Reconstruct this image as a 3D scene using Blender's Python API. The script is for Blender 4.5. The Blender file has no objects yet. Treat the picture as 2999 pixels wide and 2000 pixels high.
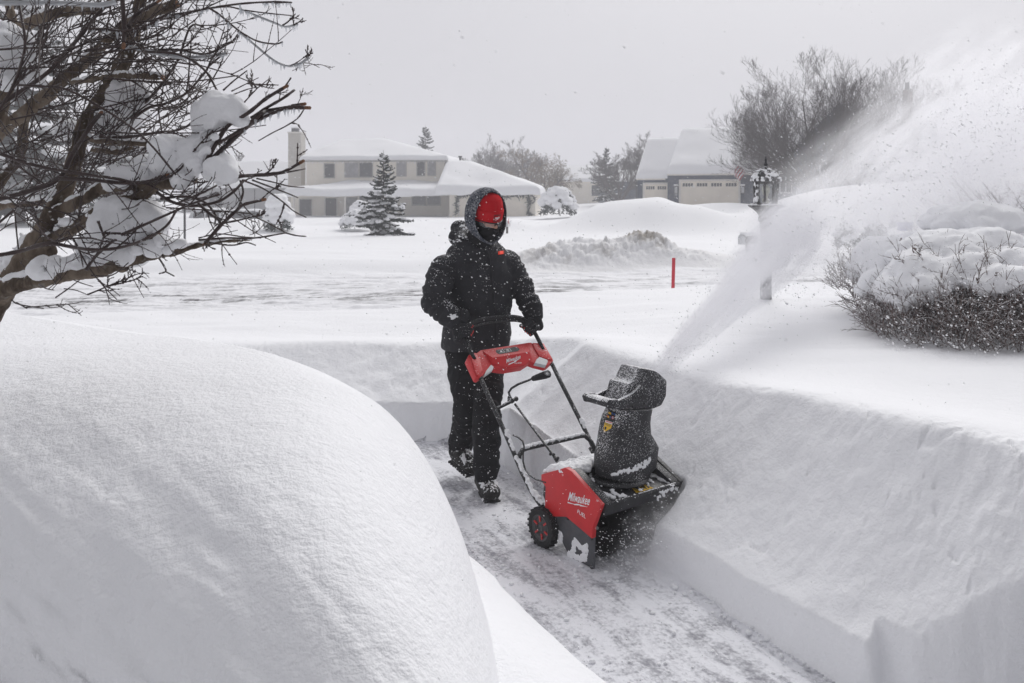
import bpy, bmesh, math, random
import numpy as np
from mathutils import Vector, Matrix

random.seed(11)
rng = np.random.default_rng(11)
SC = bpy.context.scene
COL = SC.collection

# ---------------------------------------------------------------- camera model
CAM_Z = 1.8
F, CX, V0 = 2498.0, 1499.5, 562.3     # focal length, centre and horizon in photo pixels


def at(x, y, Y):
    """World point seen at photo pixel (x, y) at distance Y."""
    return Vector(((x - CX) / F * Y, Y, CAM_Z - (y - V0) / F * Y))


def gnd(x, y, z=0.0):
    """World point at height z seen at photo pixel (x, y)."""
    return at(x, y, (CAM_Z - z) * F / (y - V0))


# ---------------------------------------------------------------- tagging
def tag(o, label=None, cat=None, group=None, kind=None):
    if label: o['label'] = label
    if cat: o['category'] = cat
    if group: o['group'] = group
    if kind: o['kind'] = kind
    return o


def thing(name, loc, label, cat, group=None):
    o = bpy.data.objects.new(name, None)
    COL.objects.link(o)
    o.location = loc
    o.empty_display_size = 0.2
    return tag(o, label, cat, group)


def origin_of(o):
    v = Vector((0, 0, 0))
    while o is not None:
        v += o.location
        o = o.parent
    return v


def copy_tree(o, parent=None):
    c = o.copy()
    COL.objects.link(c)
    c.parent = parent
    for ch in list(o.children):
        copy_tree(ch, c)
    return c


# ---------------------------------------------------------------- mesh builder
class MB:
    def __init__(self):
        self.v, self.f, self.m, self.s = [], [], [], []

    def add(self, verts, faces, m=0, smooth=True):
        n = len(self.v)
        self.v += [tuple(p) for p in verts]
        for f in faces:
            self.f.append(tuple(i + n for i in f))
            self.m.append(m)
            self.s.append(smooth)
        return self

    def box(self, lo, hi, m=0):
        x0, y0, z0 = lo
        x1, y1, z1 = hi
        v = [(x0, y0, z0), (x1, y0, z0), (x1, y1, z0), (x0, y1, z0), (x0, y0, z1), (x1, y0, z1), (x1, y1, z1), (x0, y1, z1)]
        f = [(0, 3, 2, 1), (4, 5, 6, 7), (0, 1, 5, 4), (1, 2, 6, 5), (2, 3, 7, 6), (3, 0, 4, 7)]
        return self.add(v, f, m, False)

    def hexa(self, p, m=0):
        """Eight corners: bottom loop then top loop."""
        f = [(3, 2, 1, 0), (4, 5, 6, 7), (0, 1, 5, 4), (1, 2, 6, 5), (2, 3, 7, 6), (3, 0, 4, 7)]
        return self.add(p, f, m, False)

    def prism(self, outline, fn0, fn1, m=0):
        """Outline of 2-D points, fn0/fn1 map a 2-D point to its two 3-D ends."""
        n = len(outline)
        v = [fn0(p) for p in outline] + [fn1(p) for p in outline]
        f = [tuple(range(n - 1, -1, -1)), tuple(range(n, 2 * n))]
        f += [(i, (i + 1) % n, n + (i + 1) % n, n + i) for i in range(n)]
        return self.add(v, f, m, False)

    def tube(self, pts, rad, n=8, m=0, smooth=True, cap=True):
        pts = [Vector(p) for p in pts]
        k = len(pts)
        if not hasattr(rad, '__len__'): rad = [rad] * k
        v, f = [], []
        up = None
        for i, p in enumerate(pts):
            d = (pts[min(i + 1, k - 1)] - pts[max(i - 1, 0)])
            d = d.normalized() if d.length > 1e-9 else Vector((0, 0, 1))
            if up is None:
                up = Vector((0, 0, 1)) if abs(d.z) < 0.9 else Vector((1, 0, 0))
            a = d.cross(up)
            if a.length < 1e-6: a = d.cross(Vector((1, 0.3, 0.2)))
            a.normalize()
            b = a.cross(d)
            up = b
            for j in range(n):
                t = 2 * math.pi * j / n
                v.append(p + (a * math.cos(t) + b * math.sin(t)) * rad[i])
        for i in range(k - 1):
            for j in range(n):
                j2 = (j + 1) % n
                f.append((i * n + j, i * n + j2, (i + 1) * n + j2, (i + 1) * n + j))
        if cap:
            f.append(tuple(range(n - 1, -1, -1)))
            f.append(tuple((k - 1) * n + j for j in range(n)))
        return self.add(v, f, m, smooth)

    def loft(self, rings, m=0, smooth=True, cap=True, closed=True):
        n = len(rings[0])
        v = [p for r in rings for p in r]
        f = []
        for i in range(len(rings) - 1):
            for j in range(n if closed else n - 1):
                j2 = (j + 1) % n
                f.append((i * n + j, i * n + j2, (i + 1) * n + j2, (i + 1) * n + j))
        if cap:
            f.append(tuple(range(n - 1, -1, -1)))
            f.append(tuple((len(rings) - 1) * n + j for j in range(n)))
        return self.add(v, f, m, smooth)

    def lathe(self, base, prof, n=16, m=0, smooth=True, phase=0.0, axis=None, ref=None, cap=True):
        """prof: (radius, height) pairs along axis (default z)."""
        base = Vector(base)
        ax = Vector(axis).normalized() if axis else Vector((0, 0, 1))
        rf = Vector(ref) if ref else (Vector((1, 0, 0)) if abs(ax.x) < 0.9 else Vector((0, 1, 0)))
        e1 = (rf - ax * rf.dot(ax)).normalized()
        e2 = ax.cross(e1)
        rings = []
        for r, hh in prof:
            rings.append([base + ax * hh + (e1 * math.cos(2 * math.pi * j / n + phase) + e2 * math.sin(2 * math.pi * j / n + phase)) * r for j in range(n)])
        return self.loft(rings, m, smooth, cap)

    def ell(self, c, r, nu=16, nv=10, m=0, basis=None):
        c = Vector(c)
        if not hasattr(r, '__len__'): r = (r, r, r)
        e = basis or (Vector((1, 0, 0)), Vector((0, 1, 0)), Vector((0, 0, 1)))
        v = [c - e[2] * r[2]]
        for i in range(1, nv):
            ph = -math.pi / 2 + math.pi * i / nv
            for j in range(nu):
                th = 2 * math.pi * j / nu
                v.append(c + e[0] * r[0] * math.cos(ph) * math.cos(th) + e[1] * r[1] * math.cos(ph) * math.sin(th) + e[2] * r[2] * math.sin(ph))
        v.append(c + e[2] * r[2])
        f = [(0, 1 + (j + 1) % nu, 1 + j) for j in range(nu)]
        for i in range(nv - 2):
            for j in range(nu):
                a = 1 + i * nu + j
                b = 1 + i * nu + (j + 1) % nu
                f.append((a, b, b + nu, a + nu))
        L = len(v) - 1
        o = 1 + (nv - 2) * nu
        f += [(o + j, o + (j + 1) % nu, L) for j in range(nu)]
        return self.add(v, f, m, True)

    def capsule(self, p0, p1, r0, r1, n=12):
        p0, p1 = Vector(p0), Vector(p1)
        d = (p1 - p0)
        L = d.length
        d = d.normalized()
        pts, rad = [], []
        for k in range(5):
            a = math.pi / 2 * k / 4
            pts.append(p0 - d * r0 * math.cos(a)); rad.append(max(r0 * math.sin(a), r0 * 0.04))
        for k in range(5):
            a = math.pi / 2 * k / 4
            pts.append(p1 + d * r1 * math.sin(a)); rad.append(max(r1 * math.cos(a), r1 * 0.04))
        return self.tube(pts, rad, n)

    def mesh(self, name, mats, off=Vector((0, 0, 0))):
        me = bpy.data.meshes.new(name)
        v = np.array(self.v, dtype=np.float64) - np.array(off)
        me.from_pydata(v.tolist(), [], self.f)
        for mt in (mats if isinstance(mats, (list, tuple)) else [mats]):
            me.materials.append(mt)
        me.polygons.foreach_set('material_index', self.m)
        me.polygons.foreach_set('use_smooth', self.s)
        me.update()
        return me

    def build(self, name, mats, parent=None, bevel=0.0, auto=None, label=None):
        off = origin_of(parent)
        me = self.mesh(name, mats, off)
        bm = bmesh.new(); bm.from_mesh(me)
        bmesh.ops.recalc_face_normals(bm, faces=bm.faces)
        if bevel > 0:
            ed = [e for e in bm.edges if len(e.link_faces) == 2 and e.calc_face_angle(0) > math.radians(25)]
            bmesh.ops.bevel(bm, geom=ed, offset=bevel, segments=2, profile=0.6, affect='EDGES', clamp_overlap=True)
        bm.to_mesh(me); bm.free()
        if auto: me.set_sharp_from_angle(angle=math.radians(auto))
        return link(name, me, parent, label)


LOOSE = {'caked_snow', 'clinging_snow', 'snow_ridge', 'snow_load', 'blown_snow', 'heaped_snow', 'twigs', 'stems', 'foliage', 'cut_ends'}


def link(name, me, parent=None, label=None):
    o = bpy.data.objects.new(name, me)
    COL.objects.link(o)
    if parent is not None: o.parent = parent
    if label: o['label'] = label
    if parent is not None and name in LOOSE: o['kind'] = 'stuff'
    return o


def remesh(mb, voxel, smooth=4, fn=None, post=0):
    """Voxel-union of overlapping closed pieces -> numpy verts/faces, smoothed; fn(verts, normals) moves the vertices."""
    me = mb.mesh('tmp', [])
    ob = bpy.data.objects.new('tmp', me)
    COL.objects.link(ob)
    md = ob.modifiers.new('r', 'REMESH'); md.mode = 'VOXEL'; md.voxel_size = voxel
    if smooth:
        ms = ob.modifiers.new('s', 'SMOOTH'); ms.factor = 0.5; ms.iterations = smooth
    dg = bpy.context.evaluated_depsgraph_get()
    m2 = bpy.data.meshes.new_from_object(ob.evaluated_get(dg))
    bpy.data.objects.remove(ob); bpy.data.meshes.remove(me)
    n = len(m2.vertices)
    co = np.empty(n * 3); m2.vertices.foreach_get('co', co); co = co.reshape(-1, 3)
    if fn is not None:
        no = np.empty(n * 3); m2.vertex_normals.foreach_get('vector', no); no = no.reshape(-1, 3)
        co = fn(co, no)
        m2.vertices.foreach_set('co', co.ravel())
    m2.polygons.foreach_set('use_smooth', [True] * len(m2.polygons))
    m2.update()
    return m2


def put(name, me, mats, parent=None, label=None):
    off = np.array(origin_of(parent))
    n = len(me.vertices)
    co = np.empty(n * 3); me.vertices.foreach_get('co', co)
    me.vertices.foreach_set('co', (co.reshape(-1, 3) - off).ravel())
    me.materials.clear()
    for mt in (mats if isinstance(mats, (list, tuple)) else [mats]):
        me.materials.append(mt)
    me.update()
    me.name = name
    return link(name, me, parent, label)


def bezier(p, n=6):
    """Catmull-Rom through the points."""
    p = [Vector(q) for q in p]; out = []
    for i in range(len(p) - 1):
        a, b, c, d = p[max(i - 1, 0)], p[i], p[i + 1], p[min(i + 2, len(p) - 1)]
        for k in range(n):
            t = k / n
            out.append(0.5 * ((2 * b) + (c - a) * t + (2 * a - 5 * b + 4 * c - d) * t * t + (3 * b - a - 3 * c + d) * t ** 3))
    return out + [p[-1]]


# ---------------------------------------------------------------- numpy noise
def _hash(ix, iy, iz, seed):
    h = (ix * 374761393 + iy * 668265263 + iz * 2147483647 + seed * 144665) & 0xffffffff
    h = ((h ^ (h >> 13)) * 1274126177) & 0xffffffff
    h = ((h ^ (h >> 15)) * 2246822519) & 0xffffffff
    return ((h ^ (h >> 16)) & 0xffffff) / float(0xffffff)


def vnoise(x, y, seed=0):
    ix = np.floor(x).astype(np.int64); iy = np.floor(y).astype(np.int64)
    fx = x - ix; fy = y - iy
    fx = fx * fx * fx * (fx * (fx * 6 - 15) + 10); fy = fy * fy * fy * (fy * (fy * 6 - 15) + 10)
    z = np.zeros_like(ix)
    a = _hash(ix, iy, z, seed); b = _hash(ix + 1, iy, z, seed); c = _hash(ix, iy + 1, z, seed); d = _hash(ix + 1, iy + 1, z, seed)
    return (a * (1 - fx) + b * fx) * (1 - fy) + (c * (1 - fx) + d * fx) * fy


def vnoise3(x, y, z, seed=0):
    ix = np.floor(x).astype(np.int64); iy = np.floor(y).astype(np.int64); iz = np.floor(z).astype(np.int64)
    fx, fy, fz = x - ix, y - iy, z - iz
    fx = fx * fx * (3 - 2 * fx); fy = fy * fy * (3 - 2 * fy); fz = fz * fz * (3 - 2 * fz)
    out = 0
    for dx in (0, 1):
        for dy in (0, 1):
            for dz in (0, 1):
                w = (fx if dx else 1 - fx) * (fy if dy else 1 - fy) * (fz if dz else 1 - fz)
                out = out + w * _hash(ix + dx, iy + dy, iz + dz, seed)
    return out


def fbm(x, y, octs=4, seed=0, gain=0.5):
    s, a, t = 0, 1.0, 0
    for o in range(octs):
        s = s + a * (vnoise(x, y, seed + o * 17) - 0.5); t += a
        x = x * 2.03 + 11.3; y = y * 2.03 - 7.1; a *= gain
    return s / t * 2


def fbm3(p, octs=3, seed=0):
    s, a, t = 0, 1.0, 0
    x, y, z = p[:, 0], p[:, 1], p[:, 2]
    for o in range(octs):
        s = s + a * (vnoise3(x, y, z, seed + o * 13) - 0.5); t += a
        x = x * 2.03 + 3.3; y = y * 2.03 - 7.1; z = z * 2.03 + 5.2; a *= 0.5
    return s / t * 2


def sst(a, b, x):
    t = np.clip((x - a) / (b - a), 0, 1)
    return t * t * (3 - 2 * t)


# ---------------------------------------------------------------- materials
class NT:
    def __init__(self, name):
        self.mat = bpy.data.materials.new(name)
        self.mat.use_nodes = True
        self.t = self.mat.node_tree
        self.b = self.t.nodes['Principled BSDF']
        self.out = self.t.nodes['Material Output']
        self.co = None

    def n(self, typ, **kw):
        nd = self.t.nodes.new(typ)
        for k, v in kw.items():
            if k in nd.inputs: nd.inputs[k].default_value = v
            else: setattr(nd, k, v)
        return nd

    def l(self, a, b): self.t.links.new(a, b)

    def obj(self, scale=None):
        if self.co is None: self.co = self.n('ShaderNodeTexCoord')
        o = self.co.outputs['Object']
        if scale is not None:
            mp = self.n('ShaderNodeMapping'); mp.inputs['Scale'].default_value = scale
            self.l(o, mp.inputs['Vector']); o = mp.outputs['Vector']
        return o

    def noise(self, scale, detail=3, rough=0.55, stretch=None, dist=0.0):
        nd = self.n('ShaderNodeTexNoise')
        nd.inputs['Scale'].default_value = scale; nd.inputs['Detail'].default_value = detail
        nd.inputs['Roughness'].default_value = rough; nd.inputs['Distortion'].default_value = dist
        self.l(self.obj(stretch), nd.inputs['Vector'])
        return nd.outputs['Fac']

    def ramp(self, src, a, b, lo=0.0, hi=1.0):
        nd = self.n('ShaderNodeMapRange'); nd.interpolation_type = 'SMOOTHSTEP'
        for k, v in zip(('From Min', 'From Max', 'To Min', 'To Max'), (a, b, lo, hi)): nd.inputs[k].default_value = v
        self.l(src, nd.inputs['Value'])
        return nd.outputs['Result']

    def math(self, op, a, b=None, c=None):
        nd = self.n('ShaderNodeMath', operation=op)
        for i, s in enumerate((a, b, c)):
            if s is None: continue
            if isinstance(s, (int, float)): nd.inputs[i].default_value = s
            else: self.l(s, nd.inputs[i])
        return nd.outputs[0]

    def mix(self, fac, a, b):
        nd = self.n('ShaderNodeMix', data_type='RGBA')
        for i, s in ((0, fac), (6, a), (7, b)):
            if isinstance(s, (int, float)): nd.inputs[i].default_value = s
            elif isinstance(s, (tuple, list)): nd.inputs[i].default_value = (*s[:3], 1)
            else: self.l(s, nd.inputs[i])
        return nd.outputs[2]

    def attr(self, name):
        nd = self.n('ShaderNodeAttribute', attribute_name=name)
        return nd.outputs['Fac']

    def upz(self):
        g = self.n('ShaderNodeNewGeometry'); s = self.n('ShaderNodeSeparateXYZ')
        self.l(g.outputs['Normal'], s.inputs[0]); return s.outputs['Z']

    def color(self, c):
        if isinstance(c, (tuple, list)): self.b.inputs['Base Color'].default_value = (*c[:3], 1)
        else: self.l(c, self.b.inputs['Base Color'])
        return self

    def rough(self, r):
        if isinstance(r, (int, float)): self.b.inputs['Roughness'].default_value = r
        else: self.l(r, self.b.inputs['Roughness'])
        return self

    def bump(self, src, strength=0.3, dist=0.01):
        nd = self.n('ShaderNodeBump'); nd.inputs['Strength'].default_value = strength; nd.inputs['Distance'].default_value = dist
        self.l(src, nd.inputs['Height'])
        self.l(nd.outputs['Normal'], self.b.inputs['Normal'])
        return self

    def spec(self, v):
        self.b.inputs['Specular IOR Level'].default_value = v
        return self


SNOW = (0.90, 0.905, 0.925)


def m_plain(name, col, rough=0.6, spec=0.5, vary=0.0, vs=8.0, metal=0.0):
    m = NT(name)
    if vary:
        f = m.ramp(m.noise(vs, 4), 0.3, 0.7)
        m.color(m.mix(f, tuple(c * (1 - vary) for c in col), tuple(min(1, c * (1 + vary)) for c in col)))
    else: m.color(col)
    m.rough(rough).spec(spec)
    m.b.inputs['Metallic'].default_value = metal
    return m.mat


def m_dusted(name, col, rough=0.6, specks=0.62, fine=90.0, up=0.25, big=9.0, bump=0.0, bumpscale=60, spec=0.4, vary=0.15, upbias=0.0, metal=0.0, amt=0.92, soft=0.09):
    """A material with powder snow clinging to it: fine specks everywhere, more on faces turned up."""
    m = NT(name)
    f1 = m.noise(fine, 3, 0.6)
    f2 = m.noise(big, 4, 0.65)
    u = m.math('MAXIMUM', m.upz(), 0.0)
    s = m.math('ADD', f1, m.math('MULTIPLY', u, up))
    s = m.math('ADD', s, m.math('MULTIPLY', m.math('SUBTRACT', f2, 0.5), 0.35))
    s = m.math('ADD', s, upbias)
    k = m.ramp(s, specks, specks + soft)
    c = m.mix(m.ramp(m.noise(big * 2.2, 4), 0.3, 0.7), tuple(x * (1 - vary) for x in col), tuple(min(1, x * (1 + vary)) for x in col))
    m.color(m.mix(m.math('MULTIPLY', k, amt), c, SNOW))
    m.rough(m.ramp(k, 0, 1, rough, 0.8)).spec(spec)
    m.b.inputs['Metallic'].default_value = metal
    if bump: m.bump(m.math('ADD', m.noise(bumpscale, 3), k), bump, 0.004)
    return m.mat


def m_snow(name, grain=140.0, gs=0.25, lumps=12.0, ls=0.25, col=SNOW, stretch=None, dist=0.03):
    m = NT(name)
    n1 = m.noise(grain, 3, 0.7)
    n2 = m.noise(lumps, 5, 0.6, stretch=stretch)
    m.color(col).rough(0.75).spec(0.25)
    m.bump(m.math('ADD', m.math('MULTIPLY', n1, gs), m.math('MULTIPLY', n2, ls)), 0.5, dist)
    return m.mat
# ---------------------------------------------------------------- camera, sky, sun
cam_d = bpy.data.cameras.new('camera')
cam = bpy.data.objects.new('camera', cam_d)
COL.objects.link(cam)
cam.location = (0, 0, CAM_Z)
cam.rotation_euler = (math.radians(90), 0, 0)
cam_d.sensor_width = 36
cam_d.lens = F / 2999 * 36
cam_d.shift_y = (V0 - 1000) / 2999
cam_d.clip_start = 0.05
cam_d.clip_end = 2000
cam_d.dof.use_dof = True
cam_d.dof.focus_distance = 4.6
cam_d.dof.aperture_fstop = 5.6
SC.camera = cam

SUN_EL, SUN_AZ = math.radians(42), math.radians(25)      # veiled sun high behind the houses, a little to the right
w = bpy.data.worlds.new('World')
SC.world = w
w.use_nodes = True
wt = w.node_tree
bg = wt.nodes['Background']
sky = wt.nodes.new('ShaderNodeTexSky')
sky.sky_type = 'NISHITA'
sky.sun_disc = False
sky.sun_elevation = SUN_EL
sky.sun_rotation = SUN_AZ
sky.air_density = 1.0
sky.dust_density = 8.0
# overcast: the blue sky is veiled by a pale cloud layer that is brighter overhead than at the horizon
tc = wt.nodes.new('ShaderNodeTexCoord')
sx = wt.nodes.new('ShaderNodeSeparateXYZ')
wt.links.new(tc.outputs['Generated'], sx.inputs[0])
rp = wt.nodes.new('ShaderNodeValToRGB')
rp.color_ramp.elements[0].position = 0.0
rp.color_ramp.elements[0].color = (0.60, 0.595, 0.635, 1)
rp.color_ramp.elements[1].position = 1.0
rp.color_ramp.elements[1].color = (0.86, 0.86, 0.91, 1)
e = rp.color_ramp.elements.new(0.35); e.color = (0.655, 0.65, 0.69, 1)
wt.links.new(sx.outputs['Z'], rp.inputs[0])
hs = wt.nodes.new('ShaderNodeHueSaturation'); hs.inputs['Saturation'].default_value = 0.12; hs.inputs['Value'].default_value = 0.10
wt.links.new(sky.outputs[0], hs.inputs['Color'])
cl = wt.nodes.new('ShaderNodeTexNoise'); cl.inputs['Scale'].default_value = 1.6; cl.inputs['Detail'].default_value = 3
wt.links.new(tc.outputs['Generated'], cl.inputs['Vector'])
mr = wt.nodes.new('ShaderNodeMapRange')
for k, v in zip(('From Min', 'From Max', 'To Min', 'To Max'), (0.3, 0.7, 0.97, 1.03)): mr.inputs[k].default_value = v
wt.links.new(cl.outputs['Fac'], mr.inputs['Value'])
vm = wt.nodes.new('ShaderNodeVectorMath'); vm.operation = 'SCALE'
wt.links.new(rp.outputs[0], vm.inputs[0]); wt.links.new(mr.outputs[0], vm.inputs['Scale'])
# the storm sky is brighter on the side of the sun and dull behind the camera
mb = wt.nodes.new('ShaderNodeMapRange'); mb.interpolation_type = 'SMOOTHSTEP'
for k, v in zip(('From Min', 'From Max', 'To Min', 'To Max'), (-0.8, 0.85, 0.36, 1.0)): mb.inputs[k].default_value = v
wt.links.new(sx.outputs['Y'], mb.inputs['Value'])
v2 = wt.nodes.new('ShaderNodeVectorMath'); v2.operation = 'SCALE'
wt.links.new(vm.outputs[0], v2.inputs[0]); wt.links.new(mb.outputs[0], v2.inputs['Scale'])
mx = wt.nodes.new('ShaderNodeMix'); mx.data_type = 'RGBA'; mx.inputs[0].default_value = 0.88
wt.links.new(hs.outputs[0], mx.inputs[6]); wt.links.new(v2.outputs[0], mx.inputs[7])
wt.links.new(mx.outputs[2], bg.inputs['Color'])
bg.inputs['Strength'].default_value = 1.0

sl = bpy.data.lights.new('sun', 'SUN')
sl.energy = 1.7
sl.angle = math.radians(38)
sl.color = (1.0, 0.985, 0.96)
so = bpy.data.objects.new('sun', sl)
COL.objects.link(so)
sd = Vector((math.sin(SUN_AZ) * math.cos(SUN_EL), math.cos(SUN_AZ) * math.cos(SUN_EL), math.sin(SUN_EL)))
so.rotation_euler = sd.to_track_quat('Z', 'Y').to_euler()
so.location = sd * 30

SC.view_settings.view_transform = 'Standard'
SC.view_settings.look = 'None'
SC.view_settings.exposure = 0.06
SC.view_settings.gamma = 1.0
SC.view_settings.use_curve_mapping = False
SC.cycles.max_bounces = 8
SC.cycles.diffuse_bounces = 4
SC.cycles.volume_bounces = 6
SC.cycles.transparent_max_bounces = 12
SC.cycles.volume_step_rate = 2.5
SC.cycles.volume_max_steps = 128
SC.cycles.use_denoising = True
SC.cycles.caustics_reflective = False
SC.cycles.caustics_refractive = False
# ---------------------------------------------------------------- snow-covered ground
PD = np.array([0.447, -0.894])    # direction of the cleared path, towards the camera
PR = np.array([0.894, 0.447])     # across it, to the right
MA = np.array([0.40, 4.05]); MH = np.array([0.6, -0.8]); ML = np.array([0.8, 0.6])   # snow blower frame


def boxsdf(u, v, u0, u1, v0, v1):
    du = np.maximum(u0 - u, u - u1); dv = np.maximum(v0 - v, v - v1)
    return np.minimum(np.maximum(du, dv), 0) + np.hypot(np.maximum(du, 0), np.maximum(dv, 0))


def terrain(x, y):
    """Height, region id and dirt for every point.  Regions: 0 field, 1 path, 2 road, 3 bank, 4 ploughed pile."""
    s = x * PD[0] + y * PD[1]
    t = x * PR[0] + y * PR[1]
    dist = np.hypot(x, y)
    wob = 0.025 * fbm(x * 2.3, y * 2.3, 3, 5)
    # --- open snow beyond the right bank and on the lawns
    lawn = 0.50 + 0.22 * sst(-2.0, 2.5, x) + 0.03 * fbm(x * 0.5, y * 0.5, 3, 9) + 0.05 * fbm(x * .22, y * .22, 2, 19)
    lawn = lawn + 0.015 * fbm(x * 1.2, y * 3.0, 3, 21) * sst(3, 8, dist)
    # --- road
    ye = 10.75 + 0.13 * x + 0.25 * fbm(x * 0.35, y * 0.0, 2, 31)
    yf = ye + 8.4 + 0.5 * fbm(x * 0.3 + 5, y * 0, 2, 33)
    rd = (y > ye) & (y < yf)
    zr = -0.03 + 0.05 * fbm(x * 1.3, y * 5.0, 5, 35, 0.6)
    far = 0.02 - 0.0075 * np.clip(y - 22, 0, 60) + 0.75 * sst(0, 14, x) * sst(30, 60, y) + 0.12 * fbm(x * .12, y * .12, 3, 37) + 0.05 * fbm(x * 0.4, y * 0.7, 3, 39)
    far = far + 0.25 * sst(yf - 0.3, yf + 1.5, y) + 0.0015 * np.clip(y - 90, 0, 400)
    k1 = sst(ye - 0.9, ye + 0.10, y); k2 = sst(yf - 0.5, yf + 0.9, y)
    z = lawn * (1 - k1) + zr * k1
    z = z * (1 - k2) + far * k2
    # --- smooth mound across the road, ploughed pile at the kerb, drifts
    def mound(cx, cy, rx, ry, hh, p=2.0):
        return hh * np.exp(-(np.abs((x - cx) / rx) ** p) - (np.abs((y - cy) / ry) ** p))
    mm = [mound(4.9, 35.5, 2.3, 3.0, 1.30, 3.0), mound(6.7, 35.0, 2.4, 2.8, 1.16, 2.8), mound(9.0, 34.4, 2.6, 2.8, 0.55), mound(3.2, 35.0, 1.6, 2.4, 0.75)]
    z = z + (sum(m_ ** 4 for m_ in mm)) ** 0.25 + mound(6.2, 35.3, 0.45, 0.6, 0.10)
    z = z + mound(-7.0, 41, 2.6, 3, 0.45) + mound(-1.2, 43, 3.5, 3, 0.35) + mound(0.2, 37, 1.0, 1.2, 0.35) + mound(-12.5, 36, 3.5, 2.0, 0.6) + mound(10.5, 44, 4, 4, 0.8) + mound(13.5, 37, 3.6, 3, 1.15) + mound(18.5, 39, 5, 4, 1.5) + mound(24, 38, 5, 4, 1.6)
    pile = mound(2.05, 20.6, 1.1, 0.85, 0.36, 2.2) + mound(3.3, 21.2, 0.62, 0.7, 0.46, 2.4) + mound(0.8, 20.0, 0.9, 0.8, 0.20) + mound(4.4, 20.6, 0.9, 0.7, 0.14)
    lum = np.abs(fbm(x * 3.2, y * 3.2, 5, 43)) * 0.20 + np.abs(fbm(x * 8, y * 8, 3, 44)) * 0.16
    pm = sst(0.03, 0.25, pile)
    z = z + pile + pm * (lum - 0.05)
    # --- path (cleared strip with a bend to the left behind the person) and the cut made by the machine
    left = 1.60 - 0.42 * sst(-3.65, -3.95, s) + wob * 1.3
    right = 2.46 + wob * 0.5 + 0.010 * fbm(x * 11, y * 11, 3, 7)
    c1 = np.maximum(np.maximum(left - t, t - right), -5.35 - s)
    c2 = boxsdf(x, y, -8.0, -0.25, 5.10 + wob, 6.07 + wob + 0.10 * fbm(x * 1.3, y * 0.2, 3, 8) + 0.012 * fbm(x * 12, y * 12, 2, 9)) - 0.08
    am = (x - MA[0]) * MH[0] + (y - MA[1]) * MH[1]
    bm_ = (x - MA[0]) * ML[0] + (y - MA[1]) * ML[1]
    c3 = boxsdf(am, bm_, -1.15, 0.02, -0.05, 0.535)
    c4 = boxsdf(x, y, 0.9, 6.0, -3.0, 2.96 - 0.29 * (x - 1.2) + wob * 2.0 + 0.035 * fbm(x * 5, y * 5, 4, 6) + 0.10 * np.exp(-((x - 1.34) / 0.045) ** 2)) - 0.02
    path = np.minimum(np.minimum(c1, c2), np.minimum(c3, c4))
    main = np.minimum(c1, c2)
    zp = 0.006 * fbm(x * 6, y * 6, 4, 51) + 0.005 * np.abs(fbm(s * 3, t * 16, 3, 53))
    zp = zp + (0.10 + 0.09 * np.abs(fbm(x * 6, y * 6, 4, 55))) * sst(0.15, 0.7, x - 1.0) * sst(2.2, 2.9, y) * (s > -2.6) * sst(2.40, 2.6, t)
    zp = zp - 0.012 * np.exp(-((t - 2.40) / 0.012) ** 2) * (s > -3.4)
    # right bank: low step, a slope of loose snow, a ridge, then the open field
    u = np.maximum(main, 0.0)
    stp = 0.165 + 0.09 * sst(-4.3, -5.4, s) + 0.02 * fbm(s * 2.2, t * 2.2, 3, 57) + 0.15 * sst(2.62, 2.5, t) * sst(-4.1, -4.5, s) * sst(-5.4, -5.0, s)
    ridge = 0.74 + 0.10 * sst(-4.2, -2.2, s) + 0.02 * fbm(s * 1.1, t * 0.5, 2, 59) - 0.16 * sst(-5.2, -6.6, s)
    rw = 0.70 + 0.05 * fbm(s * 1.0, 0 * t, 2, 61)
    up_ = np.clip((u - 0.03) / rw, 0, 1.4)
    prof = up_ ** 1.22; prof = np.where(prof > 0.93, 0.93 + 0.07 * (1 - np.exp(-(prof - 0.93) / 0.07)), prof)
    rb = stp * sst(0.0, 0.055, u) + (ridge - stp) * prof
    rough = 0.4 + 1.0 * sst(1.2, 2.2, x) * sst(4.2, 3.2, y)
    pits = -0.012 * sst(0.86, 0.97, vnoise(s * 24.0 + 5 * vnoise(x * 9, y * 9, 2), t * 15.0 + 5 * vnoise(x * 7, y * 7, 3), 63)) + 0.010 * fbm(s * 9, t * 4, 4, 65) + rough * 0.018 * (np.abs(fbm(x * 17, y * 17, 4, 66)) - 0.1)
    pits = pits + 0.016 * fbm(x * 1.6, y * 1.6, 2, 67)
    rb = rb + pits * sst(0.04, 0.18, u) * sst(rw + 0.25, rw - 0.05, u)
    kf = sst(rw - 0.02, rw + 1.1, u)
    near_right = rb * (1 - kf) + z * kf
    cut = sst(0.0, 0.05, c3) * sst(0.0, 0.09, c4)
    near_right = near_right * cut + zp * (1 - cut)
    # left shelf and the big rounded bank in the foreground
    shelf = 0.16 + 0.10 * sst(1.6, 1.2, t)
    tb = 1.46 - 0.33 * (s + 3.2) + 0.02 * fbm(x * 1.3, y * 1.3, 2, 71)
    tb = np.minimum(tb, 1.5)
    tau = np.clip((tb - t) / 0.95, 0, 1)
    R = (1 - (1 - tau) ** 2.7) ** (1 / 1.5)
    yc = 3.42 + 0.66 * (-0.57 - x)
    wv = y - yc
    near = np.clip(-wv, 0, 4.2)
    top = 0.12 + 0.97 * np.clip(1 - (near / 1.66) ** 3.2, 0, 1) ** (1 / 3.0)
    near = near + (0.040 * fbm(x * 1.5 + 4, top * 8.5 + x * 1.2, 3, 91, 0.6) + 0.007 * fbm(x * 7, top * 12 + x * 2, 2, 93)) * sst(0.75, 1.35, near)
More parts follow.
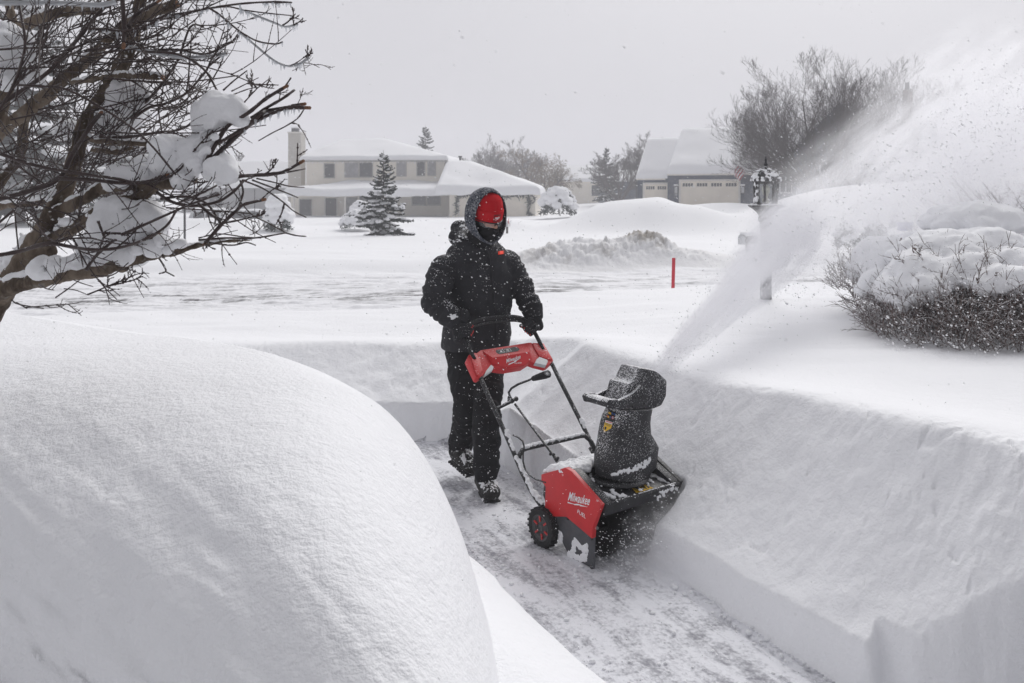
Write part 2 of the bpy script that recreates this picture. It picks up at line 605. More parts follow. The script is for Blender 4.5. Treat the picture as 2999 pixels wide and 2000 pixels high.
    top = 0.12 + 0.97 * np.clip(1 - (near / 1.66) ** 3.2, 0, 1) ** (1 / 3.0) + 0.03 * fbm(x * 0.8, y * 0.8, 3, 73)
    top = np.maximum(top, 0.15)
    top = np.where(wv > 0, 1.09 - 0.60 * sst(-0.1, 1.7, wv), top)
    strata = 0.012 * fbm(x * 0.8 + top * 1.5, top * 13 + x * 1.6, 3, 75) * sst(0.6, 1.5, near) + 0.0035 * (fbm(x * 9, y * 9, 3, 77)) * sst(-0.2, 1.3, near) + (0.003 * fbm(x * 14, top * 12 + y * 6, 3, 78) + 0.002 * fbm(x * 30, top * 26 + y * 10, 2, 79)) * sst(0.5, 1.45, near)
    bank = np.maximum(top * R, 0) + strata * sst(0.0, 0.4, R) * sst(0.4, -0.4, wv)
    isb = (t < left) & (y < 5.3)
    ub = np.maximum(left - t, 0)
    lb = np.where(s > -3.95, np.maximum(bank, shelf * sst(0.0, 0.045, ub)), bank)
    lb = np.maximum(lb, zp * 0)
    # combine
    zn = np.where(isb | ((y < 5.2) & (t < 1.3)), lb, near_right)
    zz = np.where(path <= 0, zp, zn)
    inner = (dist < 11.5)
    blend = sst(9.0, 7.0, y) * 1.0
    zt = np.where(inner, zz * blend + z * (1 - blend), z)
    # behind the camera: level snow
    beh = sst(0.6, -0.6, y)
    zt = zt * (1 - beh) + 0.12 * beh
    reg = np.zeros(x.shape, dtype=np.int32)
    reg[rd & (pile < 0.03)] = 2
    reg[pile >= 0.03] = 4
    reg[inner & (path <= -0.012) & (y > 0.3)] = 1
    reg[(y < 1.15 - 0.1 * x) & (y > -11) & (np.abs(x) < 7.5) & (zt < 0.3)] = 5  # dark ground added out of view, cuts snow bounce onto the near bank
    reg[inner & isb & (path > 0.0) & (y > 0.0) & (t < left - 0.3) & (wv < 1.7)] = 3
    # dirt: tyre-worn streaks on the road, grit in the ploughed pile
    d = np.zeros(x.shape)
    yr = (y - ye)
    yw = yr + 0.25 * fbm(x * 0.25, yr * 0.1, 3, 80)
    st = sst(-0.04, 0.30, fbm(x * 1.5, yw * 7.5, 5, 81, 0.6)) * np.exp(-((yw - 4.6) / 0.85) ** 2)
    st = st + 0.6 * sst(0.02, 0.4, fbm(x * 1.1 + 8, yw * 6.0, 5, 83, 0.6)) * np.exp(-((yw - 6.3) / 1.7) ** 2)
    for off in (0.0, 1.6, 3.6, 5.3):
        q = (x - 0.6 - off) - 2.1 * (yr - 3.5)
        st = st + 0.65 * np.exp(-(q / 0.16) ** 2) * sst(5.4, 4.6, yr) * sst(2.8, 3.2, yr) * sst(0.35, 0.6, vnoise(x * 3, y * 6, 85))
    d = np.where(rd, np.clip(st, 0, 1), d)
    g = sst(0.05, 0.55, fbm(x * 2.4, y * 2.4, 4, 87)) * 0.45 + 0.9 * np.exp(-(((x - 3.35) / 0.62) ** 2 + ((y - 20.75) / 0.42) ** 2)) * sst(0.25, 0.6, vnoise(x * 6, y * 6, 89))
    d = np.where(pile > 0.03, np.clip(g * pm, 0, 1), d)
    return zt, reg, d


def ground_z(x, y):
    z, _, _ = terrain(np.array([float(x)]), np.array([float(y)]))
    return float(z[0])


def make_ground():
    fine = np.radians(np.arange(-39, 39.001, 0.095))
    rest = np.radians(np.arange(42, 360 - 41.9, 3.0))
    ang = np.concatenate([fine, rest])
    def span(a, b, k): return a * (b / a) ** (np.arange(int(math.log(b / a) / math.log(k))) / int(math.log(b / a) / math.log(k)))
    rad = np.concatenate([span(0.5, 2.2, 1.011), span(2.2, 7.0, 1.0036), span(7.0, 12.5, 1.007), span(12.5, 23.5, 1.0033), span(23.5, 26, 1.007), span(26, 290, 1.014)])
    A, Rr = np.meshgrid(ang, rad)
    X = Rr * np.sin(A); Y = Rr * np.cos(A)
    Z, reg, dirt = terrain(X, Y)
    nr, na = X.shape
    P = np.stack([X, Y, Z], -1)
    # normals from the grid
    da = np.roll(P, -1, 1) - np.roll(P, 1, 1)
    dr = np.empty_like(P); dr[1:-1] = P[2:] - P[:-2]; dr[0] = P[1] - P[0]; dr[-1] = P[-1] - P[-2]
    N = np.cross(da, dr); N /= np.linalg.norm(N, axis=-1, keepdims=True) + 1e-12
    N[N[..., 2] < 0] *= -1
    idx = np.arange(nr * na).reshape(nr, na)
    a = idx[:-1]; b = np.roll(idx, -1, 1)[:-1]; c = np.roll(idx, -1, 1)[1:]; d = idx[1:]
    Q = np.stack([a, b, c, d], -1).reshape(-1, 4)
    fr = reg[:-1].reshape(-1)
    # centre fan under the camera
    names = {0: ('ground', M_FIELD), 1: ('path', M_PATH), 2: ('road', M_ROAD), 3: ('snow_bank', M_BANK), 4: ('ploughed_snow', M_PILE), 5: ('added_dark_ground', M_ADDED_DARK)}
    PF = P.reshape(-1, 3); NF = N.reshape(-1, 3); DF = dirt.reshape(-1)
    for k, (nm, mt) in names.items():
        q = Q[fr == k]
        if not len(q): continue
        used, inv = np.unique(q, return_inverse=True)
        v = PF[used]; faces = inv.reshape(-1, 4)
        me = bpy.data.meshes.new(nm)
        me.vertices.add(len(v)); me.vertices.foreach_set('co', v.ravel())
        me.loops.add(len(faces) * 4); me.loops.foreach_set('vertex_index', faces.ravel())
        me.polygons.add(len(faces)); me.polygons.foreach_set('loop_start', np.arange(len(faces)) * 4)
        me.polygons.foreach_set('use_smooth', np.ones(len(faces), dtype=bool))
        me.update(calc_edges=True)
        at_ = me.attributes.new('dirt', 'FLOAT', 'POINT'); at_.data.foreach_set('value', DF[used])
        me.normals_split_custom_set_from_vertices(NF[used].tolist())
        me.materials.append(mt)
        o = link(nm, me); o['kind'] = 'structure'
        o['label'] = {'ground': 'wide snow covered lawn and yard around the path', 'path': 'narrow cleared path of packed grey snow', 'road': 'snow covered street with dark tyre tracks',
                      'snow_bank': 'big smooth rounded snow bank in the foreground', 'added_dark_ground': 'unseen dark ground added round the camera to keep bounce light off the bank', 'ploughed_snow': 'lumpy dirty pile of ploughed snow across the street'}[nm]


M_FIELD = m_snow('snow_field', 46, 0.34, 17, 0.42)
M_BANK = m_snow('snow_bank', 42, 0.34, 4.2, 0.62, stretch=(1.0, 1.0, 2.6), dist=0.05)


def _path():
    m = NT('packed_snow')
    a = m.noise(5.0, 6, 0.65, dist=0.4)
    m0 = m.n('ShaderNodeMapping'); m0.inputs['Rotation'].default_value = (0, 0, math.radians(63.4)); m.l(m.obj(), m0.inputs['Vector'])
    mp = m.n('ShaderNodeMapping'); mp.inputs['Scale'].default_value = (1.0, 4.6, 1)
    m.l(m0.outputs['Vector'], mp.inputs['Vector'])
    nd = m.n('ShaderNodeTexNoise'); nd.inputs['Scale'].default_value = 2.2; nd.inputs['Detail'].default_value = 7; nd.inputs['Roughness'].default_value = 0.68
    m.l(mp.outputs['Vector'], nd.inputs['Vector'])
    g = m.noise(42, 4, 0.75)
    mixv = m.math('ADD', m.math('MULTIPLY', a, 0.45), m.math('MULTIPLY', nd.outputs['Fac'], 0.55))
    mixv = m.math('ADD', mixv, m.math('MULTIPLY', m.math('SUBTRACT', g, 0.5), 0.42))
    k = m.ramp(mixv, 0.44, 0.66)
    m.color(m.mix(k, (0.77, 0.775, 0.81), (0.26, 0.26, 0.29))).rough(0.7).spec(0.3)
    m.bump(m.math('ADD', m.math('MULTIPLY', g, 0.8), m.math('MULTIPLY', k, -0.5)), 0.6, 0.012)
    return m.mat


def _dirt(name, col, dcol, gr, bs):
    m = NT(name)
    k = m.attr('dirt')
    n = m.noise(gr, 4, 0.7)
    k = m.math('MULTIPLY', k, m.ramp(n, 0.25, 0.6, 0.35, 1.0))
    m.color(m.mix(k, col, dcol)).rough(0.75).spec(0.25)
    m.bump(m.noise(bs, 4, 0.7), 0.5, 0.03)
    return m.mat


M_PATH = _path()
M_ADDED_DARK = m_plain('bounce_cut_dark', (0.05, 0.05, 0.053), 0.8, 0.3, vary=0.3, vs=6)  # near-black surface of the added ground, soaks up bounce light
M_ROAD = _dirt('road_snow', (0.86, 0.862, 0.885), (0.13, 0.127, 0.13), 5, 6)
M_PILE = _dirt('ploughed_snow', (0.85, 0.85, 0.86), (0.30, 0.27, 0.235), 7, 9)
make_ground()
# ---------------------------------------------------------------- houses, trees and street things across the road
def _siding(name, col, pitch=0.17, depth=0.35):
    m = NT(name)
    g = m.n('ShaderNodeNewGeometry'); s = m.n('ShaderNodeSeparateXYZ'); m.l(g.outputs['Position'], s.inputs[0])
    fr = m.math('FRACT', m.math('DIVIDE', s.outputs['Z'], pitch))
    n = m.noise(1.2, 4, 0.6); n2 = m.noise(14, 3, 0.6)
    c = m.mix(m.ramp(n, 0.3, 0.7), tuple(v * 0.93 for v in col), col)
    line = m.ramp(fr, 0.0, 0.10, 0.80, 1.0)
    mxn = m.n('ShaderNodeMix', data_type='RGBA'); mxn.blend_type = 'MULTIPLY'; mxn.inputs[0].default_value = 1.0
    m.l(c, mxn.inputs[6]); m.l(line, mxn.inputs[7])
    blown = m.ramp(m.math('ADD', n2, m.math('MULTIPLY', m.noise(0.5, 3), 0.35)), 0.72, 0.95, 0, 0.55)
    m.color(m.mix(blown, mxn.outputs[2], SNOW)).rough(0.7)
    m.bump(fr, depth, 0.02)
    return m.mat


M_CREAM = _siding('cream_siding', (0.88, 0.83, 0.73))
M_NAVY = _siding('navy_siding', (0.045, 0.06, 0.095))
M_TRIM = m_plain('pale_trim', (0.74, 0.71, 0.66), 0.6, vary=0.05)
M_DOORP = m_plain('cream_door', (0.84, 0.78, 0.68), 0.55, vary=0.05, vs=1.5)
M_PANE = m_dusted('window_glass', (0.045, 0.048, 0.055), 0.15, specks=0.66, fine=9, up=0.0, big=1.3, spec=0.6)
M_CURT = m_plain('curtained_glass', (0.30, 0.30, 0.31), 0.3, vary=0.2, vs=3)
M_WFRAME = m_plain('window_frame', (0.40, 0.39, 0.37), 0.5)
M_WHITEF = m_plain('white_frame', (0.72, 0.72, 0.72), 0.5)
M_ROOFS = m_snow('roof_snow', 3.0, 0.10, 0.9, 0.25)
M_BRICKC = _siding('pale_brick', (0.52, 0.49, 0.44), 0.2)
M_METAL = m_plain('dark_metal', (0.05, 0.05, 0.055), 0.5)
M_GUT = m_plain('gutter', (0.30, 0.29, 0.28), 0.5, vary=0.15, vs=4)
M_BARK = m_plain('grey_bark', (0.075, 0.062, 0.058), 0.85, 0.2, vary=0.25, vs=6)
M_TWIGF = m_plain('far_twigs', (0.085, 0.072, 0.070), 0.9, 0.1, vary=0.15, vs=2)
M_WILLOW = m_plain('willow_twigs', (0.20, 0.150, 0.10), 0.9, 0.1, vary=0.2, vs=1)
M_NEEDLE = m_plain('spruce_needles', (0.036, 0.052, 0.045), 0.8, 0.2, vary=0.35, vs=5)
M_RUB_F = m_plain('tyre_rubber', (0.02, 0.02, 0.02), 0.8)
M_LGREY = m_plain('light_lens', (0.52, 0.53, 0.55), 0.3, vary=0.06, vs=60)
M_WHITE = m_plain('white_print', (0.80, 0.80, 0.82), 0.5)
M_REDP = m_plain('red_label', (0.55, 0.03, 0.03), 0.45)
M_FSNOW = m_snow('tree_snow', 9, 0.2, 3, 0.3)


class House:
    """Local frame: u along the front (to the right), v into the house, z up; pix() reads the photo on a plane v = const."""

    def __init__(self, x, y, Y, yaw):
        self.o = at(x, y, Y); self.o.z = 0
        t = math.radians(yaw)
        self.e1 = Vector((math.cos(t), -math.sin(t), 0)); self.e2 = Vector((math.sin(t), math.cos(t), 0))

    def w(self, u, v, z): return self.o + self.e1 * u + self.e2 * v + UPV * z

    def pix(self, x, y, v=0.0):
        d = Vector(((x - CX) / F, 1, -(y - V0) / F)); p0 = self.o + self.e2 * v
        k = (p0 - Vector((0, 0, CAM_Z))).dot(self.e2) / d.dot(self.e2)
        p = Vector((0, 0, CAM_Z)) + d * k
        return (p - p0).dot(self.e1), p.z

    def box(self, mb, u0, u1, v0, v1, z0, z1, m=0):
        mb.hexa([self.w(*q) for q in ((u0, v0, z0), (u1, v0, z0), (u1, v1, z0), (u0, v1, z0), (u0, v0, z1), (u1, v0, z1), (u1, v1, z1), (u0, v1, z1))], m)

    def part(self, name, mat, par, *boxes, bevel=0.0):
        mb = MB()
        for b in boxes: self.box(mb, *b)
        return mb.build(name, mat, par, bevel=bevel)

    def roof(self, name, par, u0, u1, v0, v1, zf, th=0.34, seed=1, n=46, drop=0.25, ed=0.5):
        """Snow-laden roof: grid over the plan rectangle, thick rounded blanket with sagging lip."""
        us = np.linspace(0, 1, n); us = (us - np.sin(us * 2 * np.pi) / (2 * np.pi) * 0.75)
        U, V = np.meshgrid(u0 + (u1 - u0) * us, v0 + (v1 - v0) * us)
        zb = zf(U, V)
        e = np.minimum(np.minimum(U - u0, u1 - U), np.minimum(V - v0, v1 - V))
        k = np.sqrt(np.clip(1 - (1 - np.clip(e / ed, 0, 1)) ** 2, 0, 1))
        top = zb + th * k * (1 + 0.30 * fbm(U * 0.4, V * 0.4, 3, seed)) + 0.05 * fbm(U * 0.6, V * 0.6, 3, seed + 4) * k
        lip = (-drop * (0.6 + 0.6 * fbm(U * 0.9 + 3, V * 0.9, 3, seed + 9))) * (e <= 1e-6)
        top = top + lip
        vs = [self.w(float(a), float(b), float(c)) for a, b, c in zip(U.ravel(), V.ravel(), top.ravel())]
        bot = [self.w(float(a), float(b), float(c)) for a, b, c in zip(U.ravel(), V.ravel(), (zb - 0.12 + np.minimum(lip, 0)).ravel())]
        N = n * n; f = []
        for i in range(n - 1):
            for j in range(n - 1):
                a = i * n + j
                f.append((a, a + 1, a + n + 1, a + n)); f.append((N + a, N + a + n, N + a + n + 1, N + a + 1))
        for i in range(n - 1):
            for a, b in ((i, i + 1), ((n - 1) * n + i + 1, (n - 1) * n + i), ((i + 1) * n, i * n), (i * n + n - 1, (i + 1) * n + n - 1)):
                f.append((a, N + a, N + b, b))
        mb = MB(); mb.add(vs + bot, f, 0, True)
        return mb.build(name, M_ROOFS, par, auto=50)

    def window(self, par, x0, y0, x1, y1, v, mull=1, pane=None, frame=None, proud=0.06):
        u0, z1 = self.pix(x0, y0, v); u1, _ = self.pix(x1, y0, v); _, z0 = self.pix((x0 + x1) / 2, y1, v)
        t = 0.07
        mb = MB()
        for q in ((u0, u1, v - proud, v - 0.003, z1 - t, z1), (u0, u1, v - proud, v - 0.003, z0, z0 + t), (u0, u0 + t, v - proud, v - 0.003, z0 + t, z1 - t), (u1 - t, u1, v - proud, v - 0.003, z0 + t, z1 - t)):
            self.box(mb, *q)
        for k in range(1, mull):
            c = u0 + (u1 - u0) * k / mull; self.box(mb, c - t / 2, c + t / 2, v - proud + 0.008, v - 0.003, z0 + t, z1 - t)
        wv = mb.build('window', frame or M_WFRAME, par)
        for k in range(mull):
            a, b = u0 + (u1 - u0) * k / mull + t, u0 + (u1 - u0) * (k + 1) / mull - t
            mat = pane[k] if isinstance(pane, (list, tuple)) else (pane or M_PANE)
            self.part('pane', mat, wv, (a, b, v - 0.03, v - 0.012, z0 + t, z1 - t))
        return wv

    def garage_door(self, par, x0, y0, x1, zbot, v, rows=4, lights=0):
        u0, z1 = self.pix(x0, y0, v); u1, z1b = self.pix(x1, y0, v)
        mb = MB(); t = 0.14
        self.box(mb, u0 - t, u0, v - 0.06, v - 0.004, zbot, z1 + t); self.box(mb, u1, u1 + t, v - 0.06, v - 0.004, zbot, z1 + t); self.box(mb, u0, u1, v - 0.06, v - 0.004, z1, z1 + t)
        fr = mb.build('garage_door', M_TRIM, par)
        mb = MB(); hh = (z1 - zbot) / rows
        for r in range(rows): self.box(mb, u0 + 0.004, u1 - 0.004, v - 0.035, v - 0.006, zbot + r * hh + 0.02, zbot + (r + 1) * hh - 0.005)
        self.box(mb, u0 + 0.003, u1 - 0.003, v - 0.026, v - 0.008, zbot, z1 - 0.004)
        mb.build('door_panel', M_DOORP, fr)
        for k in range(lights):
            w_ = (u1 - u0) / lights; c0 = u0 + w_ * (k + 0.5) - w_ * 0.38; c1 = c0 + w_ * 0.76
            mb = MB()
            for j in range(4):
                a = c0 + (c1 - c0) * j / 4
                self.box(mb, a + 0.02, a + (c1 - c0) / 4 - 0.02, v - 0.041, v - 0.034, z1 - 0.38, z1 - 0.14)
            mb.build('door_light', M_PANE, fr)
        return fr


UPV = Vector((0, 0, 1))


def hipf(z, m_f, m_b, m_l, m_r, u0, u1, v0, v1, zmax):
    def fn(U, V):
        r = np.full(U.shape, zmax)
        for m, d in ((m_f, V - v0), (m_b, v1 - V), (m_l, U - u0), (m_r, u1 - U)):
            if m: r = np.minimum(r, z + m * d)
        return r
    return fn


def cream_house():
    H = House(1100, 645, 70, 4)
    px = H.pix
    R = thing('house', H.w(0, 0, -0.6), 'cream two storey house with snowy hip roof and white chimney behind the spruce', 'house', 'houses across the street')
    zb = -1.2
    uL, uR = px(897, 500)[0], px(1302, 500)[0]
    ze = px(1100, 466)[1]
    H.part('wall', M_CREAM, R, (uL, uR, 0, 9, zb, ze))
    gL, gR = px(1316, 600, -5.2)[0], px(1568, 600, -5.2)[0]
    zg = px(1450, 562, -5.2)[1]
    H.part('garage_wall', M_CREAM, R, (gL, gR, -5.2, 6, zb, zg))
    pL = px(852, 600, -0.4)[0]
    H.part('porch_wall', M_CREAM, R, (pL, uL - 0.002, -0.4, 6, zb, 1.9), (uL, gL - 0.002, -0.4, -0.003, zb, 1.9))
    # roofs
    u0, u1 = px(876, 465, -0.7)[0], px(1312, 460, -0.7)[0]
    zr = px(1060, 397, 4.5)[1] - 0.45
    a, b = px(1003, 395, 4.5)[0] - u0, u1 - px(1120, 395, 4.5)[0]
    rz = ze - 0.02
    rf = H.roof('roof', R, u0, u1, -0.7, 9.7, hipf(rz, (zr - rz) / 5.2, (zr - rz) / 5.2, (zr - rz) / a, (zr - rz) / b, u0, u1, -0.7, 9.7, zr), 0.24, 3, drop=0.03, ed=0.22)
    H.part('gutter', M_GUT, rf, (u0 + 0.05, u1 - 0.05, -0.78, -0.66, rz - 0.22, rz - 0.10))
    mb = MB()
    for k in range(110):
        u = u0 + 0.1 + (u1 - u0 - 0.2) * rng.random(); L = 0.08 + 0.22 * rng.random() ** 2
        mb.tube([H.w(u, -0.74, rz - 0.2), H.w(u, -0.74, rz - 0.2 - L)], [0.02, 0.003], 4)
    ic = mb.build('icicles', M_FSNOW, rf); ic['kind'] = 'stuff'
    l0 = px(828, 571, -4.6)[0]; zl = px(1000, 566, -4.6)[1]
    zu = px(1100, 532)[1] - 0.3
    H.roof('porch_roof', R, l0, gL + 0.4, -4.6, 1.0, hipf(zl, (zu - zl) / 4.6, 0, (zu - zl) / 4, 0, l0, gL, -4.6, 1.0, zu), 0.40, 13, drop=0.20, ed=0.4)
    g0, g1 = gL - 1.0, px(1583, 545, -5.9)[0]
    zq = px(1340, 472, 1.0)[1] - 0.4
    H.roof('garage_roof', R, g0, g1, -5.9, 7, hipf(zg, 0.40, 0.40, 0, 0.36, g0, g1, -5.9, 7, zq), 0.40, 17, drop=0.18, ed=0.4)
    # chimney
    c0, ct = px(848.5, 391, 1.0); c1, _ = px(886, 391, 1.0)
    ch = H.part('chimney', M_BRICKC, R, (c0, c1, 0.6, 1.8, zb, ct))
    H.part('chimney_crown', M_TRIM, ch, (c0 - 0.05, c1 + 0.05, 0.55, 1.85, ct + 0.002, ct + 0.12))
    f0, ft = px(857, 376, 1.2); f1, _ = px(875, 376, 1.2)
    H.part('flue', M_METAL, ch, (f0, f1, 0.9, 1.4, ct + 0.122, ft)); H.part('snow_cap', M_FSNOW, ch, (f0 - 0.03, f1 + 0.03, 0.88, 1.42, ft + 0.002, ft + 0.1), bevel=0.03)
    mb = MB(); v0_, vt = px(1348, 461, 0.5); H.box(mb, v0_ - 0.08, v0_ + 0.08, 0.4, 0.6, vt - 0.9, vt); H.box(mb, v0_ - 0.14, v0_ + 0.14, 0.34, 0.66, vt + 0.002, vt + 0.12); mb.build('vent_pipe', M_METAL, R)
    # windows
    H.window(R, 949, 478, 981.5, 522, 0, 1); H.window(R, 1009, 475, 1093, 520, 0, 2, [M_CURT, M_PANE]); H.window(R, 1161, 473, 1191, 517, 0, 1, M_CURT)
    H.window(R, 1220, 472, 1246, 516, 0, 1); H.window(R, 1252, 471, 1277, 515, 0, 1, M_CURT)
    H.window(R, 1206, 571, 1292, 602, -0.4, 2); H.window(R, 876, 582, 914, 637, -0.4, 1); H.window(R, 1012, 577, 1048, 640, -0.4, 1, M_CURT); H.window(R, 1052, 572, 1092, 600, -0.4, 1)
    d0, dt = px(954, 580.6, -0.4); d1, _ = px(986, 580, -0.4)
    dr = H.part('door', M_METAL, R, (d0, d1, -0.45, -0.404, -0.75, dt)); H.part('door_trim', M_TRIM, dr, (d0 - 0.1, d0 - 0.003, -0.46, -0.404, -0.75, dt + 0.1), (d1 + 0.003, d1 + 0.1, -0.46, -0.404, -0.75, dt + 0.1))
    H.garage_door(R, 1346, 570, 1543, -0.9, -5.2, 4)
    for xx in (860, 1010):
        u, z = px(xx, 570, -4.2); H.part('porch_post', M_TRIM, R, (u - 0.07, u + 0.07, -4.2, -4.06, zb, 1.55))
    # evergreen garland round the garage door, wreath of green by the post
    g = thing('garland', H.w((gL + gR) / 2, -5.35, 1.3), 'dark evergreen garland draped round the cream garage door', 'garland')
    mb = MB()
    ptsg = [(1337, 626), (1338, 600), (1340, 575), (1370, 571), (1410, 577), (1450, 570), (1490, 578), (1530, 571), (1547, 568), (1550, 590), (1549, 620), (1552, 630)]
    for (xa, ya), (xb, yb) in zip(ptsg[:-1], ptsg[1:]):
        for k in range(9):
            t = k / 9; u, z = px(xa + (xb - xa) * t, ya + (yb - ya) * t, -5.35)
            for q in range(5):
                d = Vector(rng.normal(size=3)) * 0.13; c = H.w(u, -5.36, z); mb.tube([c, c + d], [0.035, 0.012], 4)
    u, z = px(1556, 584, -5.35)
    for k in range(60):
        t = 2 * math.pi * k / 60; c = H.w(u + 0.26 * math.cos(t), -5.36, z + 0.26 * math.sin(t)); mb.tube([c, c + Vector(rng.normal(size=3)) * 0.1], [0.035, 0.012], 4)
    mb.build('greenery', M_NEEDLE, g)
    return R


def navy_house():
    H = House(1958, 600, 64, 22)
    px = H.pix
    R = thing('house', H.w(0, 0, 0.3), 'navy blue house with two pale garage doors and deep roof snow behind the mound', 'house', 'houses across the street')
    zb = -0.6
    aL, aR = px(1867, 560, 0.8)[0], px(1957, 560, 0.8)[0]
    ze = px(1910, 525, 0.8)[1] + 0.18
    H.part('wall', M_NAVY, R, (aL, aR, 0.8, 7, zb, ze))
    bL, bR = px(1956, 560)[0], px(2740, 560)[0]
    zm = px(2060, 513)[1] + 0.22
    H.part('main_wall', M_NAVY, R, (bL, bR, 0, 10, zb, zm))
    r0 = px(1862, 525, 0.2)[0]; zt = px(1950, 400, 4.0)[1] - 0.5
    H.roof('roof', R, r0, aR + 0.3, 0.2, 7.5, hipf(ze, (zt - ze) / 3.6, 1.0, 0, 0, r0, aR, 0.2, 7.5, zt), 0.36, 23, drop=0.05, ed=0.35)
    m0 = px(1952, 518, -0.6)[0]; zt2 = px(2060, 364, 5.0)[1] - 0.6
    r2 = H.roof('main_roof', R, m0, bR + 0.5, -0.6, 10.6, hipf(zm, (zt2 - zm) / 5.6, (zt2 - zm) / 5.6, 0, 0, m0, bR, -0.6, 10.6, zt2), 0.46, 29, drop=0.05, ed=0.40)
    H.part('gutter', M_TRIM, r2, (m0 + 0.05, bR, -0.68, -0.56, zm - 0.24, zm - 0.13))
    H.part('gutter', M_TRIM, r2, (r0 + 0.05, aR - 0.1, 0.12, 0.24, ze - 0.24, ze - 0.13))
    H.part('downpipe', M_METAL, R, (aL - 0.10, aL - 0.02, 0.7, 0.78, zb, ze - 0.2))
    H.part('corner_trim', M_NAVY, R, (bL - 0.02, bL + 0.12, -0.03, -0.004, zb, zm))
    H.garage_door(R, 1888, 540, 1956, 0.2, 0.8, 4, 2)
    H.garage_door(R, 1994, 531, 2163, 0.2, 0.0, 4, 4)
    # cross gable on the right, mostly hidden by the bare tree
    k0, k1 = px(2325, 500, -1.5)[0], px(2600, 500, -1.5)[0]
    zp = px(2462, 300, -1.5)[1]; ks = px(2330, 440, -1.5)[1]
    mb = MB(); c = (k0 + k1) / 2
    mb.prism([(k0, zb), (k1, zb), (k1, ks), (c, zp), (k0, ks)], lambda p: H.w(p[0], -1.5, p[1]), lambda p: H.w(p[0], 4.9, p[1]))
    gb = mb.build('gable_wall', M_NAVY, R)
    mb = MB()
    mb.prism([(k0 - 0.5, ks - 0.35), (c, zp + 0.05), (c, zp + 0.6), (k0 - 0.6, ks + 0.2)], lambda p: H.w(p[0], -1.9, p[1]), lambda p: H.w(p[0], 5.0, p[1]))
    mb.prism([(c, zp + 0.05), (k1 + 0.5, ks - 0.35), (k1 + 0.6, ks + 0.2), (c, zp + 0.6)], lambda p: H.w(p[0], -1.9, p[1]), lambda p: H.w(p[0], 5.0, p[1]))
    mb.build('gable_roof', M_ROOFS, R, bevel=0.12)
    H.window(R, 2283, 514, 2320, 566, 0, 2, None, M_WHITEF); H.window(R, 2400, 470, 2440, 520, -1.5, 2, None, M_WHITEF); H.window(R, 2478, 470, 2520, 520, -1.5, 2, None, M_WHITEF)
    c0, ct = px(2645, 264, 4.5); c1, _ = px(2673, 264, 4.5)
    M_BR = m_plain('brown_brick', (0.13, 0.085, 0.065), 0.85, vary=0.25, vs=7)
    ch = H.part('chimney', M_BR, R, (c0, c1, 4.2, 5.2, zb, ct)); f0, ft = px(2650, 242, 4.6); f1, _ = px(2663, 242, 4.6)
    H.part('flue', M_METAL, ch, (f0, f1, 4.5, 4.9, ct + 0.002, ft))
    # coach lamps
    for x in (1981, 2176):
        u, z = px(x, 556); mb = MB()
        H.box(mb, u - 0.15, u + 0.15, -0.22, -0.004, z - 0.3, z - 0.24); H.box(mb, u - 0.17, u + 0.17, -0.24, -0.004, z + 0.22, z + 0.28)
        for s in (-1, 1): H.box(mb, u + s * 0.13 - 0.015, u + s * 0.13 + 0.015, -0.2, -0.17, z - 0.24, z + 0.22)
        lm = mb.build('coach_lamp', M_METAL, R); H.part('lamp_glass', M_LGREY, lm, (u - 0.11, u + 0.11, -0.16, -0.02, z - 0.235, z + 0.215)); H.part('snow_cap', M_FSNOW, lm, (u - 0.16, u + 0.16, -0.23, -0.01, z + 0.283, z + 0.42), bevel=0.05)
    # flag on a slanted pole
    u, z = px(2172, 512); u2, z2 = px(2190, 530)
    Fg = thing('flag', H.w(u, -1.1, z), 'small red and white striped flag hanging at the navy house', 'flag')
    mb = MB(); mb.tube([H.w(u2 + .15, -0.02, z2 - .1), H.w(u - 0.25, -1.4, z + 0.75)], 0.025, 6); mb.build('pole', M_METAL, Fg)
    p0, p1 = H.w(u + 0.28, -0.65, z + 0.32), H.w(u - 0.2, -1.35, z + 0.68)
    mb = MB()
    n = 8; nn = 10
    for k in range(n):
        a, b = k / n, (k + 1) / n
        v = []
        for j in range(nn + 1):
            t = j / nn
            for q in (a, b):
                c = p0.lerp(p1, q); v.append(c + Vector((0.10 * math.sin(t * 5 + q * 3) - 0.25 * t, 0.10 * math.cos(t * 4 + q * 2), -0.78 * t)))
        # stripes run along the fly
        for j in range(nn):
            m_ = k % 2
            mb.add([v[2 * j], v[2 * j + 1], v[2 * j + 3], v[2 * j + 2]], [(0, 1, 2, 3)], m_, True)
    mb.build('cloth', [m_plain('flag_red', (0.45, 0.05, 0.07), 0.8), M_WHITE, m_plain('flag_blue', (0.06, 0.07, 0.2), 0.8)], Fg)
    return R


def far_house(x, y, Y, w, h, label, wall, rh):
    b = at(x, y, Y)
    R = thing('house', b, label, 'house', 'houses across the street')
    mb = MB(); mb.box((b.x - w / 2, b.y, b.z - 1), (b.x + w / 2, b.y + 7, b.z + h)); mb.build('wall', wall, R)
    mb = MB()
    pr = [(-0.5, h - 0.1), (3.5, h + rh), (7.5, h - 0.1), (7.5, h + 0.35), (3.5, h + rh + 0.45), (-0.5, h + 0.35)]
    mb.prism(pr, lambda p: Vector((b.x - w / 2 - 0.5, b.y + p[0], b.z + p[1])), lambda p: Vector((b.x + w / 2 + 0.5, b.y + p[0], b.z + p[1])))
    mb.build('roof', M_ROOFS, R, bevel=0.12)
    for k in (-0.28, 0.22):
        mb = MB(); c = b.x + w * k; mb.box((c - 0.6, b.y - 0.04, b.z + 0.4), (c + 0.6, b.y - 0.003, b.z + h - 0.5)); mb.build('window', M_PANE, R)
    return R


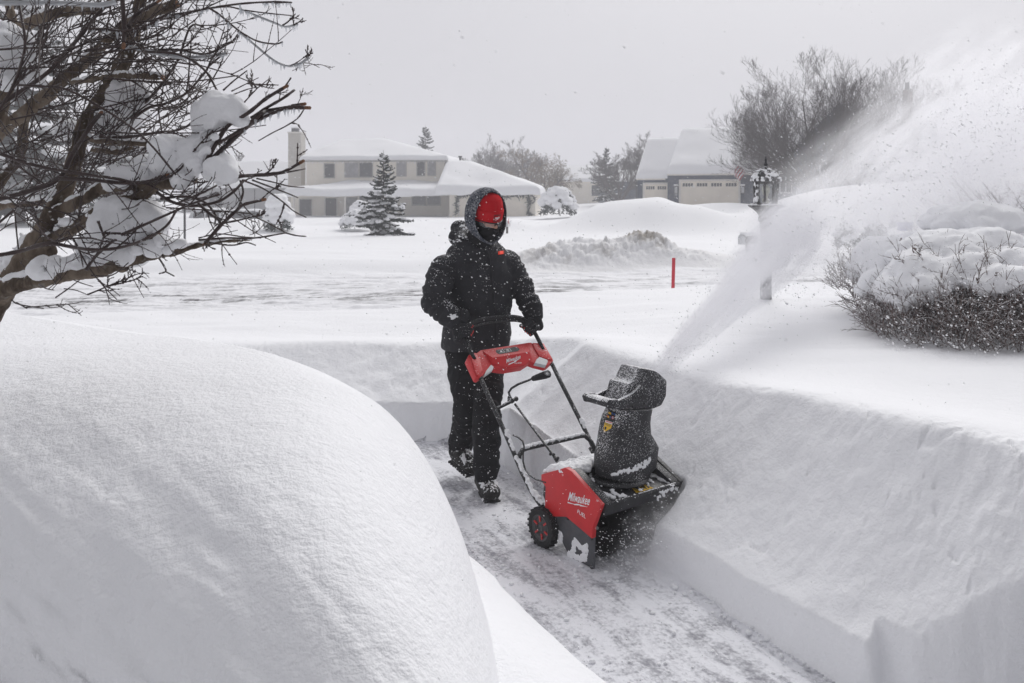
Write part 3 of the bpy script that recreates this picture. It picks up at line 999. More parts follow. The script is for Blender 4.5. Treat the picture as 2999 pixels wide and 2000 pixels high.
# ---------------------------------------------------------------- bare trees
def grow(base, stems, height, spread, seed, levels=5, r0=0.16, kids=(6, 6, 6, 5), ratio=0.58, upw=0.25, droop=0.0, thin=0.010):
    """Returns (trunk builder, crown builder)."""
    R_ = random.Random(seed)
    tk, cr = MB(), MB()

    def br(p, d, L, r, lv):
        n = 5 if lv <= 1 else (4 if lv < levels else 3)
        pts, rad = [p], [r]
        dd = d.copy()
        for k in range(n):
            j = Vector((R_.gauss(0, 1), R_.gauss(0, 1), R_.gauss(0, 0.7))) * (0.07 if lv < 2 else 0.085)
            dd = (dd + j + Vector((0, 0, upw * 0.35 - droop * (lv >= 3) * 0.5))).normalized()
            pts.append(pts[-1] + dd * (L / n)); rad.append(max(thin * 0.7, r * (1 - 0.72 * (k + 1) / n)))
        (tk if lv <= 1 else cr).tube(pts, rad, 7 if lv == 0 else (5 if lv == 1 else 3), cap=False)
        if lv >= levels: return
        nk = kids[min(lv, len(kids) - 1)]
        for k in range(nk):
            t = 0.22 + 0.78 * (k + R_.random() * 0.8) / nk
            i = min(int(t * n), n - 1); q = pts[i].lerp(pts[i + 1], t * n - i)
            ax = (pts[i + 1] - pts[i]).normalized()
            rnd = Vector((R_.gauss(0, 1), R_.gauss(0, 1), R_.gauss(0, 1))); sd_ = (rnd - ax * rnd.dot(ax)).normalized()
            an = math.radians(R_.uniform(28, 58) if lv < 2 else R_.uniform(20, 46))
            nd = (ax * math.cos(an) + sd_ * math.sin(an) + Vector((0, 0, upw * 0.4))).normalized()
            br(q, nd, L * ratio * (1.15 - 0.45 * t) * R_.uniform(0.75, 1.2), max(thin, r * (1 - 0.72 * t) * 0.62), lv + 1)
    for k in range(stems):
        a = 2 * math.pi * (k + R_.random() * 0.5) / stems
        tl = spread * R_.uniform(0.35, 1.0) if stems > 1 else spread * 0.1
        d = Vector((math.cos(a) * tl, math.sin(a) * tl, 1)).normalized()
        br(Vector(base) + Vector((math.cos(a), math.sin(a), 0)) * (0.15 if stems > 1 else 0), d, height * R_.uniform(0.5, 0.66), r0 * R_.uniform(0.8, 1.1), 0)
    return tk, cr


def bare_tree(base, label, crown_mat, group=None, **kw):
    R = thing('bare_tree', base, label, 'tree', group)
    tk, cr = grow(base, **kw)
    tk.build('trunk', M_BARK, R); cr.build('crown', crown_mat, R)
    return R


# ---------------------------------------------------------------- snow-laden spruce
def spruce(base, H_, Rb, label, snow=1.0, seed=1, tufts=1.0, name='spruce_tree', group=None, fade=0.0):
    R_ = random.Random(seed); base = Vector(base)
    R = thing(name, base, label, 'tree', group)
    mb = MB(); mb.tube([base, base + UPV * H_ * 0.5, base + UPV * H_], [0.05 * H_ / 3, 0.03 * H_ / 3, 0.006], 7); mb.build('trunk', M_BARK, R)
    nd, sn = MB(), MB()
    nb = int(105 * tufts)
    for k in range(nb):
        t = (k + R_.random()) / nb
        z = H_ * (0.06 + 0.90 * t ** 0.92)
        L = Rb * (1 - t) ** 0.85 * R_.uniform(0.55, 1.22) + 0.07 * H_ / 3
        a = R_.random() * 6.283
        d = Vector((math.cos(a), math.sin(a), 0)); side = Vector((-d.y, d.x, 0))
        n = max(4, int(9 * L / Rb) + 2)
        pts = []
        for i in range(n + 1):
            u = i / n
            pts.append(base + UPV * (z + L * (0.16 * u - 0.62 * u * u * (1 - t * 0.9) + 0.28 * u ** 4)) + d * L * u)
        nd.tube(pts, [0.012 * H_ / 3 * (1 - 0.7 * i / n) for i in range(n + 1)], 3, cap=False)
        for i in range(1, n + 1):
            p = pts[i]; w_ = L * 0.30 * (1 - 0.65 * i / n) + 0.035 * H_ / 3
            for s in (-1, 1, 0):
                for q in range(3):
                    dr = (d * R_.uniform(0.3, 0.9) + side * s * R_.uniform(0.6, 1.0) + UPV * R_.uniform(-0.45, 0.12)).normalized()
                    ln = (w_ if s else w_ * 0.7) * R_.uniform(0.6, 1.1); o = p + side * s * 0.01
                    e = o + dr * ln; wv = dr.cross(Vector((R_.gauss(0, 1), R_.gauss(0, 1), R_.gauss(0, 1)))).normalized() * (0.015 * H_ / 3 + ln * 0.085)
                    m_ = o.lerp(e, 0.45)
                    nd.add([o, m_ + wv, e, m_ - wv], [(0, 1, 2, 3)], 0, False)
                    wv2 = wv.cross(dr).normalized() * wv.length
                    nd.add([o, m_ + wv2, e, m_ - wv2], [(0, 1, 2, 3)], 0, False)
            if R_.random() < snow * (0.25 + 0.75 * (i / n)):
                rr = w_ * R_.uniform(0.32, 0.66)
                sn.ell(p + UPV * rr * 0.55, (rr * R_.uniform(0.9, 1.4), rr * R_.uniform(0.9, 1.4), rr * 0.5), 8, 6)
    nd.build('foliage', M_NEEDLE, R)
    if sn.v:
        vox = max(0.025, H_ * 0.007)
        put('snow_load', remesh(sn, vox, 1, lambda co, no: co + no * vox * 1.2 * fbm3(co * 0.6 / vox * 0.12, 3, seed)[:, None]), M_FSNOW, R)
    return R


def snowy_bush(base, w, h, label, seed, dark=0.5, group=None, name='snowy_shrub', twig=None):
    """Rounded shrub: dark leafy tufts breaking through lumps of snow."""
    R_ = random.Random(seed); base = Vector(base)
    R = thing(name, base, label, 'shrub', group)
    tw, sn = MB(), MB()
    for k in range(int(420)):
        a = R_.random() * 6.283; el = math.asin(R_.uniform(0.0, 0.98)); rr = R_.uniform(0.55, 1.0)
        d = Vector((math.cos(a) * math.cos(el) * w / 2, math.sin(a) * math.cos(el) * w / 2, math.sin(el) * h))
        p = base + d * rr
        for q in range(4):
            e = p + (d.normalized() + Vector((R_.gauss(0, .7), R_.gauss(0, .7), R_.gauss(0, .6)))).normalized() * h * R_.uniform(0.06, 0.14)
            wv = (e - p).cross(Vector((R_.gauss(0, 1), R_.gauss(0, 1), R_.gauss(0, 1)))).normalized() * h * 0.022
            m_ = p.lerp(e, .5); tw.add([p, m_ + wv, e, m_ - wv], [(0, 1, 2, 3)], 0, False)
    for k in range(int(60 * (1 - dark) * 2)):
        a = R_.random() * 6.283; el = math.asin(R_.uniform(0.25, 1.0)); d = Vector((math.cos(a) * math.cos(el) * w / 2, math.sin(a) * math.cos(el) * w / 2, math.sin(el) * h))
        r = h * R_.uniform(0.08, 0.20); sn.ell(base + d * 0.96, (r, r, r * 0.7), 8, 6)
    tw.build('foliage', twig or M_NEEDLE, R)
    put('snow_load', remesh(sn, h * 0.025, 2, lambda co, no: co + no * h * 0.02 * fbm3(co * 4 / h, 3, seed)[:, None]), M_FSNOW, R)
    return R


def car(px_, py, Y, L, label, body_m, seed):
    b = at(px_, py, Y)
    R = thing('parked_car', b, label, 'car')
    o = b
    P = lambda x, y, z: Vector((o.x + x, o.y + y, o.z + z))
    prof = [(-L / 2, 0.35), (-L / 2 + 0.05, 0.95), (-L / 2 + 0.35, 1.05), (-L / 2 + 0.65, 1.72), (L * 0.10, 1.78), (L * 0.26, 1.12), (L / 2 - 0.1, 1.0), (L / 2, 0.7), (L / 2, 0.35)]
    mb = MB(); mb.prism(prof, lambda p: P(p[0], 0, p[1]), lambda p: P(p[0], 1.8, p[1])); bo = mb.build('body', body_m, R, bevel=0.08, auto=40)
    for x0, x1 in ((-L / 2 + 0.75, -L * 0.16), (-L * 0.13, L * 0.09)):
        mb = MB(); mb.prism([(x0, 1.14), (x1, 1.14), (x1 - 0.04, 1.62), (x0 + 0.08, 1.62)], lambda p: P(p[0], -0.006, p[1]), lambda p: P(p[0], 0.03, p[1])); mb.build('window', M_PANE, R)
    mb = MB(); mb.box(tuple(P(-L / 2 + 0.2, -0.008, 0.86)), tuple(P(L * 0.05, 0.02, 0.93))); mb.build('stripe', M_REDP, R)
    for x in (-L * 0.31, L * 0.31):
        mb = MB(); mb.lathe(P(x, 0.1, 0.33), [(0.0, -0.1), (0.2, -0.11), (0.33, -0.08), (0.33, 0.1), (0, 0.1)], 18, axis=(0, 1, 0)); mb.build('wheel', M_RUB_F, R)
    mb = MB()
    for k in range(26): mb.ell(P(-L * 0.38 + L * 0.5 * rng.random(), 0.2 + 1.4 * rng.random(), 1.78), (0.35, 0.35, 0.12), 8, 6)
    put('roof_snow', remesh(mb, 0.05, 2), M_FSNOW, R)
    return R



cream_house(); navy_house()
far_house(1700, 583, 105, 9, 2.2, 'small far house with snowy roof between the shrub and the bare trees', M_CREAM, 1.6)
far_house(1832, 567, 88, 4.2, 1.3, 'low snow covered shed roof beside the navy house', M_NAVY, 0.8)
far_house(760, 640, 82, 15, 3.0, 'pale grey house with low snowy roof behind the parked car', m_plain('grey_siding', (0.36, 0.36, 0.37), 0.8, vary=0.06, vs=1), 2.2)
bare_tree(at(2425, 590, 48), 'big bare many stemmed tree with fanned crown before the navy house', M_TWIGF, stems=16, height=9.8, spread=2.0, seed=6, levels=5, r0=0.12, kids=(7, 6, 5, 3), ratio=0.60, upw=0.26, thin=0.0058)
g2 = 'bare trees in the distance'
bare_tree(at(1580, 590, 92), 'tawny bare willow tree with drooping twigs behind the garage', M_WILLOW, g2, stems=7, height=7.4, spread=1.5, seed=9, levels=5, r0=0.18, kids=(6, 6, 5, 3), ratio=0.58, upw=0.10, droop=0.30, thin=0.011)
bare_tree(at(1480, 590, 105), 'grey rounded bare tree left of the tawny willow', M_TWIGF, g2, stems=6, height=9.0, spread=1.3, seed=12, levels=5, r0=0.18, kids=(6, 6, 5, 3), ratio=0.58, thin=0.012)
bare_tree(at(1420, 590, 110), 'low bare tree at the left end of the distant row', M_TWIGF, g2, stems=6, height=7.4, spread=1.3, seed=15, levels=5, r0=0.16, kids=(6, 5, 5, 3), ratio=0.58, thin=0.012)
bare_tree(at(1815, 590, 80), 'bare twiggy tree behind the dark fir beside the navy house', M_TWIGF, g2, stems=6, height=5.8, spread=1.2, seed=18, levels=5, r0=0.12, kids=(6, 5, 5, 3), ratio=0.58, thin=0.010)
bare_tree(at(1895, 570, 96), 'bare tree top rising behind the roof of the navy house', M_TWIGF, g2, stems=6, height=7.6, spread=1.1, seed=20, levels=5, r0=0.14, kids=(6, 5, 5, 3), ratio=0.58, thin=0.011)
bare_tree(at(630, 600, 95), 'faint bare tree behind the pale grey house', M_TWIGF, g2, stems=4, height=8.5, spread=0.9, seed=22, levels=5, r0=0.18, kids=(5, 5, 4, 4), ratio=0.56, thin=0.02)
spruce(at(1123, 716, 32), 3.55, 1.02, 'snow laden spruce in the yard in front of the cream house', 0.60, 3)
spruce(at(1246, 600, 88), 8.3, 1.8, 'dark spruce top rising behind the cream house roof', 0.15, 7, group='distant evergreens')
spruce(at(1776, 600, 84), 5.8, 1.5, 'dark narrow fir among the bare trees beside the navy house', 0.15, 8, group='distant evergreens')
spruce(at(345, 655, 58), 10.5, 3.6, 'pale grey green spruce far behind the icy branches', 0.7, 11, group='evergreens behind the icy tree')
spruce(at(60, 665, 46), 15.0, 4.2, 'tall grey spruce at the left edge behind the icy branches', 0.6, 13, group='evergreens behind the icy tree')
snowy_bush(at(1633, 628, 58), 2.5, 1.9, 'round evergreen bush capped with snow right of the cream garage', 31, 0.45)
snowy_bush(at(815, 672, 34), 1.0, 1.35, 'tall snow crusted shrub at the left end of the cream house', 33, 0.25)
snowy_bush(at(1060, 640, 40), 1.2, 0.85, 'pillowy snow covered shrub left of the spruce', 35, 0.02)
snowy_bush(at(1045, 668, 36), 1.4, 0.75, 'low snow mounded shrub at the foot of the spruce', 36, 0.0)
gE = 'small evergreen shrubs near the right edge'
snowy_bush(at(2483, 722, 17), 0.50, 0.50, 'small dark evergreen shrub nearest the lamp post', 41, 0.8, gE)
snowy_bush(at(2562, 712, 18), 0.50, 0.55, 'pointed small evergreen shrub second from the lamp post', 42, 0.8, gE)
snowy_bush(at(2628, 668, 24), 0.44, 0.42, 'small evergreen shrub beside the blue tub', 43, 0.7, gE)
snowy_bush(at(2708, 650, 26), 0.30, 0.26, 'tiniest evergreen tuft right of the blue tub', 44, 0.7, gE)
car(625, 688, 60, 4.4, 'white car with a red side stripe parked behind the icy branches', m_plain('white_paint', (0.66, 0.67, 0.69), 0.3), 1)
car(735, 690, 61, 4.2, 'dark car parked right of the white car behind the icy branches', m_plain('dark_paint', (0.07, 0.075, 0.085), 0.3), 2)


def small_things():
    # sign post among the branches
    p = at(541, 727, 26); R = thing('sign_post', p, 'thin grey steel post standing in the snow behind the icy branches', 'post')
    mb = MB(); mb.tube([p, p + UPV * 1.15], 0.035, 8); mb.build('shaft', M_METAL, R); mb = MB(); mb.lathe(p + UPV * 1.15, [(0.035, 0), (0.045, .01), (0.045, .03), (0, .045)], 8); mb.build('cap', M_METAL, R)
    p = at(746, 686, 30); R = thing('marker_rod', p, 'very thin dark marker rod left of the cream house', 'marker')
    mb = MB(); mb.tube([p - UPV * .2, p + UPV * 1.55], 0.012, 6); mb.build('rod', M_METAL, R); mb = MB(); mb.ell(p + UPV * 1.56, .018, 8, 6); mb.build('tip', M_METAL, R)
    # mailboxes
    def mailbox(x, y, Y, s, yaw, lab, body, flag):
        p = at(x, y, Y); R = thing('mailbox', p, lab, 'mailbox', 'mailboxes across the street')
        t = math.radians(yaw); e1, e2 = Vector((math.cos(t), math.sin(t), 0)), Vector((-math.sin(t), math.cos(t), 0))
        prof = [(-.085, 0), (.085, 0), (.085, .13)] + [(.085 * math.cos(a), .13 + .085 * math.sin(a)) for a in np.linspace(.3, 2.84, 8)] + [(-.085, .13)]
        mb = MB(); mb.prism(prof, lambda q: p + e1 * q[0] * s + UPV * q[1] * s, lambda q: p + e1 * q[0] * s + UPV * q[1] * s + e2 * .48 * s); mb.build('box', body, R, bevel=.006)
        mb = MB(); mb.prism([(a * .94, b * .96 + .004) for a, b in prof], lambda q: p + e1 * q[0] * s + UPV * q[1] * s - e2 * .012 * s, lambda q: p + e1 * q[0] * s + UPV * q[1] * s - e2 * .002); d = mb.build('door', M_LGREY, R)
        mb = MB(); mb.tube([p - UPV * 1.1 * s + e2 * .22 * s, p + e2 * .22 * s], .045 * s, 8); mb.build('post', M_BARK, R)
        mb = MB()
        for k in range(16): mb.ell(p + e1 * .05 * s * rng.normal() + e2 * (.05 + .4 * rng.random()) * s + UPV * .215 * s, (.07 * s, .07 * s, .05 * s), 8, 6)
        put('snow_cap', remesh(mb, .012 * s, 2), M_FSNOW, R)
        if flag:
            mb = MB(); c = p + e1 * .095 * s + UPV * .12 * s + e2 * .1 * s; mb.hexa([c + e1 * i * .004 + e2 * j * .03 * s for i, j in ((-1, -1), (1, -1), (1, 1), (-1, 1))] + [c + UPV * .22 * s + e1 * i * .004 + e2 * j * .03 * s for i, j in ((-1, -1), (1, -1), (1, 1), (-1, 1))]); mb.build('flag', M_REDP, R)
    mailbox(2172, 716, 22, 1.25, -48, 'grey mailbox half buried in the ploughed snow right of the red stake', M_METAL, False)
    mailbox(1481, 664, 33, 0.95, -15, 'small white mailbox with red flag on a snow heap beside the person', M_WHITEF, True)
    # red stake
    p = at(1968.5, 866, 10.8); q = at(1973.5, 755, 10.8)
    R = thing('stake', p, 'flat red marker stake standing upright in the snow by the road', 'stake')
    mb = MB(); e = Vector((0.021, 0.0, 0)); d = Vector((0, 0.012, 0))
    mb.hexa([p - UPV * .35 - e, p - UPV * .35 + e, p - UPV * .35 + e + d, p - UPV * .35 - e + d, q - e, q + e, q + e + d, q - e + d])
    mb.build('board', m_plain('stake_red', (0.52, 0.035, 0.055), 0.6, vary=.08, vs=30), R, bevel=.002)
    # blue tub
    p = at(2650, 664, 23); R = thing('tub', p, 'blue plastic tub half buried in snow behind the small shrubs', 'tub')
    mb = MB(); mb.lathe(p, [(.0, -.1), (.17, -.1), (.20, .11), (.215, .11), (.215, .125), (.0, .13)], 18); mb.build('shell', m_plain('blue_plastic', (.05, .07, .30), .5), R)
    mb = MB(); mb.ell(p + UPV * .13, (.16, .16, .04), 10, 6); mb.build('snow_cap', M_FSNOW, R)


small_things()


def lamp_post():
    Y = 8.6
    p = at(2243, 893, Y)
    R = thing('lamp_post', p, 'black lantern lamp post with glass panes and a cap of snow', 'lamp post')
    c = at(2243, 600, Y); c = Vector((c.x, c.y, 0))
    z = lambda y: CAM_Z - (y - V0) / F * Y
    s = Y / F
    M_LB = m_dusted('black_iron', (0.022, 0.022, 0.024), 0.5, specks=0.68, fine=60, up=0.22, big=14)
    mb = MB(); e = 13.5 * s
    q = lambda h_, e_: [Vector((c.x + i * e_, c.y + j * e_, h_)) for i, j in ((-1, -1), (1, -1), (1, 1), (-1, 1))]
    mb.hexa(q(p.z - .6, e) + q(z(640), e)); mb.build('post', M_LB, R, bevel=.006)
    mb = MB(); mb.lathe(c, [(20 * s, z(650)), (22 * s, z(642)), (20 * s, z(632)), (26 * s, z(622)), (40 * s, z(610)), (50 * s, z(604)), (52 * s, z(601)), (44 * s, z(599))], 8, phase=math.pi / 8, smooth=False); mb.build('base_flare', M_LB, R)
    mb = MB()
    rc = 30 * s
    zt, z0 = z(535), z(599)
    cor = [Vector((math.cos(math.pi / 8 + k * math.pi / 4), math.sin(math.pi / 8 + k * math.pi / 4), 0)) for k in range(8)]
    for d in cor: mb.tube([c + d * rc + UPV * z0, c + d * (rc * 1.12) + UPV * zt], .0125, 6)
    for zz, r in ((z0, rc), (zt, rc * 1.12)):
        for k in range(8):
            mb.tube([c + cor[k] * r + UPV * zz, c + cor[(k + 1) % 8] * r + UPV * zz], .014, 6)
    cage = mb.build('cage', M_LB, R)
    mg = bpy.data.materials.new('lantern_glass'); mg.use_nodes = True
    b = mg.node_tree.nodes['Principled BSDF']; b.inputs['Base Color'].default_value = (.75, .78, .8, 1); b.inputs['Alpha'].default_value = .14; b.inputs['Roughness'].default_value = .15
    mb = MB()
    for k in range(8): mb.add([c + cor[k] * rc * .985 + UPV * z0, c + cor[(k + 1) % 8] * rc * .985 + UPV * z0, c + cor[(k + 1) % 8] * rc * 1.10 + UPV * zt, c + cor[k] * rc * 1.10 + UPV * zt], [(0, 1, 2, 3)], 0, False)
    mb.build('glass', mg, R)
    mb = MB(); mb.lathe(c, [(.0, z(594)), (.035, z(594)), (.035, z(582)), (.02, z(580)), (.02, z(576)), (.030, z(570)), (.042, z(556)), (.036, z(546)), (.018, z(541)), (0, z(540))], 14); mb.build('bulb', m_plain('frosted_bulb', (.62, .62, .52), .4), R)
    mb = MB(); mb.lathe(c, [(rc * 1.1, zt), (43 * s, z(530)), (44 * s, z(526)), (40 * s, z(518)), (30 * s, z(506)), (18 * s, z(497)), (9 * s, z(490)), (6 * s, z(487))], 8, phase=math.pi / 8, smooth=False); roof = mb.build('lantern_roof', M_LB, R)
    mb = MB(); mb.lathe(c, [(9 * s, z(492)), (5 * s, z(488)), (4 * s, z(486)), (7 * s, z(482)), (4 * s, z(478)), (2.5 * s, z(474)), (4 * s, z(470)), (3 * s, z(464)), (.6 * s, z(457))], 12); mb.build('finial', M_LB, roof)
    mb = MB()
    for k in range(75):
        t = rng.random() * 6.283; u = rng.random() ** .6
        if math.cos(t + .2) > .93: continue
        r = (12 + 30 * u) * s; yy = 495 + 29 * u ** 1.3
        mb.ell(c + Vector((math.cos(t) * r, math.sin(t) * r, z(yy) + .004)), (.020, .020, .010), 7, 6)
    for k in range(16):
        t = rng.random() * 6.283; mb.ell(c + Vector((math.cos(t) * 42 * s, math.sin(t) * 42 * s, z(526) - .006)), (.016, .016, .014), 7, 6)
    put('snow_cap', remesh(mb, .007, 2, lambda co, no: co + no * .005 * fbm3(co * 30, 3, 9)[:, None]), M_FSNOW, roof)
    mb = MB()
    for k in range(12):
        t = 2.9 + 0.8 * rng.random(); zz = z0 + (zt - z0) * rng.random() ** .7
        mb.ell(c + Vector((math.cos(t) * rc * 1.06, math.sin(t) * rc * 1.06, zz)), (.018, .018, .022), 7, 6)
    for k in range(40):
        t = rng.random() * 6.283; mb.ell(c + Vector((math.cos(t) * 42 * s, math.sin(t) * 42 * s, z(600) + .004)), (.02, .02, .010), 7, 6)
    put('blown_snow', remesh(mb, .007, 2, lambda co, no: co + no * .004 * fbm3(co * 30, 3, 9)[:, None]), M_FSNOW, cage)


lamp_post()


# ---------------------------------------------------------------- big snow-loaded shrubs at the right edge
def thicket(name, base, w, d, h, label, seed, caps, n=1500, group=None):
    R_ = random.Random(seed); base = Vector(base)
    R = thing(name, base, label, 'shrub', group)
    tw = MB(); st = MB()
    for k in range(n):
        a = R_.random() * 6.283; rr = math.sqrt(R_.random())
        p = base + Vector((math.cos(a) * rr * w / 2, math.sin(a) * rr * d / 2, 0))
        top = h * math.sqrt(max(.05, 1 - rr ** 2.4)) * R_.uniform(.5, 1.0)
        z0 = R_.random() ** 1.5 * top * .8
        q = p + UPV * z0
        dr = Vector((math.cos(a) * rr * .6 + R_.gauss(0, .45), math.sin(a) * rr * .6 + R_.gauss(0, .45), R_.uniform(.25, 1.1))).normalized()
        L = R_.uniform(.18, .42) * h; pts = [q]
        for i in range(4):
            dr = (dr + Vector((R_.gauss(0, .18), R_.gauss(0, .18), R_.gauss(.03, .14)))).normalized(); pts.append(pts[-1] + dr * L / 4)
        tw.tube(pts, [.0032, .0028, .0024, .002, .0015], 3, cap=False)
        for i in (1, 2, 3):
            for s in range(2):
                e = pts[i] + (dr + Vector((R_.gauss(0, .8), R_.gauss(0, .8), R_.gauss(0, .6)))).normalized() * L * R_.uniform(.15, .4)
                tw.tube([pts[i], pts[i].lerp(e, .5) + Vector((0, 0, .01)), e], [.002, .0018, .0012], 3, cap=False)
    for k in range(14):
        a = R_.random() * 6.283; e = base + Vector((math.cos(a) * w * .33, math.sin(a) * d * .33, h * R_.uniform(.6, .9)))
        st.tube([base + Vector((math.cos(a) * .1, math.sin(a) * .1, -.1)), base.lerp(e, .5) + Vector((R_.gauss(0, .05), R_.gauss(0, .05), .05)), e], [.02, .014, .007], 6)
    st.build('stems', M_STEM, R); tw.build('twigs', M_STEM, R)
    sn = MB()
    for x, y, Y, rx, rz, ry in caps:
        c = at(x, y, Y); m = Y / F
        sn.ell(c, (rx * m, ry, rz * m), 20, 12)
        for k in range(7):
            t = R_.random() * 6.283; sn.ell(c + Vector((math.cos(t) * rx * m * .8, math.sin(t) * ry * .8, -rz * m * R_.uniform(.1, .5))), (rx * m * R_.uniform(.25, .45), ry * .4, rz * m * R_.uniform(.3, .5)), 12, 8)
    put('snow_load', remesh(sn, .022, 5, lambda co, no: co + no * (.050 * fbm3(co * 4.5, 3, seed)[:, None] + .020 * fbm3(co * 13, 3, seed + 3)[:, None])), M_CLUMP, R)
    return R


M_STEM = m_dusted('reddish_twigs', (0.125, 0.085, 0.074), 0.8, specks=0.57, fine=60, up=0.25, big=9, spec=0.2)
M_CLUMP = m_snow('clumped_snow', 70, 0.25, 14, 0.4)
gS = 'big snow loaded shrubs at the right edge'
thicket('snowy_thicket', gnd(2900, 985, 0.72), 1.75, 1.7, 0.78, 'dark twiggy shrub under heavy snow at the right edge, nearest the path', 51,
        [(2700, 790, 6.5, 80, 56, .32), (2760, 740, 6.8, 120, 66, .45), (2880, 730, 6.9, 120, 66, .45), (2985, 770, 6.3, 70, 50, .30), (2640, 855, 6.5, 60, 48, .28), (2720, 830, 6.25, 64, 34, .2), (2950, 815, 6.0, 70, 40, .22), (2830, 780, 6.4, 90, 44, .26), (2800, 815, 6.25, 52, 24, .16), (2905, 835, 6.0, 46, 26, .16), (2700, 860, 6.3, 40, 22, .14), (2860, 640, 7.6, 120, 50, .5)], 1800, gS)
thicket('snowy_thicket', at(2590, 850, 7.6), 0.9, 0.8, .55, 'shrub buried under a smooth snow dome with a few twigs out on its left', 53,
        [(2600, 775, 7.5, 96, 86, .36), (2570, 840, 7.2, 56, 50, .26), (2680, 735, 7.8, 96, 58, .40), (2650, 830, 7.2, 74, 60, .3)], 260, gS)
thicket('snowy_thicket', at(2990, 760, 9.0), 2.0, 1.8, 1.0, 'shrub with tall rounded snow caps in the far right corner', 55,
        [(2960, 640, 9.2, 110, 60, .6), (3040, 690, 8.6, 90, 60, .5), (2860, 700, 9.4, 90, 40, .5)], 700, gS)


def loose_twigs(spec, label, par_name='dry_stems', seed=1):
    """Bare stems poking out of the snow in front of the shrubs: one plant."""
    R_ = random.Random(seed)
    b = at(*spec[0][0]); R = thing('bare_shrub', b, label, 'shrub', gS)
    mb = MB(); tw = MB()
    for p0, p1 in spec:
        a, c = at(*p0), at(*p1); m_ = a.lerp(c, .5) + Vector((R_.gauss(0, .012), 0, R_.gauss(0, .012)))
        mb.tube([a, m_, c], [.006, .0045, .003], 5)
        for k in range(9):
            t = .2 + .8 * R_.random(); q = a.lerp(c, t); e = q + Vector((R_.gauss(0, .04), R_.gauss(0, .04), R_.uniform(.0, .06)))
            tw.tube([q, e], [.003, .0018], 3)
    mb.build('stems', M_STEM, R); tw.build('twigs', M_STEM, R)


loose_twigs([((2520, 870, 7.6), (2538, 765, 7.6)), ((2505, 872, 7.6), (2510, 790, 7.6)), ((2512, 870, 7.6), (2516, 795, 7.6)), ((2525, 860, 7.6), (2524, 790, 7.6)), ((2510, 850, 7.6), (2450, 818, 7.5)), ((2500, 860, 7.6), (2465, 832, 7.5)), ((2500, 880, 7.5), (2455, 884, 7.4)), ((2495, 888, 7.5), (2464, 868, 7.4)),
             ((2500, 870, 7.6), (2494, 775, 7.6)), ((2515, 862, 7.6), (2545, 838, 7.6)), ((2505, 878, 7.5), (2485, 850, 7.5))], 'bare red stems poking from the snow left of the snow domes', seed=3)
loose_twigs([((2715, 890, 6.4), (2676, 740, 6.5)), ((2715, 890, 6.4), (2700, 780, 6.45)), ((2705, 850, 6.4), (2630, 750, 6.4)), ((2690, 780, 6.45), (2612, 755, 6.4)), ((2690, 890, 6.4), (2640, 868, 6.3)), ((2730, 895, 6.4), (2780, 820, 6.4)), ((2690, 770, 6.5), (2672, 706, 6.5)),
             ((2700, 800, 6.45), (2690, 715, 6.5)), ((2830, 790, 6.3), (2822, 722, 6.3)), ((2860, 840, 6.2), (2850, 780, 6.3)), ((2940, 830, 6.1), (2930, 770, 6.2)), ((2950, 800, 6.1), (2975, 770, 6.2))], 'taller forked bare stem standing before the dark snowy shrub', seed=4)
# ---------------------------------------------------------------- icy tree at the left, close to the camera
def _bark():
    m = NT('tree_bark')
    n = m.noise(9, 5, 0.7, stretch=(1, 1, 0.35)); n2 = m.noise(60, 4, 0.7)
    c = m.mix(m.ramp(n, 0.35, 0.65), (0.058, 0.042, 0.031), (0.21, 0.168, 0.13))
    c = m.mix(m.ramp(m.noise(22, 4, 0.7), 0.58, 0.68, 0, 0.55), c, (0.26, 0.245, 0.22))
    s = m.ramp(m.math('ADD', m.noise(34, 4, 0.6), m.math('MULTIPLY', m.math('MAXIMUM', m.upz(), 0.0), 0.22)), 0.72, 0.80, 0, 0.85)
    m.color(m.mix(s, c, SNOW)).rough(0.85).spec(0.2)
    m.bump(m.math('ADD', m.math('MULTIPLY', n, 0.7), m.math('MULTIPLY', n2, 0.5)), 0.8, 0.01)
    return m.mat


M_TBARK = _bark()
M_SHOOT = m_dusted('dark_shoots', (0.036, 0.019, 0.017), 0.45, specks=0.72, fine=70, up=0.16, big=12, spec=0.5)
M_CUTW = m_plain('cut_wood', (0.20, 0.10, 0.055), 0.8, vary=0.2, vs=60)


def _ice():
    m = bpy.data.materials.new('ice'); m.use_nodes = True
    b = m.node_tree.nodes['Principled BSDF']
    b.inputs['Base Color'].default_value = (0.80, 0.83, 0.87, 1); b.inputs['Roughness'].default_value = 0.08
    b.inputs['Alpha'].default_value = 0.45; b.inputs['Specular IOR Level'].default_value = 0.9
    return m


M_ICE = _ice()
M_LUMP = m_snow('lodged_snow', 130, 0.22, 22, 0.35)



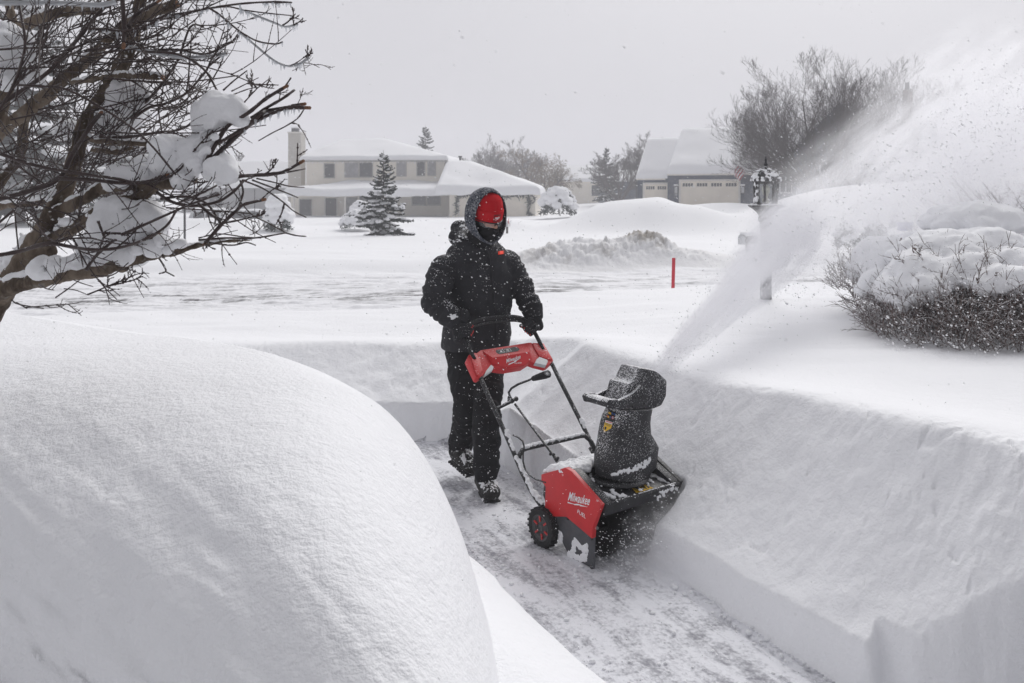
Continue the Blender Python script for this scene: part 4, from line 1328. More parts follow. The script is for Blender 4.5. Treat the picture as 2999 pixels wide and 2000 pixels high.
def near_tree():
    R_ = random.Random(77)
    YT = 3.1
    root = Vector((-2.25, 3.2, 0.95))
    T = thing('tree', root, 'near leafless tree with icy dark branches leaning in from the left', 'tree')
    C = lambda x, y, Y=YT: at(x * 0.606, y * 0.606, Y)
    mpx = lambda r, Y=YT: r * 0.606 * Y / F
    limbs = [
        ([(-160, 1720, 3.2), (0, 1430, 3.1), (60, 1340, 3.08), (150, 1215, 3.05), (240, 1065, 3.05), (320, 900, 3.08), (385, 700, 3.1), (410, 600, 3.12), (480, 490, 3.14), (570, 345, 3.15), (640, 190, 3.18), (670, 60, 3.2), (690, -60, 3.2)], [66, 58, 56, 52, 46, 42, 36, 34, 34, 37, 32, 28, 26]),
        ([(190, 1180, 3.04), (330, 1120, 3.0), (430, 1050, 2.97), (560, 990, 2.95), (700, 935, 2.93), (770, 895, 2.93)], [34, 30, 28, 28, 27, 22]),
        ([(250, 1040, 3.04), (400, 965, 3.0), (500, 908, 2.97), (640, 893, 2.94), (780, 888, 2.93), (880, 880, 2.93), (950, 862, 2.93)], [30, 27, 27, 27, 28, 30, 24]),
        ([(-40, 1420, 3.0), (100, 1372, 2.95), (220, 1345, 2.92), (330, 1325, 2.9), (480, 1308, 2.9), (580, 1272, 2.9), (760, 1230, 2.9), (860, 1212, 2.9), (960, 1186, 2.9), (1100, 1165, 2.9), (1225, 1160, 2.9)], [46, 40, 36, 33, 31, 28, 22, 17, 12, 8, 4]),
        ([(350, 400, 3.15), (450, 383, 3.12), (560, 366, 3.08), (680, 366, 3.02), (785, 374, 3.0)], [14, 15, 15, 16, 15]),
        ([(400, 650, 3.12), (470, 680, 3.08), (620, 690, 3.05), (755, 698, 3.02)], [14, 16, 16, 15]),
        ([(-60, 690, 3.5), (0, 640, 3.5), (150, 520, 3.48), (280, 405, 3.46), (430, 285, 3.45), (520, 195, 3.45), (610, 110, 3.45), (700, 20, 3.45)], [40, 38, 36, 33, 28, 24, 20, 16]),
        ([(60, 170, 3.3), (130, 120, 3.28), (200, 85, 3.26), (320, 55, 3.24), (470, 45, 3.22)], [30, 30, 28, 24, 22]),
        ([(600, 130, 3.16), (690, 85, 3.1), (770, 48, 3.05), (855, 18, 3.0)], [28, 27, 24, 22]),
        ([(-40, 700, 3.45), (20, 480, 3.45), (60, 330, 3.45), (70, 150, 3.45), (30, -20, 3.45)], [36, 34, 30, 26, 22]),
        ([(-60, 950, 3.6), (90, 760, 3.6), (130, 560, 3.6), (270, 460, 3.6)], [30, 28, 24, 20]),
        ([(-40, 1000, 3.5), (60, 990, 3.45), (150, 985, 3.42), (240, 970, 3.40)], [20, 19, 17, 14]),
        ([(690, 1180, 2.9), (730, 1155, 2.88), (765, 1130, 2.86)], [14, 16, 15]),
        ([(440, 720, 3.1), (560, 735, 3.1), (640, 712, 3.1)], [12, 13, 8]),
    ]
    tr = MB(); paths = []
    for pts, rad in limbs:
        p = bezier([C(*q) for q in pts], 5); n = len(p)
        r = [mpx(np.interp(i / (n - 1) * (len(rad) - 1), range(len(rad)), rad)) * (1 + .07 * R_.uniform(-1, 1)) for i in range(n)]
        tr.tube(p, r, 14); paths.append((p, r))
    # swellings and the knot at the fork
    for x, y, r in ((905, 862, 34), (170, 1190, 58), (255, 1050, 46), (590, 1285, 36), (235, 1215, 44), (300, 1290, 30), (640, 170, 40)):
        tr.ell(C(x, y, 3.0 if r < 40 else 3.06), mpx(r) * .92, 14, 10)
    me = remesh(tr, 0.0045, 2, lambda co, no: co + no * (.006 * fbm3(co * np.array([26, 26, 14.]), 3, 5) + .003 * fbm3(co * 70, 2, 6))[:, None])
    put('trunk', me, M_TBARK, T)
    # snow lying along the tops of the limbs
    rs = MB()
    for (p, r), keep in zip(paths, (.30, .35, .5, .6, .6, .5, .4, .4, .3, .2, .5, .7, .3, .4)):
        for i in range(len(p) - 1):
            dd = (p[i + 1] - p[i]).normalized()
            if R_.random() > keep * (1.25 - abs(dd.z)): continue
            for k in range(4):
                q = p[i].lerp(p[i + 1], (k + R_.random()) / 4); rs.ell(q + UPV * r[i] * .80 + Vector((-.25 * r[i] * (dd.z > .5), 0, 0)), (r[i] * R_.uniform(.6, 1.0) + .004, r[i] * .75, r[i] * R_.uniform(.35, .7) + .002), 9, 6)
    put('snow_ridge', remesh(rs, .005, 2, lambda co, no: co + no * (.007 * fbm3(co * 28, 3, 15))[:, None]), M_LUMP, T)
    # cut ends
    cuts = MB()
    for (x, y, Y, dx, dy) in ((785, 374, 2.998, 1, 0), (765, 1130, 2.858, .8, -.6), (855, 18, 2.998, .9, -.3)):
        c = C(x, y, Y); d = Vector((dx, -.1, -dy)).normalized(); cuts.tube([c, c + d * .004], mpx(14), 12)
    # long shoots traced as curves with their own depth
    sh = [
        ([(-20, 965), (150, 920), (285, 862), (350, 745), (430, 620), (480, 555)], 3.0, 15, 11), ([(-20, 735), (140, 790), (285, 822), (540, 860), (700, 884), (850, 835), (950, 705)], 2.85, 11, 5),
        ([(285, 862), (450, 870), (600, 885), (720, 875), (800, 850)], 2.84, 11, 8), ([(-20, 560), (60, 420), (120, 230), (100, 60), (80, -20)], 2.7, 7, 6), ([(-20, 240), (60, 235), (120, 232), (260, 228), (380, 225)], 2.75, 6, 4),
        ([(60, 410), (180, 415), (300, 425), (420, 480), (600, 590), (720, 690), (850, 845)], 2.75, 7, 5), ([(-20, 520), (100, 440), (230, 350), (330, 240), (400, 160), (460, 80), (520, 20)], 2.9, 12, 9),
        ([(-20, 12), (150, 10), (330, 12), (480, 20), (560, 5)], 2.7, 9, 7), ([(590, 210), (680, 235), (800, 262), (940, 275), (1095, 258)], 3.0, 8, 6), ([(600, 205), (700, 242), (860, 240), (985, 262), (1050, 240), (1113, 205)], 3.05, 9, 6),
        ([(690, 250), (860, 262), (985, 335), (1050, 440), (1090, 530), (1110, 590)], 2.9, 7, 5), ([(800, 75), (880, 65), (1000, 42), (1160, 18), (1330, 8), (1410, 12)], 2.9, 8, 4),
        ([(1010, 38), (1060, 70), (1120, 120), (1180, 165), (1250, 200), (1330, 212), (1365, 202)], 2.9, 6, 4), ([(1150, 150), (1220, 205), (1290, 265), (1350, 305), (1410, 318), (1460, 300), (1495, 272)], 2.9, 5, 4), ([(1000, 40), (1100, 32), (1180, 48), (1280, 62), (1410, 75)], 2.9, 5, 3),
        ([(1160, 40), (1230, 70), (1330, 110), (1380, 128), (1440, 115)], 2.92, 5, 3), ([(1270, 8), (1340, 14), (1405, 10)], 2.92, 4, 3), ([(640, 580), (700, 500), (780, 410), (860, 290), (920, 130), (985, 130)], 3.1, 10, 5),
        ([(640, 575), (720, 520), (800, 500), (900, 450), (990, 350), (1010, 320), (1090, 250)], 3.05, 9, 5), ([(480, 660), (620, 662), (760, 640), (850, 630), (920, 600), (1010, 530), (1060, 480)], 2.95, 9, 5),
        ([(980, 835), (1050, 745), (1150, 650), (1250, 560), (1300, 535), (1400, 520), (1472, 520)], 2.88, 15, 10), ([(970, 830), (1030, 720), (1100, 610), (1200, 545), (1280, 480), (1370, 425)], 2.86, 12, 9), ([(1060, 690), (1180, 620), (1290, 560), (1400, 515), (1450, 505)], 2.87, 10, 8),
        ([(1215, 570), (1290, 520), (1360, 480), (1423, 435)], 2.88, 9, 7), ([(1370, 430), (1390, 400), (1406, 376)], 2.86, 5, 4), ([(1472, 522), (1440, 570), (1380, 610), (1320, 640), (1250, 680)], 2.88, 4, 3),
        ([(1070, 860), (1180, 850), (1290, 842), (1370, 830), (1445, 790)], 2.85, 10, 8), ([(1190, 850), (1300, 848), (1400, 830), (1475, 815)], 2.85, 5, 4), ([(1240, 862), (1320, 880), (1400, 900), (1470, 905)], 2.86, 4, 3),
        ([(1220, 870), (1300, 900), (1380, 930), (1440, 955)], 2.86, 5, 3), ([(1170, 870), (1270, 910), (1360, 970), (1420, 1020), (1480, 1050)], 2.84, 5, 3), ([(960, 985), (1010, 1030), (1065, 1080), (1000, 1165)], 2.84, 8, 8),
        ([(1000, 1165), (1070, 1085), (1140, 1020), (1175, 990), (1260, 968)], 2.83, 10, 8), ([(1150, 1010), (1175, 930), (1160, 870)], 2.85, 6, 5), ([(760, 930), (830, 975), (930, 995), (1050, 975), (1130, 925), (1180, 870)], 2.86, 9, 7),
        ([(780, 960), (900, 950), (1000, 985), (1065, 1080)], 2.87, 8, 6), ([(850, 985), (980, 930), (1060, 890), (1110, 870)], 2.9, 6, 5), ([(1065, 1080), (1150, 1065), (1225, 1045)], 2.84, 6, 4),
        ([(-20, 1235), (90, 1215), (230, 1176), (330, 1190), (430, 1205), (560, 1200), (690, 1160), (800, 1095), (850, 1020)], 2.72, 11, 6), ([(230, 1176), (320, 1155), (430, 1150), (500, 1165), (580, 1180)], 2.74, 6, 3), ([(585, 1135), (700, 1085), (800, 1040), (940, 980), (1060, 940)], 2.75, 8, 5),
        ([(415, 1305), (460, 1240), (540, 1170), (560, 1160)], 2.76, 9, 6), ([(960, 1160), (1090, 1150), (1230, 1150), (1380, 1125)], 2.86, 6, 4), ([(1380, 1125), (1430, 1138), (1480, 1142)], 2.86, 5, 3), ([(1000, 1170), (1120, 1185), (1190, 1172), (1235, 1185)], 2.86, 5, 3),
        ([(960, 1150), (1060, 1130), (1180, 1145), (1260, 1150)], 2.88, 4, 3), ([(1375, 1120), (1300, 1080), (1210, 1030), (1130, 930), (1090, 870)], 2.84, 4, 3), ([(1000, 340), (1020, 290), (1060, 230)], 3.0, 5, 3), ([(1080, 435), (1130, 390), (1195, 340)], 2.95, 5, 3), ([(1120, 440), (1180, 410), (1250, 375)], 2.95, 4, 2), ([(1180, 495), (1240, 430), (1302, 380)], 2.92, 4, 2), ([(1120, 460), (1200, 430), (1255, 420)], 2.93, 4, 2),
        ([(590, -10), (600, 120), (598, 210)], 2.8, 12, 10), ([(620, 130), (660, 70), (760, 10)], 2.85, 12, 8), ([(430, 140), (520, 142), (600, 150), (720, 120), (820, 60)], 2.82, 9, 6), ([(520, 180), (580, 110), (640, 60), (700, 20)], 3.2, 8, 6),
        ([(310, 1395), (365, 1402), (422, 1424)], 2.8, 3, 2), ([(270, 1437), (330, 1395), (385, 1352)], 2.8, 4, 3), ([(475, 1358), (530, 1390), (580, 1430)], 2.8, 3, 2), ([(440, 1330), (540, 1330), (620, 1270)], 2.82, 4, 3), ([(55, 1448), (90, 1470), (210, 1490)], 2.8, 4, 3), ([(80, 1462), (130, 1490)], 2.8, 4, 3), ([(770, 1250), (795, 1290), (800, 1312), (770, 1322)], 2.82, 5, 4), ([(800, 1312), (842, 1334)], 2.82, 4, 3), ([(355, 1352), (400, 1370), (450, 1385)], 2.8, 3, 2), ([(190, 1375), (225, 1395), (262, 1402)], 2.8, 4, 2),
        ([(475, 1070), (490, 1110), (505, 1150)], 2.8, 7, 5), ([(350, 1060), (420, 1120), (440, 1150)], 2.8, 4, 3), ([(330, 1120), (380, 1200), (402, 1290)], 2.78, 4, 3), ([(-20, 1090), (60, 1020), (150, 940), (240, 900)], 3.2, 8, 5), ([(70, 1010), (80, 1120), (90, 1215)], 2.9, 4, 4), ([(-20, 1130), (60, 1080), (180, 1060), (270, 1062)], 3.3, 4, 3),
    ]
    bm_, tw, cut2 = MB(), MB(), MB()
    spawn = []
    for pts, Y, ra, rb in sh:
        k = len(pts); p = bezier([C(x, y, Y + .03 * math.sin(i * 1.7 + x * .01)) for i, (x, y) in enumerate(pts)], 5); n = len(p)
        r = [mpx(ra + (rb - ra) * i / (n - 1)) * .84 for i in range(n)]
        for i in range(0, n, 4): r[i] *= 1.16
        bm_.tube(p, r, 7); spawn.append((p, r))
        if rb >= 8:
            d = (p[-1] - p[-2]).normalized(); cut2.tube([p[-1], p[-1] + d * mpx(26), p[-1] + d * mpx(30)], [r[-1] * 1.0, r[-1] * .95, r[-1] * .2], 7)
    bm_.build('branches', M_SHOOT, T)
    cuts.v and cut2.add(cuts.v, cuts.f, 0, True)
    cut2.build('cut_ends', M_CUTW, T)
    # fine twigs
    allp = paths[:11] + spawn
    W = [sum((a - b).length for a, b in zip(p, p[1:])) for p, _ in allp]

    def twig(q, d, L, r, lv):
        pts = [q]; n = 5; bend = Vector((0, R_.gauss(0, .10), R_.gauss(.05, .12)))
        for i in range(n):
            d = (d + bend + Vector((R_.gauss(0, .05), R_.gauss(0, .05), R_.gauss(0, .05)))).normalized(); pts.append(pts[-1] + d * L / n)
        tw.tube(pts, [r * (1 - .45 * i / n) for i in range(n + 1)], 4, cap=False)
        for i in range(1, n):
            if R_.random() < .5:
                tw.ell(pts[i], r * 1.5, 5, 4)
            if lv < 2 and R_.random() < .62:
                s = Vector((R_.gauss(.2, .7), R_.gauss(0, .7), R_.gauss(.1, .7))); s = (s - d * s.dot(d)).normalized()
                twig(pts[i], (d * .75 + s * .75).normalized(), L * R_.uniform(.25, .6), r * .72, lv + 1)
    for k in range(230):
        p, r = R_.choices(allp, weights=W)[0]
        i = R_.randrange(1, len(p)); q = p[i]
        u = (q.x / q.y * F + CX) / .606
        if u > 1050 and R_.random() < .72: continue
        d = (p[i] - p[i - 1]).normalized()
        s = Vector((R_.gauss(.35, .8), R_.gauss(-.1, .6), R_.gauss(.25, .8))).normalized()
        d = (d * .55 + s).normalized()
        if q.z < 1.62: d = Vector((d.x, d.y, abs(d.z) * .4 + .15)).normalized()
        if d.x < -.3 and u > 300: d.x *= -1
        L = (.45 if q.z < 1.62 else 1.0) * R_.uniform(.10, .42) * (1.0 if u < 700 else (.62 if u < 1000 else .36))
        twig(q, d, L, R_.uniform(.0017, .0034), 0)
    for k in range(105):      # the dense tangle at the left
        q = C(R_.uniform(-60, 560), R_.uniform(60, 1080), R_.uniform(2.75, 3.7))
        d = Vector((R_.gauss(.5, .6), R_.gauss(0, .3), R_.gauss(.25, .6))).normalized()
        twig(q, d, R_.uniform(.25, .62), R_.uniform(.0022, .0042), 0)
    tw.build('twigs', M_SHOOT, T)
    # icicles and glaze
    ic = MB()
    for idx in (7, 8, 9, 11, 12, 13, 14, 15, 16, 20, 22, 54):
        p, r = spawn[idx]
        for k in range(16):
            t = R_.random() * (len(p) - 1.01); i = int(t); q = p[i].lerp(p[i + 1], t - i); rr = r[i]
            L = R_.uniform(.004, .022)
            ic.tube([q - UPV * rr * .4, q - UPV * (rr + L * .4), q - UPV * (rr + L)], [rr * 1.0, .0028, .0006], 6)
        if idx in (7, 8, 13, 15): ic.tube([q - UPV * r[0] * .35 for q in p], [r[0] * 1.25] * len(p), 8)
    o = ic.build('icicles', M_ICE, T); o['kind'] = 'stuff'
    # ---- lumps of snow lodged in the tree
    def clump(label, blobs, Y, seed):
        c = C(*blobs[0][:2], Y)
        Cc = thing('snow_clump', c, label, 'snow clump', 'snow clumps lodged in the icy tree')
        mb = MB()
        for x, y, rx, ry in blobs:
            q = C(x, y, Y - .08 + R_.uniform(-.03, .03)); mb.ell(q, (mpx(rx * 1.14, Y), mpx((rx + ry) * .42, Y), mpx(ry * 1.12, Y)), 18, 12)
        for x, y, rx, ry in list(blobs):
            for k in range(5):
                t = R_.random() * 6.283; q = C(x + rx * .75 * math.cos(t), y + ry * .75 * math.sin(t), Y - .08 + R_.uniform(-.05, .05)); r_ = mpx(min(rx, ry), Y) * R_.uniform(.35, .6); mb.ell(q, (r_ * R_.uniform(.8, 1.4), r_, r_ * R_.uniform(.7, 1.1)), 12, 8)
        put('snow', remesh(mb, .007, 3, lambda co, no: co + no * (.046 * fbm3(co * 7.5, 3, seed) + .014 * fbm3(co * 22, 3, seed + 2))[:, None]), M_LUMP, Cc)
    clump('rounded snow clump on the upper right branches, highest at the right', [(1085, 510, 95, 66), (1030, 560, 75, 60), (1140, 540, 70, 55), (1000, 600, 50, 40), (1160, 570, 50, 34)], 2.98, 1)
    clump('large grey snow clump against the slanting trunk under the cut stub', [(610, 500, 92, 110), (560, 580, 80, 85), (650, 470, 80, 70), (590, 430, 60, 50), (540, 620, 60, 45)], 3.25, 2)
    clump('drooping snow clump hanging from the tip of the thick branch', [(930, 740, 85, 95), (900, 830, 55, 62), (850, 710, 70, 66), (800, 760, 60, 60), (980, 700, 60, 60), (870, 872, 24, 34), (1000, 660, 50, 40)], 2.96, 3)
    clump('small snow clump on the branch tip right of the drooping one', [(1060, 810, 62, 50), (1085, 850, 40, 36), (1010, 830, 42, 40), (1060, 870, 20, 30)], 2.92, 4)
    clump('tall snow clump at the left edge of the picture', [(45, 250, 95, 130), (80, 330, 90, 90), (10, 360, 80, 80), (40, 180, 60, 60)], 3.2, 5)
    clump('biggest two lobed snow clump resting on the low branch', [(560, 1080, 120, 130), (500, 1180, 100, 90), (620, 1180, 90, 80), (700, 1060, 100, 80), (480, 1080, 60, 80), (740, 1110, 60, 60)], 3.02, 6)
    clump('flat snow ledge along the low branch near the trunk', [(330, 1280, 90, 32), (250, 1300, 70, 28), (390, 1265, 50, 34), (180, 1315, 40, 18)], 2.98, 7)
    clump('snow clump wedged over the middle of the thick branch', [(580, 840, 62, 42), (640, 850, 60, 30), (540, 860, 40, 28), (730, 815, 52, 40), (760, 800, 40, 44)], 3.04, 8)
    clump('small snow clump in the lower trunk fork', [(330, 1075, 60, 34), (290, 1090, 46, 30), (385, 1080, 34, 22)], 3.10, 9)
    clump('small rounded snow clump deep in the tangle left of the trunk', [(320, 620, 48, 38), (300, 650, 38, 26)], 3.5, 10)
    clump('snow strip lying along the left side of the main trunk', [(70, 1230, 60, 40), (130, 1165, 44, 44), (20, 1270, 60, 40)], 3.22, 11)
    clump('long snow lump on the low branch where it thins', [(700, 1190, 60, 30), (780, 1185, 70, 26), (850, 1175, 40, 16), (650, 1215, 40, 24)], 2.97, 12)
    return T


near_tree()
# ---------------------------------------------------------------- snow blower (frame: a forward, b towards its left side, z up)
def Mw(a, b, z):
    return Vector((MA[0] + a * MH[0] + b * ML[0], MA[1] + a * MH[1] + b * ML[1], z))


def mp(x, y, b):
    """(a, z) of the photo pixel on the machine plane b = const."""
    d = np.array([(x - CX) / F, 1.0]); t = ((MA + b * ML) @ ML) / (d @ ML); p = d * t
    return float((p - MA) @ MH), float(CAM_Z - (y - V0) / F * t)


def ma(x, y, a):
    """(b, z) of the photo pixel on the machine plane a = const."""
    d = np.array([(x - CX) / F, 1.0]); t = ((MA + a * MH) @ MH) / (d @ MH); p = d * t
    return float((p - MA) @ ML), float(CAM_Z - (y - V0) / F * t)


RED = (0.56, 0.018, 0.022)
M_RED = m_dusted('red_plastic', RED, 0.42, specks=0.735, fine=210, up=0.10, big=7, spec=0.45, vary=0.06)
M_REDS = m_dusted('red_plastic_snowy', RED, 0.42, specks=0.69, fine=190, up=0.12, big=16, spec=0.45, vary=0.06)
M_BLK = m_dusted('black_plastic', (0.022, 0.022, 0.025), 0.48, specks=0.70, fine=230, up=0.12, big=8, spec=0.4)
M_CHUTE = m_dusted('black_chute_plastic', (0.022, 0.022, 0.025), 0.5, specks=0.61, fine=190, up=0.22, big=6, spec=0.4)
M_HOOD = m_dusted('black_hood_plastic', (0.026, 0.026, 0.030), 0.5, specks=0.57, fine=210, up=0.16, big=5, spec=0.35)
M_DECK = m_dusted('black_deck_plastic', (0.020, 0.020, 0.023), 0.4, specks=0.70, fine=60, up=0.06, big=20, spec=0.45)
M_GREY = m_dusted('grey_plate', (0.075, 0.077, 0.085), 0.5, specks=0.72, fine=160, up=0.1, big=10, spec=0.4)
M_TUBE = m_dusted('black_tube', (0.022, 0.022, 0.024), 0.45, specks=0.69, fine=240, up=0.20, big=14, spec=0.45)
M_GRIP = m_dusted('black_foam', (0.020, 0.020, 0.022), 0.8, specks=0.70, fine=300, up=0.12, big=10)
M_RUB = m_dusted('black_rubber', (0.018, 0.018, 0.019), 0.75, specks=0.70, fine=200, up=0.1, big=14)
M_RIM = m_plain('dark_rim', (0.045, 0.045, 0.048), 0.45)
M_DARK = m_plain('dark_inside', (0.012, 0.012, 0.013), 0.7)
M_YEL = m_plain('yellow_label', (0.75, 0.46, 0.02), 0.45)
M_BLUEP = m_plain('blue_label', (0.03, 0.09, 0.28), 0.45)
M_INK = m_plain('black_print', (0.012, 0.012, 0.013), 0.5)
M_PACK = m_snow('clinging_snow', 160, 0.35, 40, 0.4)


def text_mesh(body, shear=0.0, bold=0.0):
    cu = bpy.data.curves.new('t', 'FONT')
    cu.body = body; cu.shear = shear; cu.offset = bold; cu.resolution_u = 3; cu.extrude = 0.0
    ob = bpy.data.objects.new('t', cu); COL.objects.link(ob)
    me = bpy.data.meshes.new_from_object(ob.evaluated_get(bpy.context.evaluated_depsgraph_get()))
    bpy.data.objects.remove(ob); bpy.data.curves.remove(cu)
    n = len(me.vertices); co = np.empty(n * 3); me.vertices.foreach_get('co', co); co = co.reshape(-1, 3)
    fs = [tuple(p.vertices) for p in me.polygons]
    bpy.data.meshes.remove(me)
    lo, hi = co.min(0), co.max(0)
    co = (co - lo) / np.maximum(hi - lo, 1e-6)
    return co[:, :2], fs


def print_text(mb, body, O, X, Y, shear=0.0, bold=0.0, m=0):
    """Lettering with its box spanned by X (width) and Y (height) from corner O, as a thin raised print."""
    uv, fs = text_mesh(body, shear, bold)
    O, X, Y = Vector(O), Vector(X), Vector(Y)
    mb.add([O + X * float(u) + Y * float(v) for u, v in uv], fs, m, False)


def print_poly(mb, pts, O, X, Y, m=0, smooth=False):
    O, X, Y = Vector(O), Vector(X), Vector(Y)
    mb.add([O + X * u + Y * v for u, v in pts], [tuple(range(len(pts)))], m, smooth)


def disc(u, v, r, n=14, asp=1.0):
    return [(u + r * math.cos(2 * math.pi * i / n), v + r * asp * math.sin(2 * math.pi * i / n)) for i in range(n)]


BOLT = [(0.0, 0.10), (0.10, 0.55), (0.52, 0.62), (0.47, 0.92), (1.0, 1.0), (0.62, 0.55), (0.66, 0.30), (0.20, 0.16)]


def make_blower():
    base = Mw(-0.35, 0.27, 0)
    R = thing('snow_blower', base, 'red and black snow blower throwing snow, pushed along the cleared path', 'snow blower')
    sideA = [mp(*p, 0) for p in [(1591, 1388), (1661, 1368), (1679, 1378), (1766.6, 1477.5), (1742, 1544), (1740, 1576), (1663.6, 1511.4), (1600.6, 1511), (1603.7, 1424), (1591, 1406)]]
    greyA = [mp(*p, 0) for p in [(1608, 1508), (1663.6, 1505), (1740, 1568), (1738.7, 1671), (1725, 1676), (1672, 1652), (1628.5, 1552.6)]]
    greyA = [(a, max(z, 0.004)) for a, z in greyA]
    for side, lab in ((0, None), (1, None)):
        f0, f1 = (-0.014, 0.012) if side == 0 else (0.554, 0.528)
        g0, g1 = (-0.002, 0.010) if side == 0 else (0.542, 0.530)
        mb = MB(); mb.prism(sideA, lambda p: Mw(p[0], f0, p[1]), lambda p: Mw(p[0], f1, p[1]))
        p = mb.build('side_panel', M_RED if side == 0 else M_BLK, R, bevel=0.004, auto=40)
        mb = MB(); mb.prism(greyA, lambda p: Mw(p[0], g0, p[1]), lambda p: Mw(p[0], g1, p[1]))
        q = mb.build('skid_plate', M_GREY, R, bevel=0.002, auto=40)
        if side == 0:
            P0 = p; Q0 = q
    # lettering on the near side panel
    def onside(x, y, b=-0.0152):
        a, z = mp(x, y, 0); return Mw(a, b, z)
    c7 = lambda x, y: (1580 + x * 0.2423, 1320 + y * 0.2423)
    mb = MB()
    O, A_, B_ = onside(*c7(372, 592)), onside(*c7(628, 652)), onside(*c7(392, 488))
    print_text(mb, 'Milwaukee', O, A_ - O, B_ - O, 0.12, 0.012)
    O, A_, B_ = onside(*c7(362, 640)), onside(*c7(612, 690)), onside(*c7(368, 606))
    print_poly(mb, [(0, .95), (.32, .62), (.50, .92), (.66, .78), (.72, .70), (1, .55), (.62, .28), (.64, .52), (.34, .28), (.33, .45), (.02, .5)], O, A_ - O, B_ - O)
    O, A_, B_ = onside(*c7(484, 742)), onside(*c7(583, 812)), onside(*c7(492, 700))
    print_text(mb, 'FUEL', O, A_ - O, B_ - O, 0.0, 0.004)
    mb.build('lettering', M_WHITE, P0)
    for x, y in ((343, 815), (636, 1062), (632, 1410)):
        mb = MB(); o = onside(*c7(x, y), b=-0.002); mb.lathe(o, [(0.0, 0.004), (0.008, 0.0035), (0.010, 0.0)], 10, axis=-Vector((ML[0], ML[1], 0))); mb.build('bolt', M_BLK, Q0)
    # snow caked on the near skid plate
    def caked(name, outline, hole, par, b0, th, rough=0.004, fn=onside, outw=None):
        mb = MB(); n = 46
        pts = [Vector(fn(*p)) for p in outline]
        ctr = sum(pts, Vector()) / len(pts)
        for k, p in enumerate(pts):
            q = pts[(k + 1) % len(pts)]
            for s_ in range(4):
                w0 = p.lerp(q, s_ / 4)
                if hole:
                    for g in (0.05, 0.28, 0.45): mb.ell(w0.lerp(ctr, g * (.75 + .5 * rng.random())), (0.005 + rng.random() * 0.006,) * 3, 8, 6)
                else:
                    for g in (0.1, 0.5, 0.8): mb.ell(w0.lerp(ctr, g), (0.010 + rng.random() * 0.006,) * 3, 8, 6)
        nrm = np.array(outw if outw else (-ML[0], -ML[1], 0.0)); o = np.array(fn(*outline[0]))

        def fl(co, no):
            d = (co - o) @ nrm
            co = co - np.outer(d, nrm) + np.outer(np.clip(d, -0.002, 1) * th, nrm)
            return co + 0.003 * no * fbm3(co * 90, 2, 3)[:, None]
        put(name, remesh(mb, 0.0025, 1, fl), M_PACK, par)
    on0 = lambda x, y: onside(x, y, -0.002)
    caked('caked_snow', [c7(*p) for p in [(430, 1060), (480, 1110), (520, 1170), (585, 1130), (590, 1220), (575, 1330), (500, 1335), (430, 1300), (350, 1280), (340, 1240), (400, 1200), (405, 1120)]], True, Q0, 0, 0.35, fn=on0)
    caked('caked_snow', [c7(*p) for p in [(235, 985), (265, 1000), (268, 1090), (245, 1060)]], False, Q0, 0, 0.4, fn=on0)
    # housing: deck between the side panels, raised side strips, front lip, rear cover
    mb = MB()
    prof = [(0.040, 0.318), (-0.215, 0.362), (-0.26, 0.405), (-0.40, 0.36), (-0.42, 0.24), (-0.36, 0.15), (-0.31, 0.14), (-0.30, 0.30), (-0.16, 0.325), (0.036, 0.292)]
    mb.prism(prof, lambda p: Mw(p[0], 0.0135, p[1]), lambda p: Mw(p[0], 0.5265, p[1]))
    deck = mb.build('deck', M_DECK, R, bevel=0.004, auto=35)
    for b0, b1 in ((0.013, 0.062), (0.478, 0.527)):
        mb = MB()
        pr = [(0.048, 0.322), (0.048, 0.300), (-0.20, 0.355), (-0.235, 0.40), (-0.20, 0.428), (-0.165, 0.424), (0.028, 0.340)]
        mb.prism(pr, lambda p: Mw(p[0], b0, p[1]), lambda p: Mw(p[0], b1, p[1]))
        mb.build('deck_strip', M_BLK, R, bevel=0.003, auto=35)
    mb = MB()
    pr = [(0.056, 0.322), (0.050, 0.330), (0.036, 0.326), (0.030, 0.270), (0.036, 0.266)]
    mb.prism(pr, lambda p: Mw(p[0], 0.0125, p[1]), lambda p: Mw(p[0], 0.5275, p[1]))
    lip = mb.build('front_lip', M_BLK, R, bevel=0.002, auto=35)
    # snow along the seam of the lip and patches on the deck
    mb = MB()
    for k in range(70):
        b = 0.06 + 0.45 * rng.random() ** 0.6
        mb.ell(Mw(0.040 + 0.003 * rng.normal(), b, 0.326), (0.0035 + 0.0025 * rng.random(),) * 3, 7, 5)
    for k in range(46):
        i = k % 4; b = (0.37, 0.41, 0.445, 0.49)[i] + 0.016 * rng.normal(); mb.ell(Mw(0.049 + .003 * rng.random(), b, (0.285, 0.30, 0.31, 0.305)[i] + 0.010 * rng.normal()), (0.006, 0.006, 0.004 + 0.005 * rng.random()), 7, 5)
    put('caked_snow', remesh(mb, 0.0028, 1, lambda co, no: co + 0.002 * no * fbm3(co * 120, 2, 7)[:, None]), M_PACK, lip)
    mb = MB()
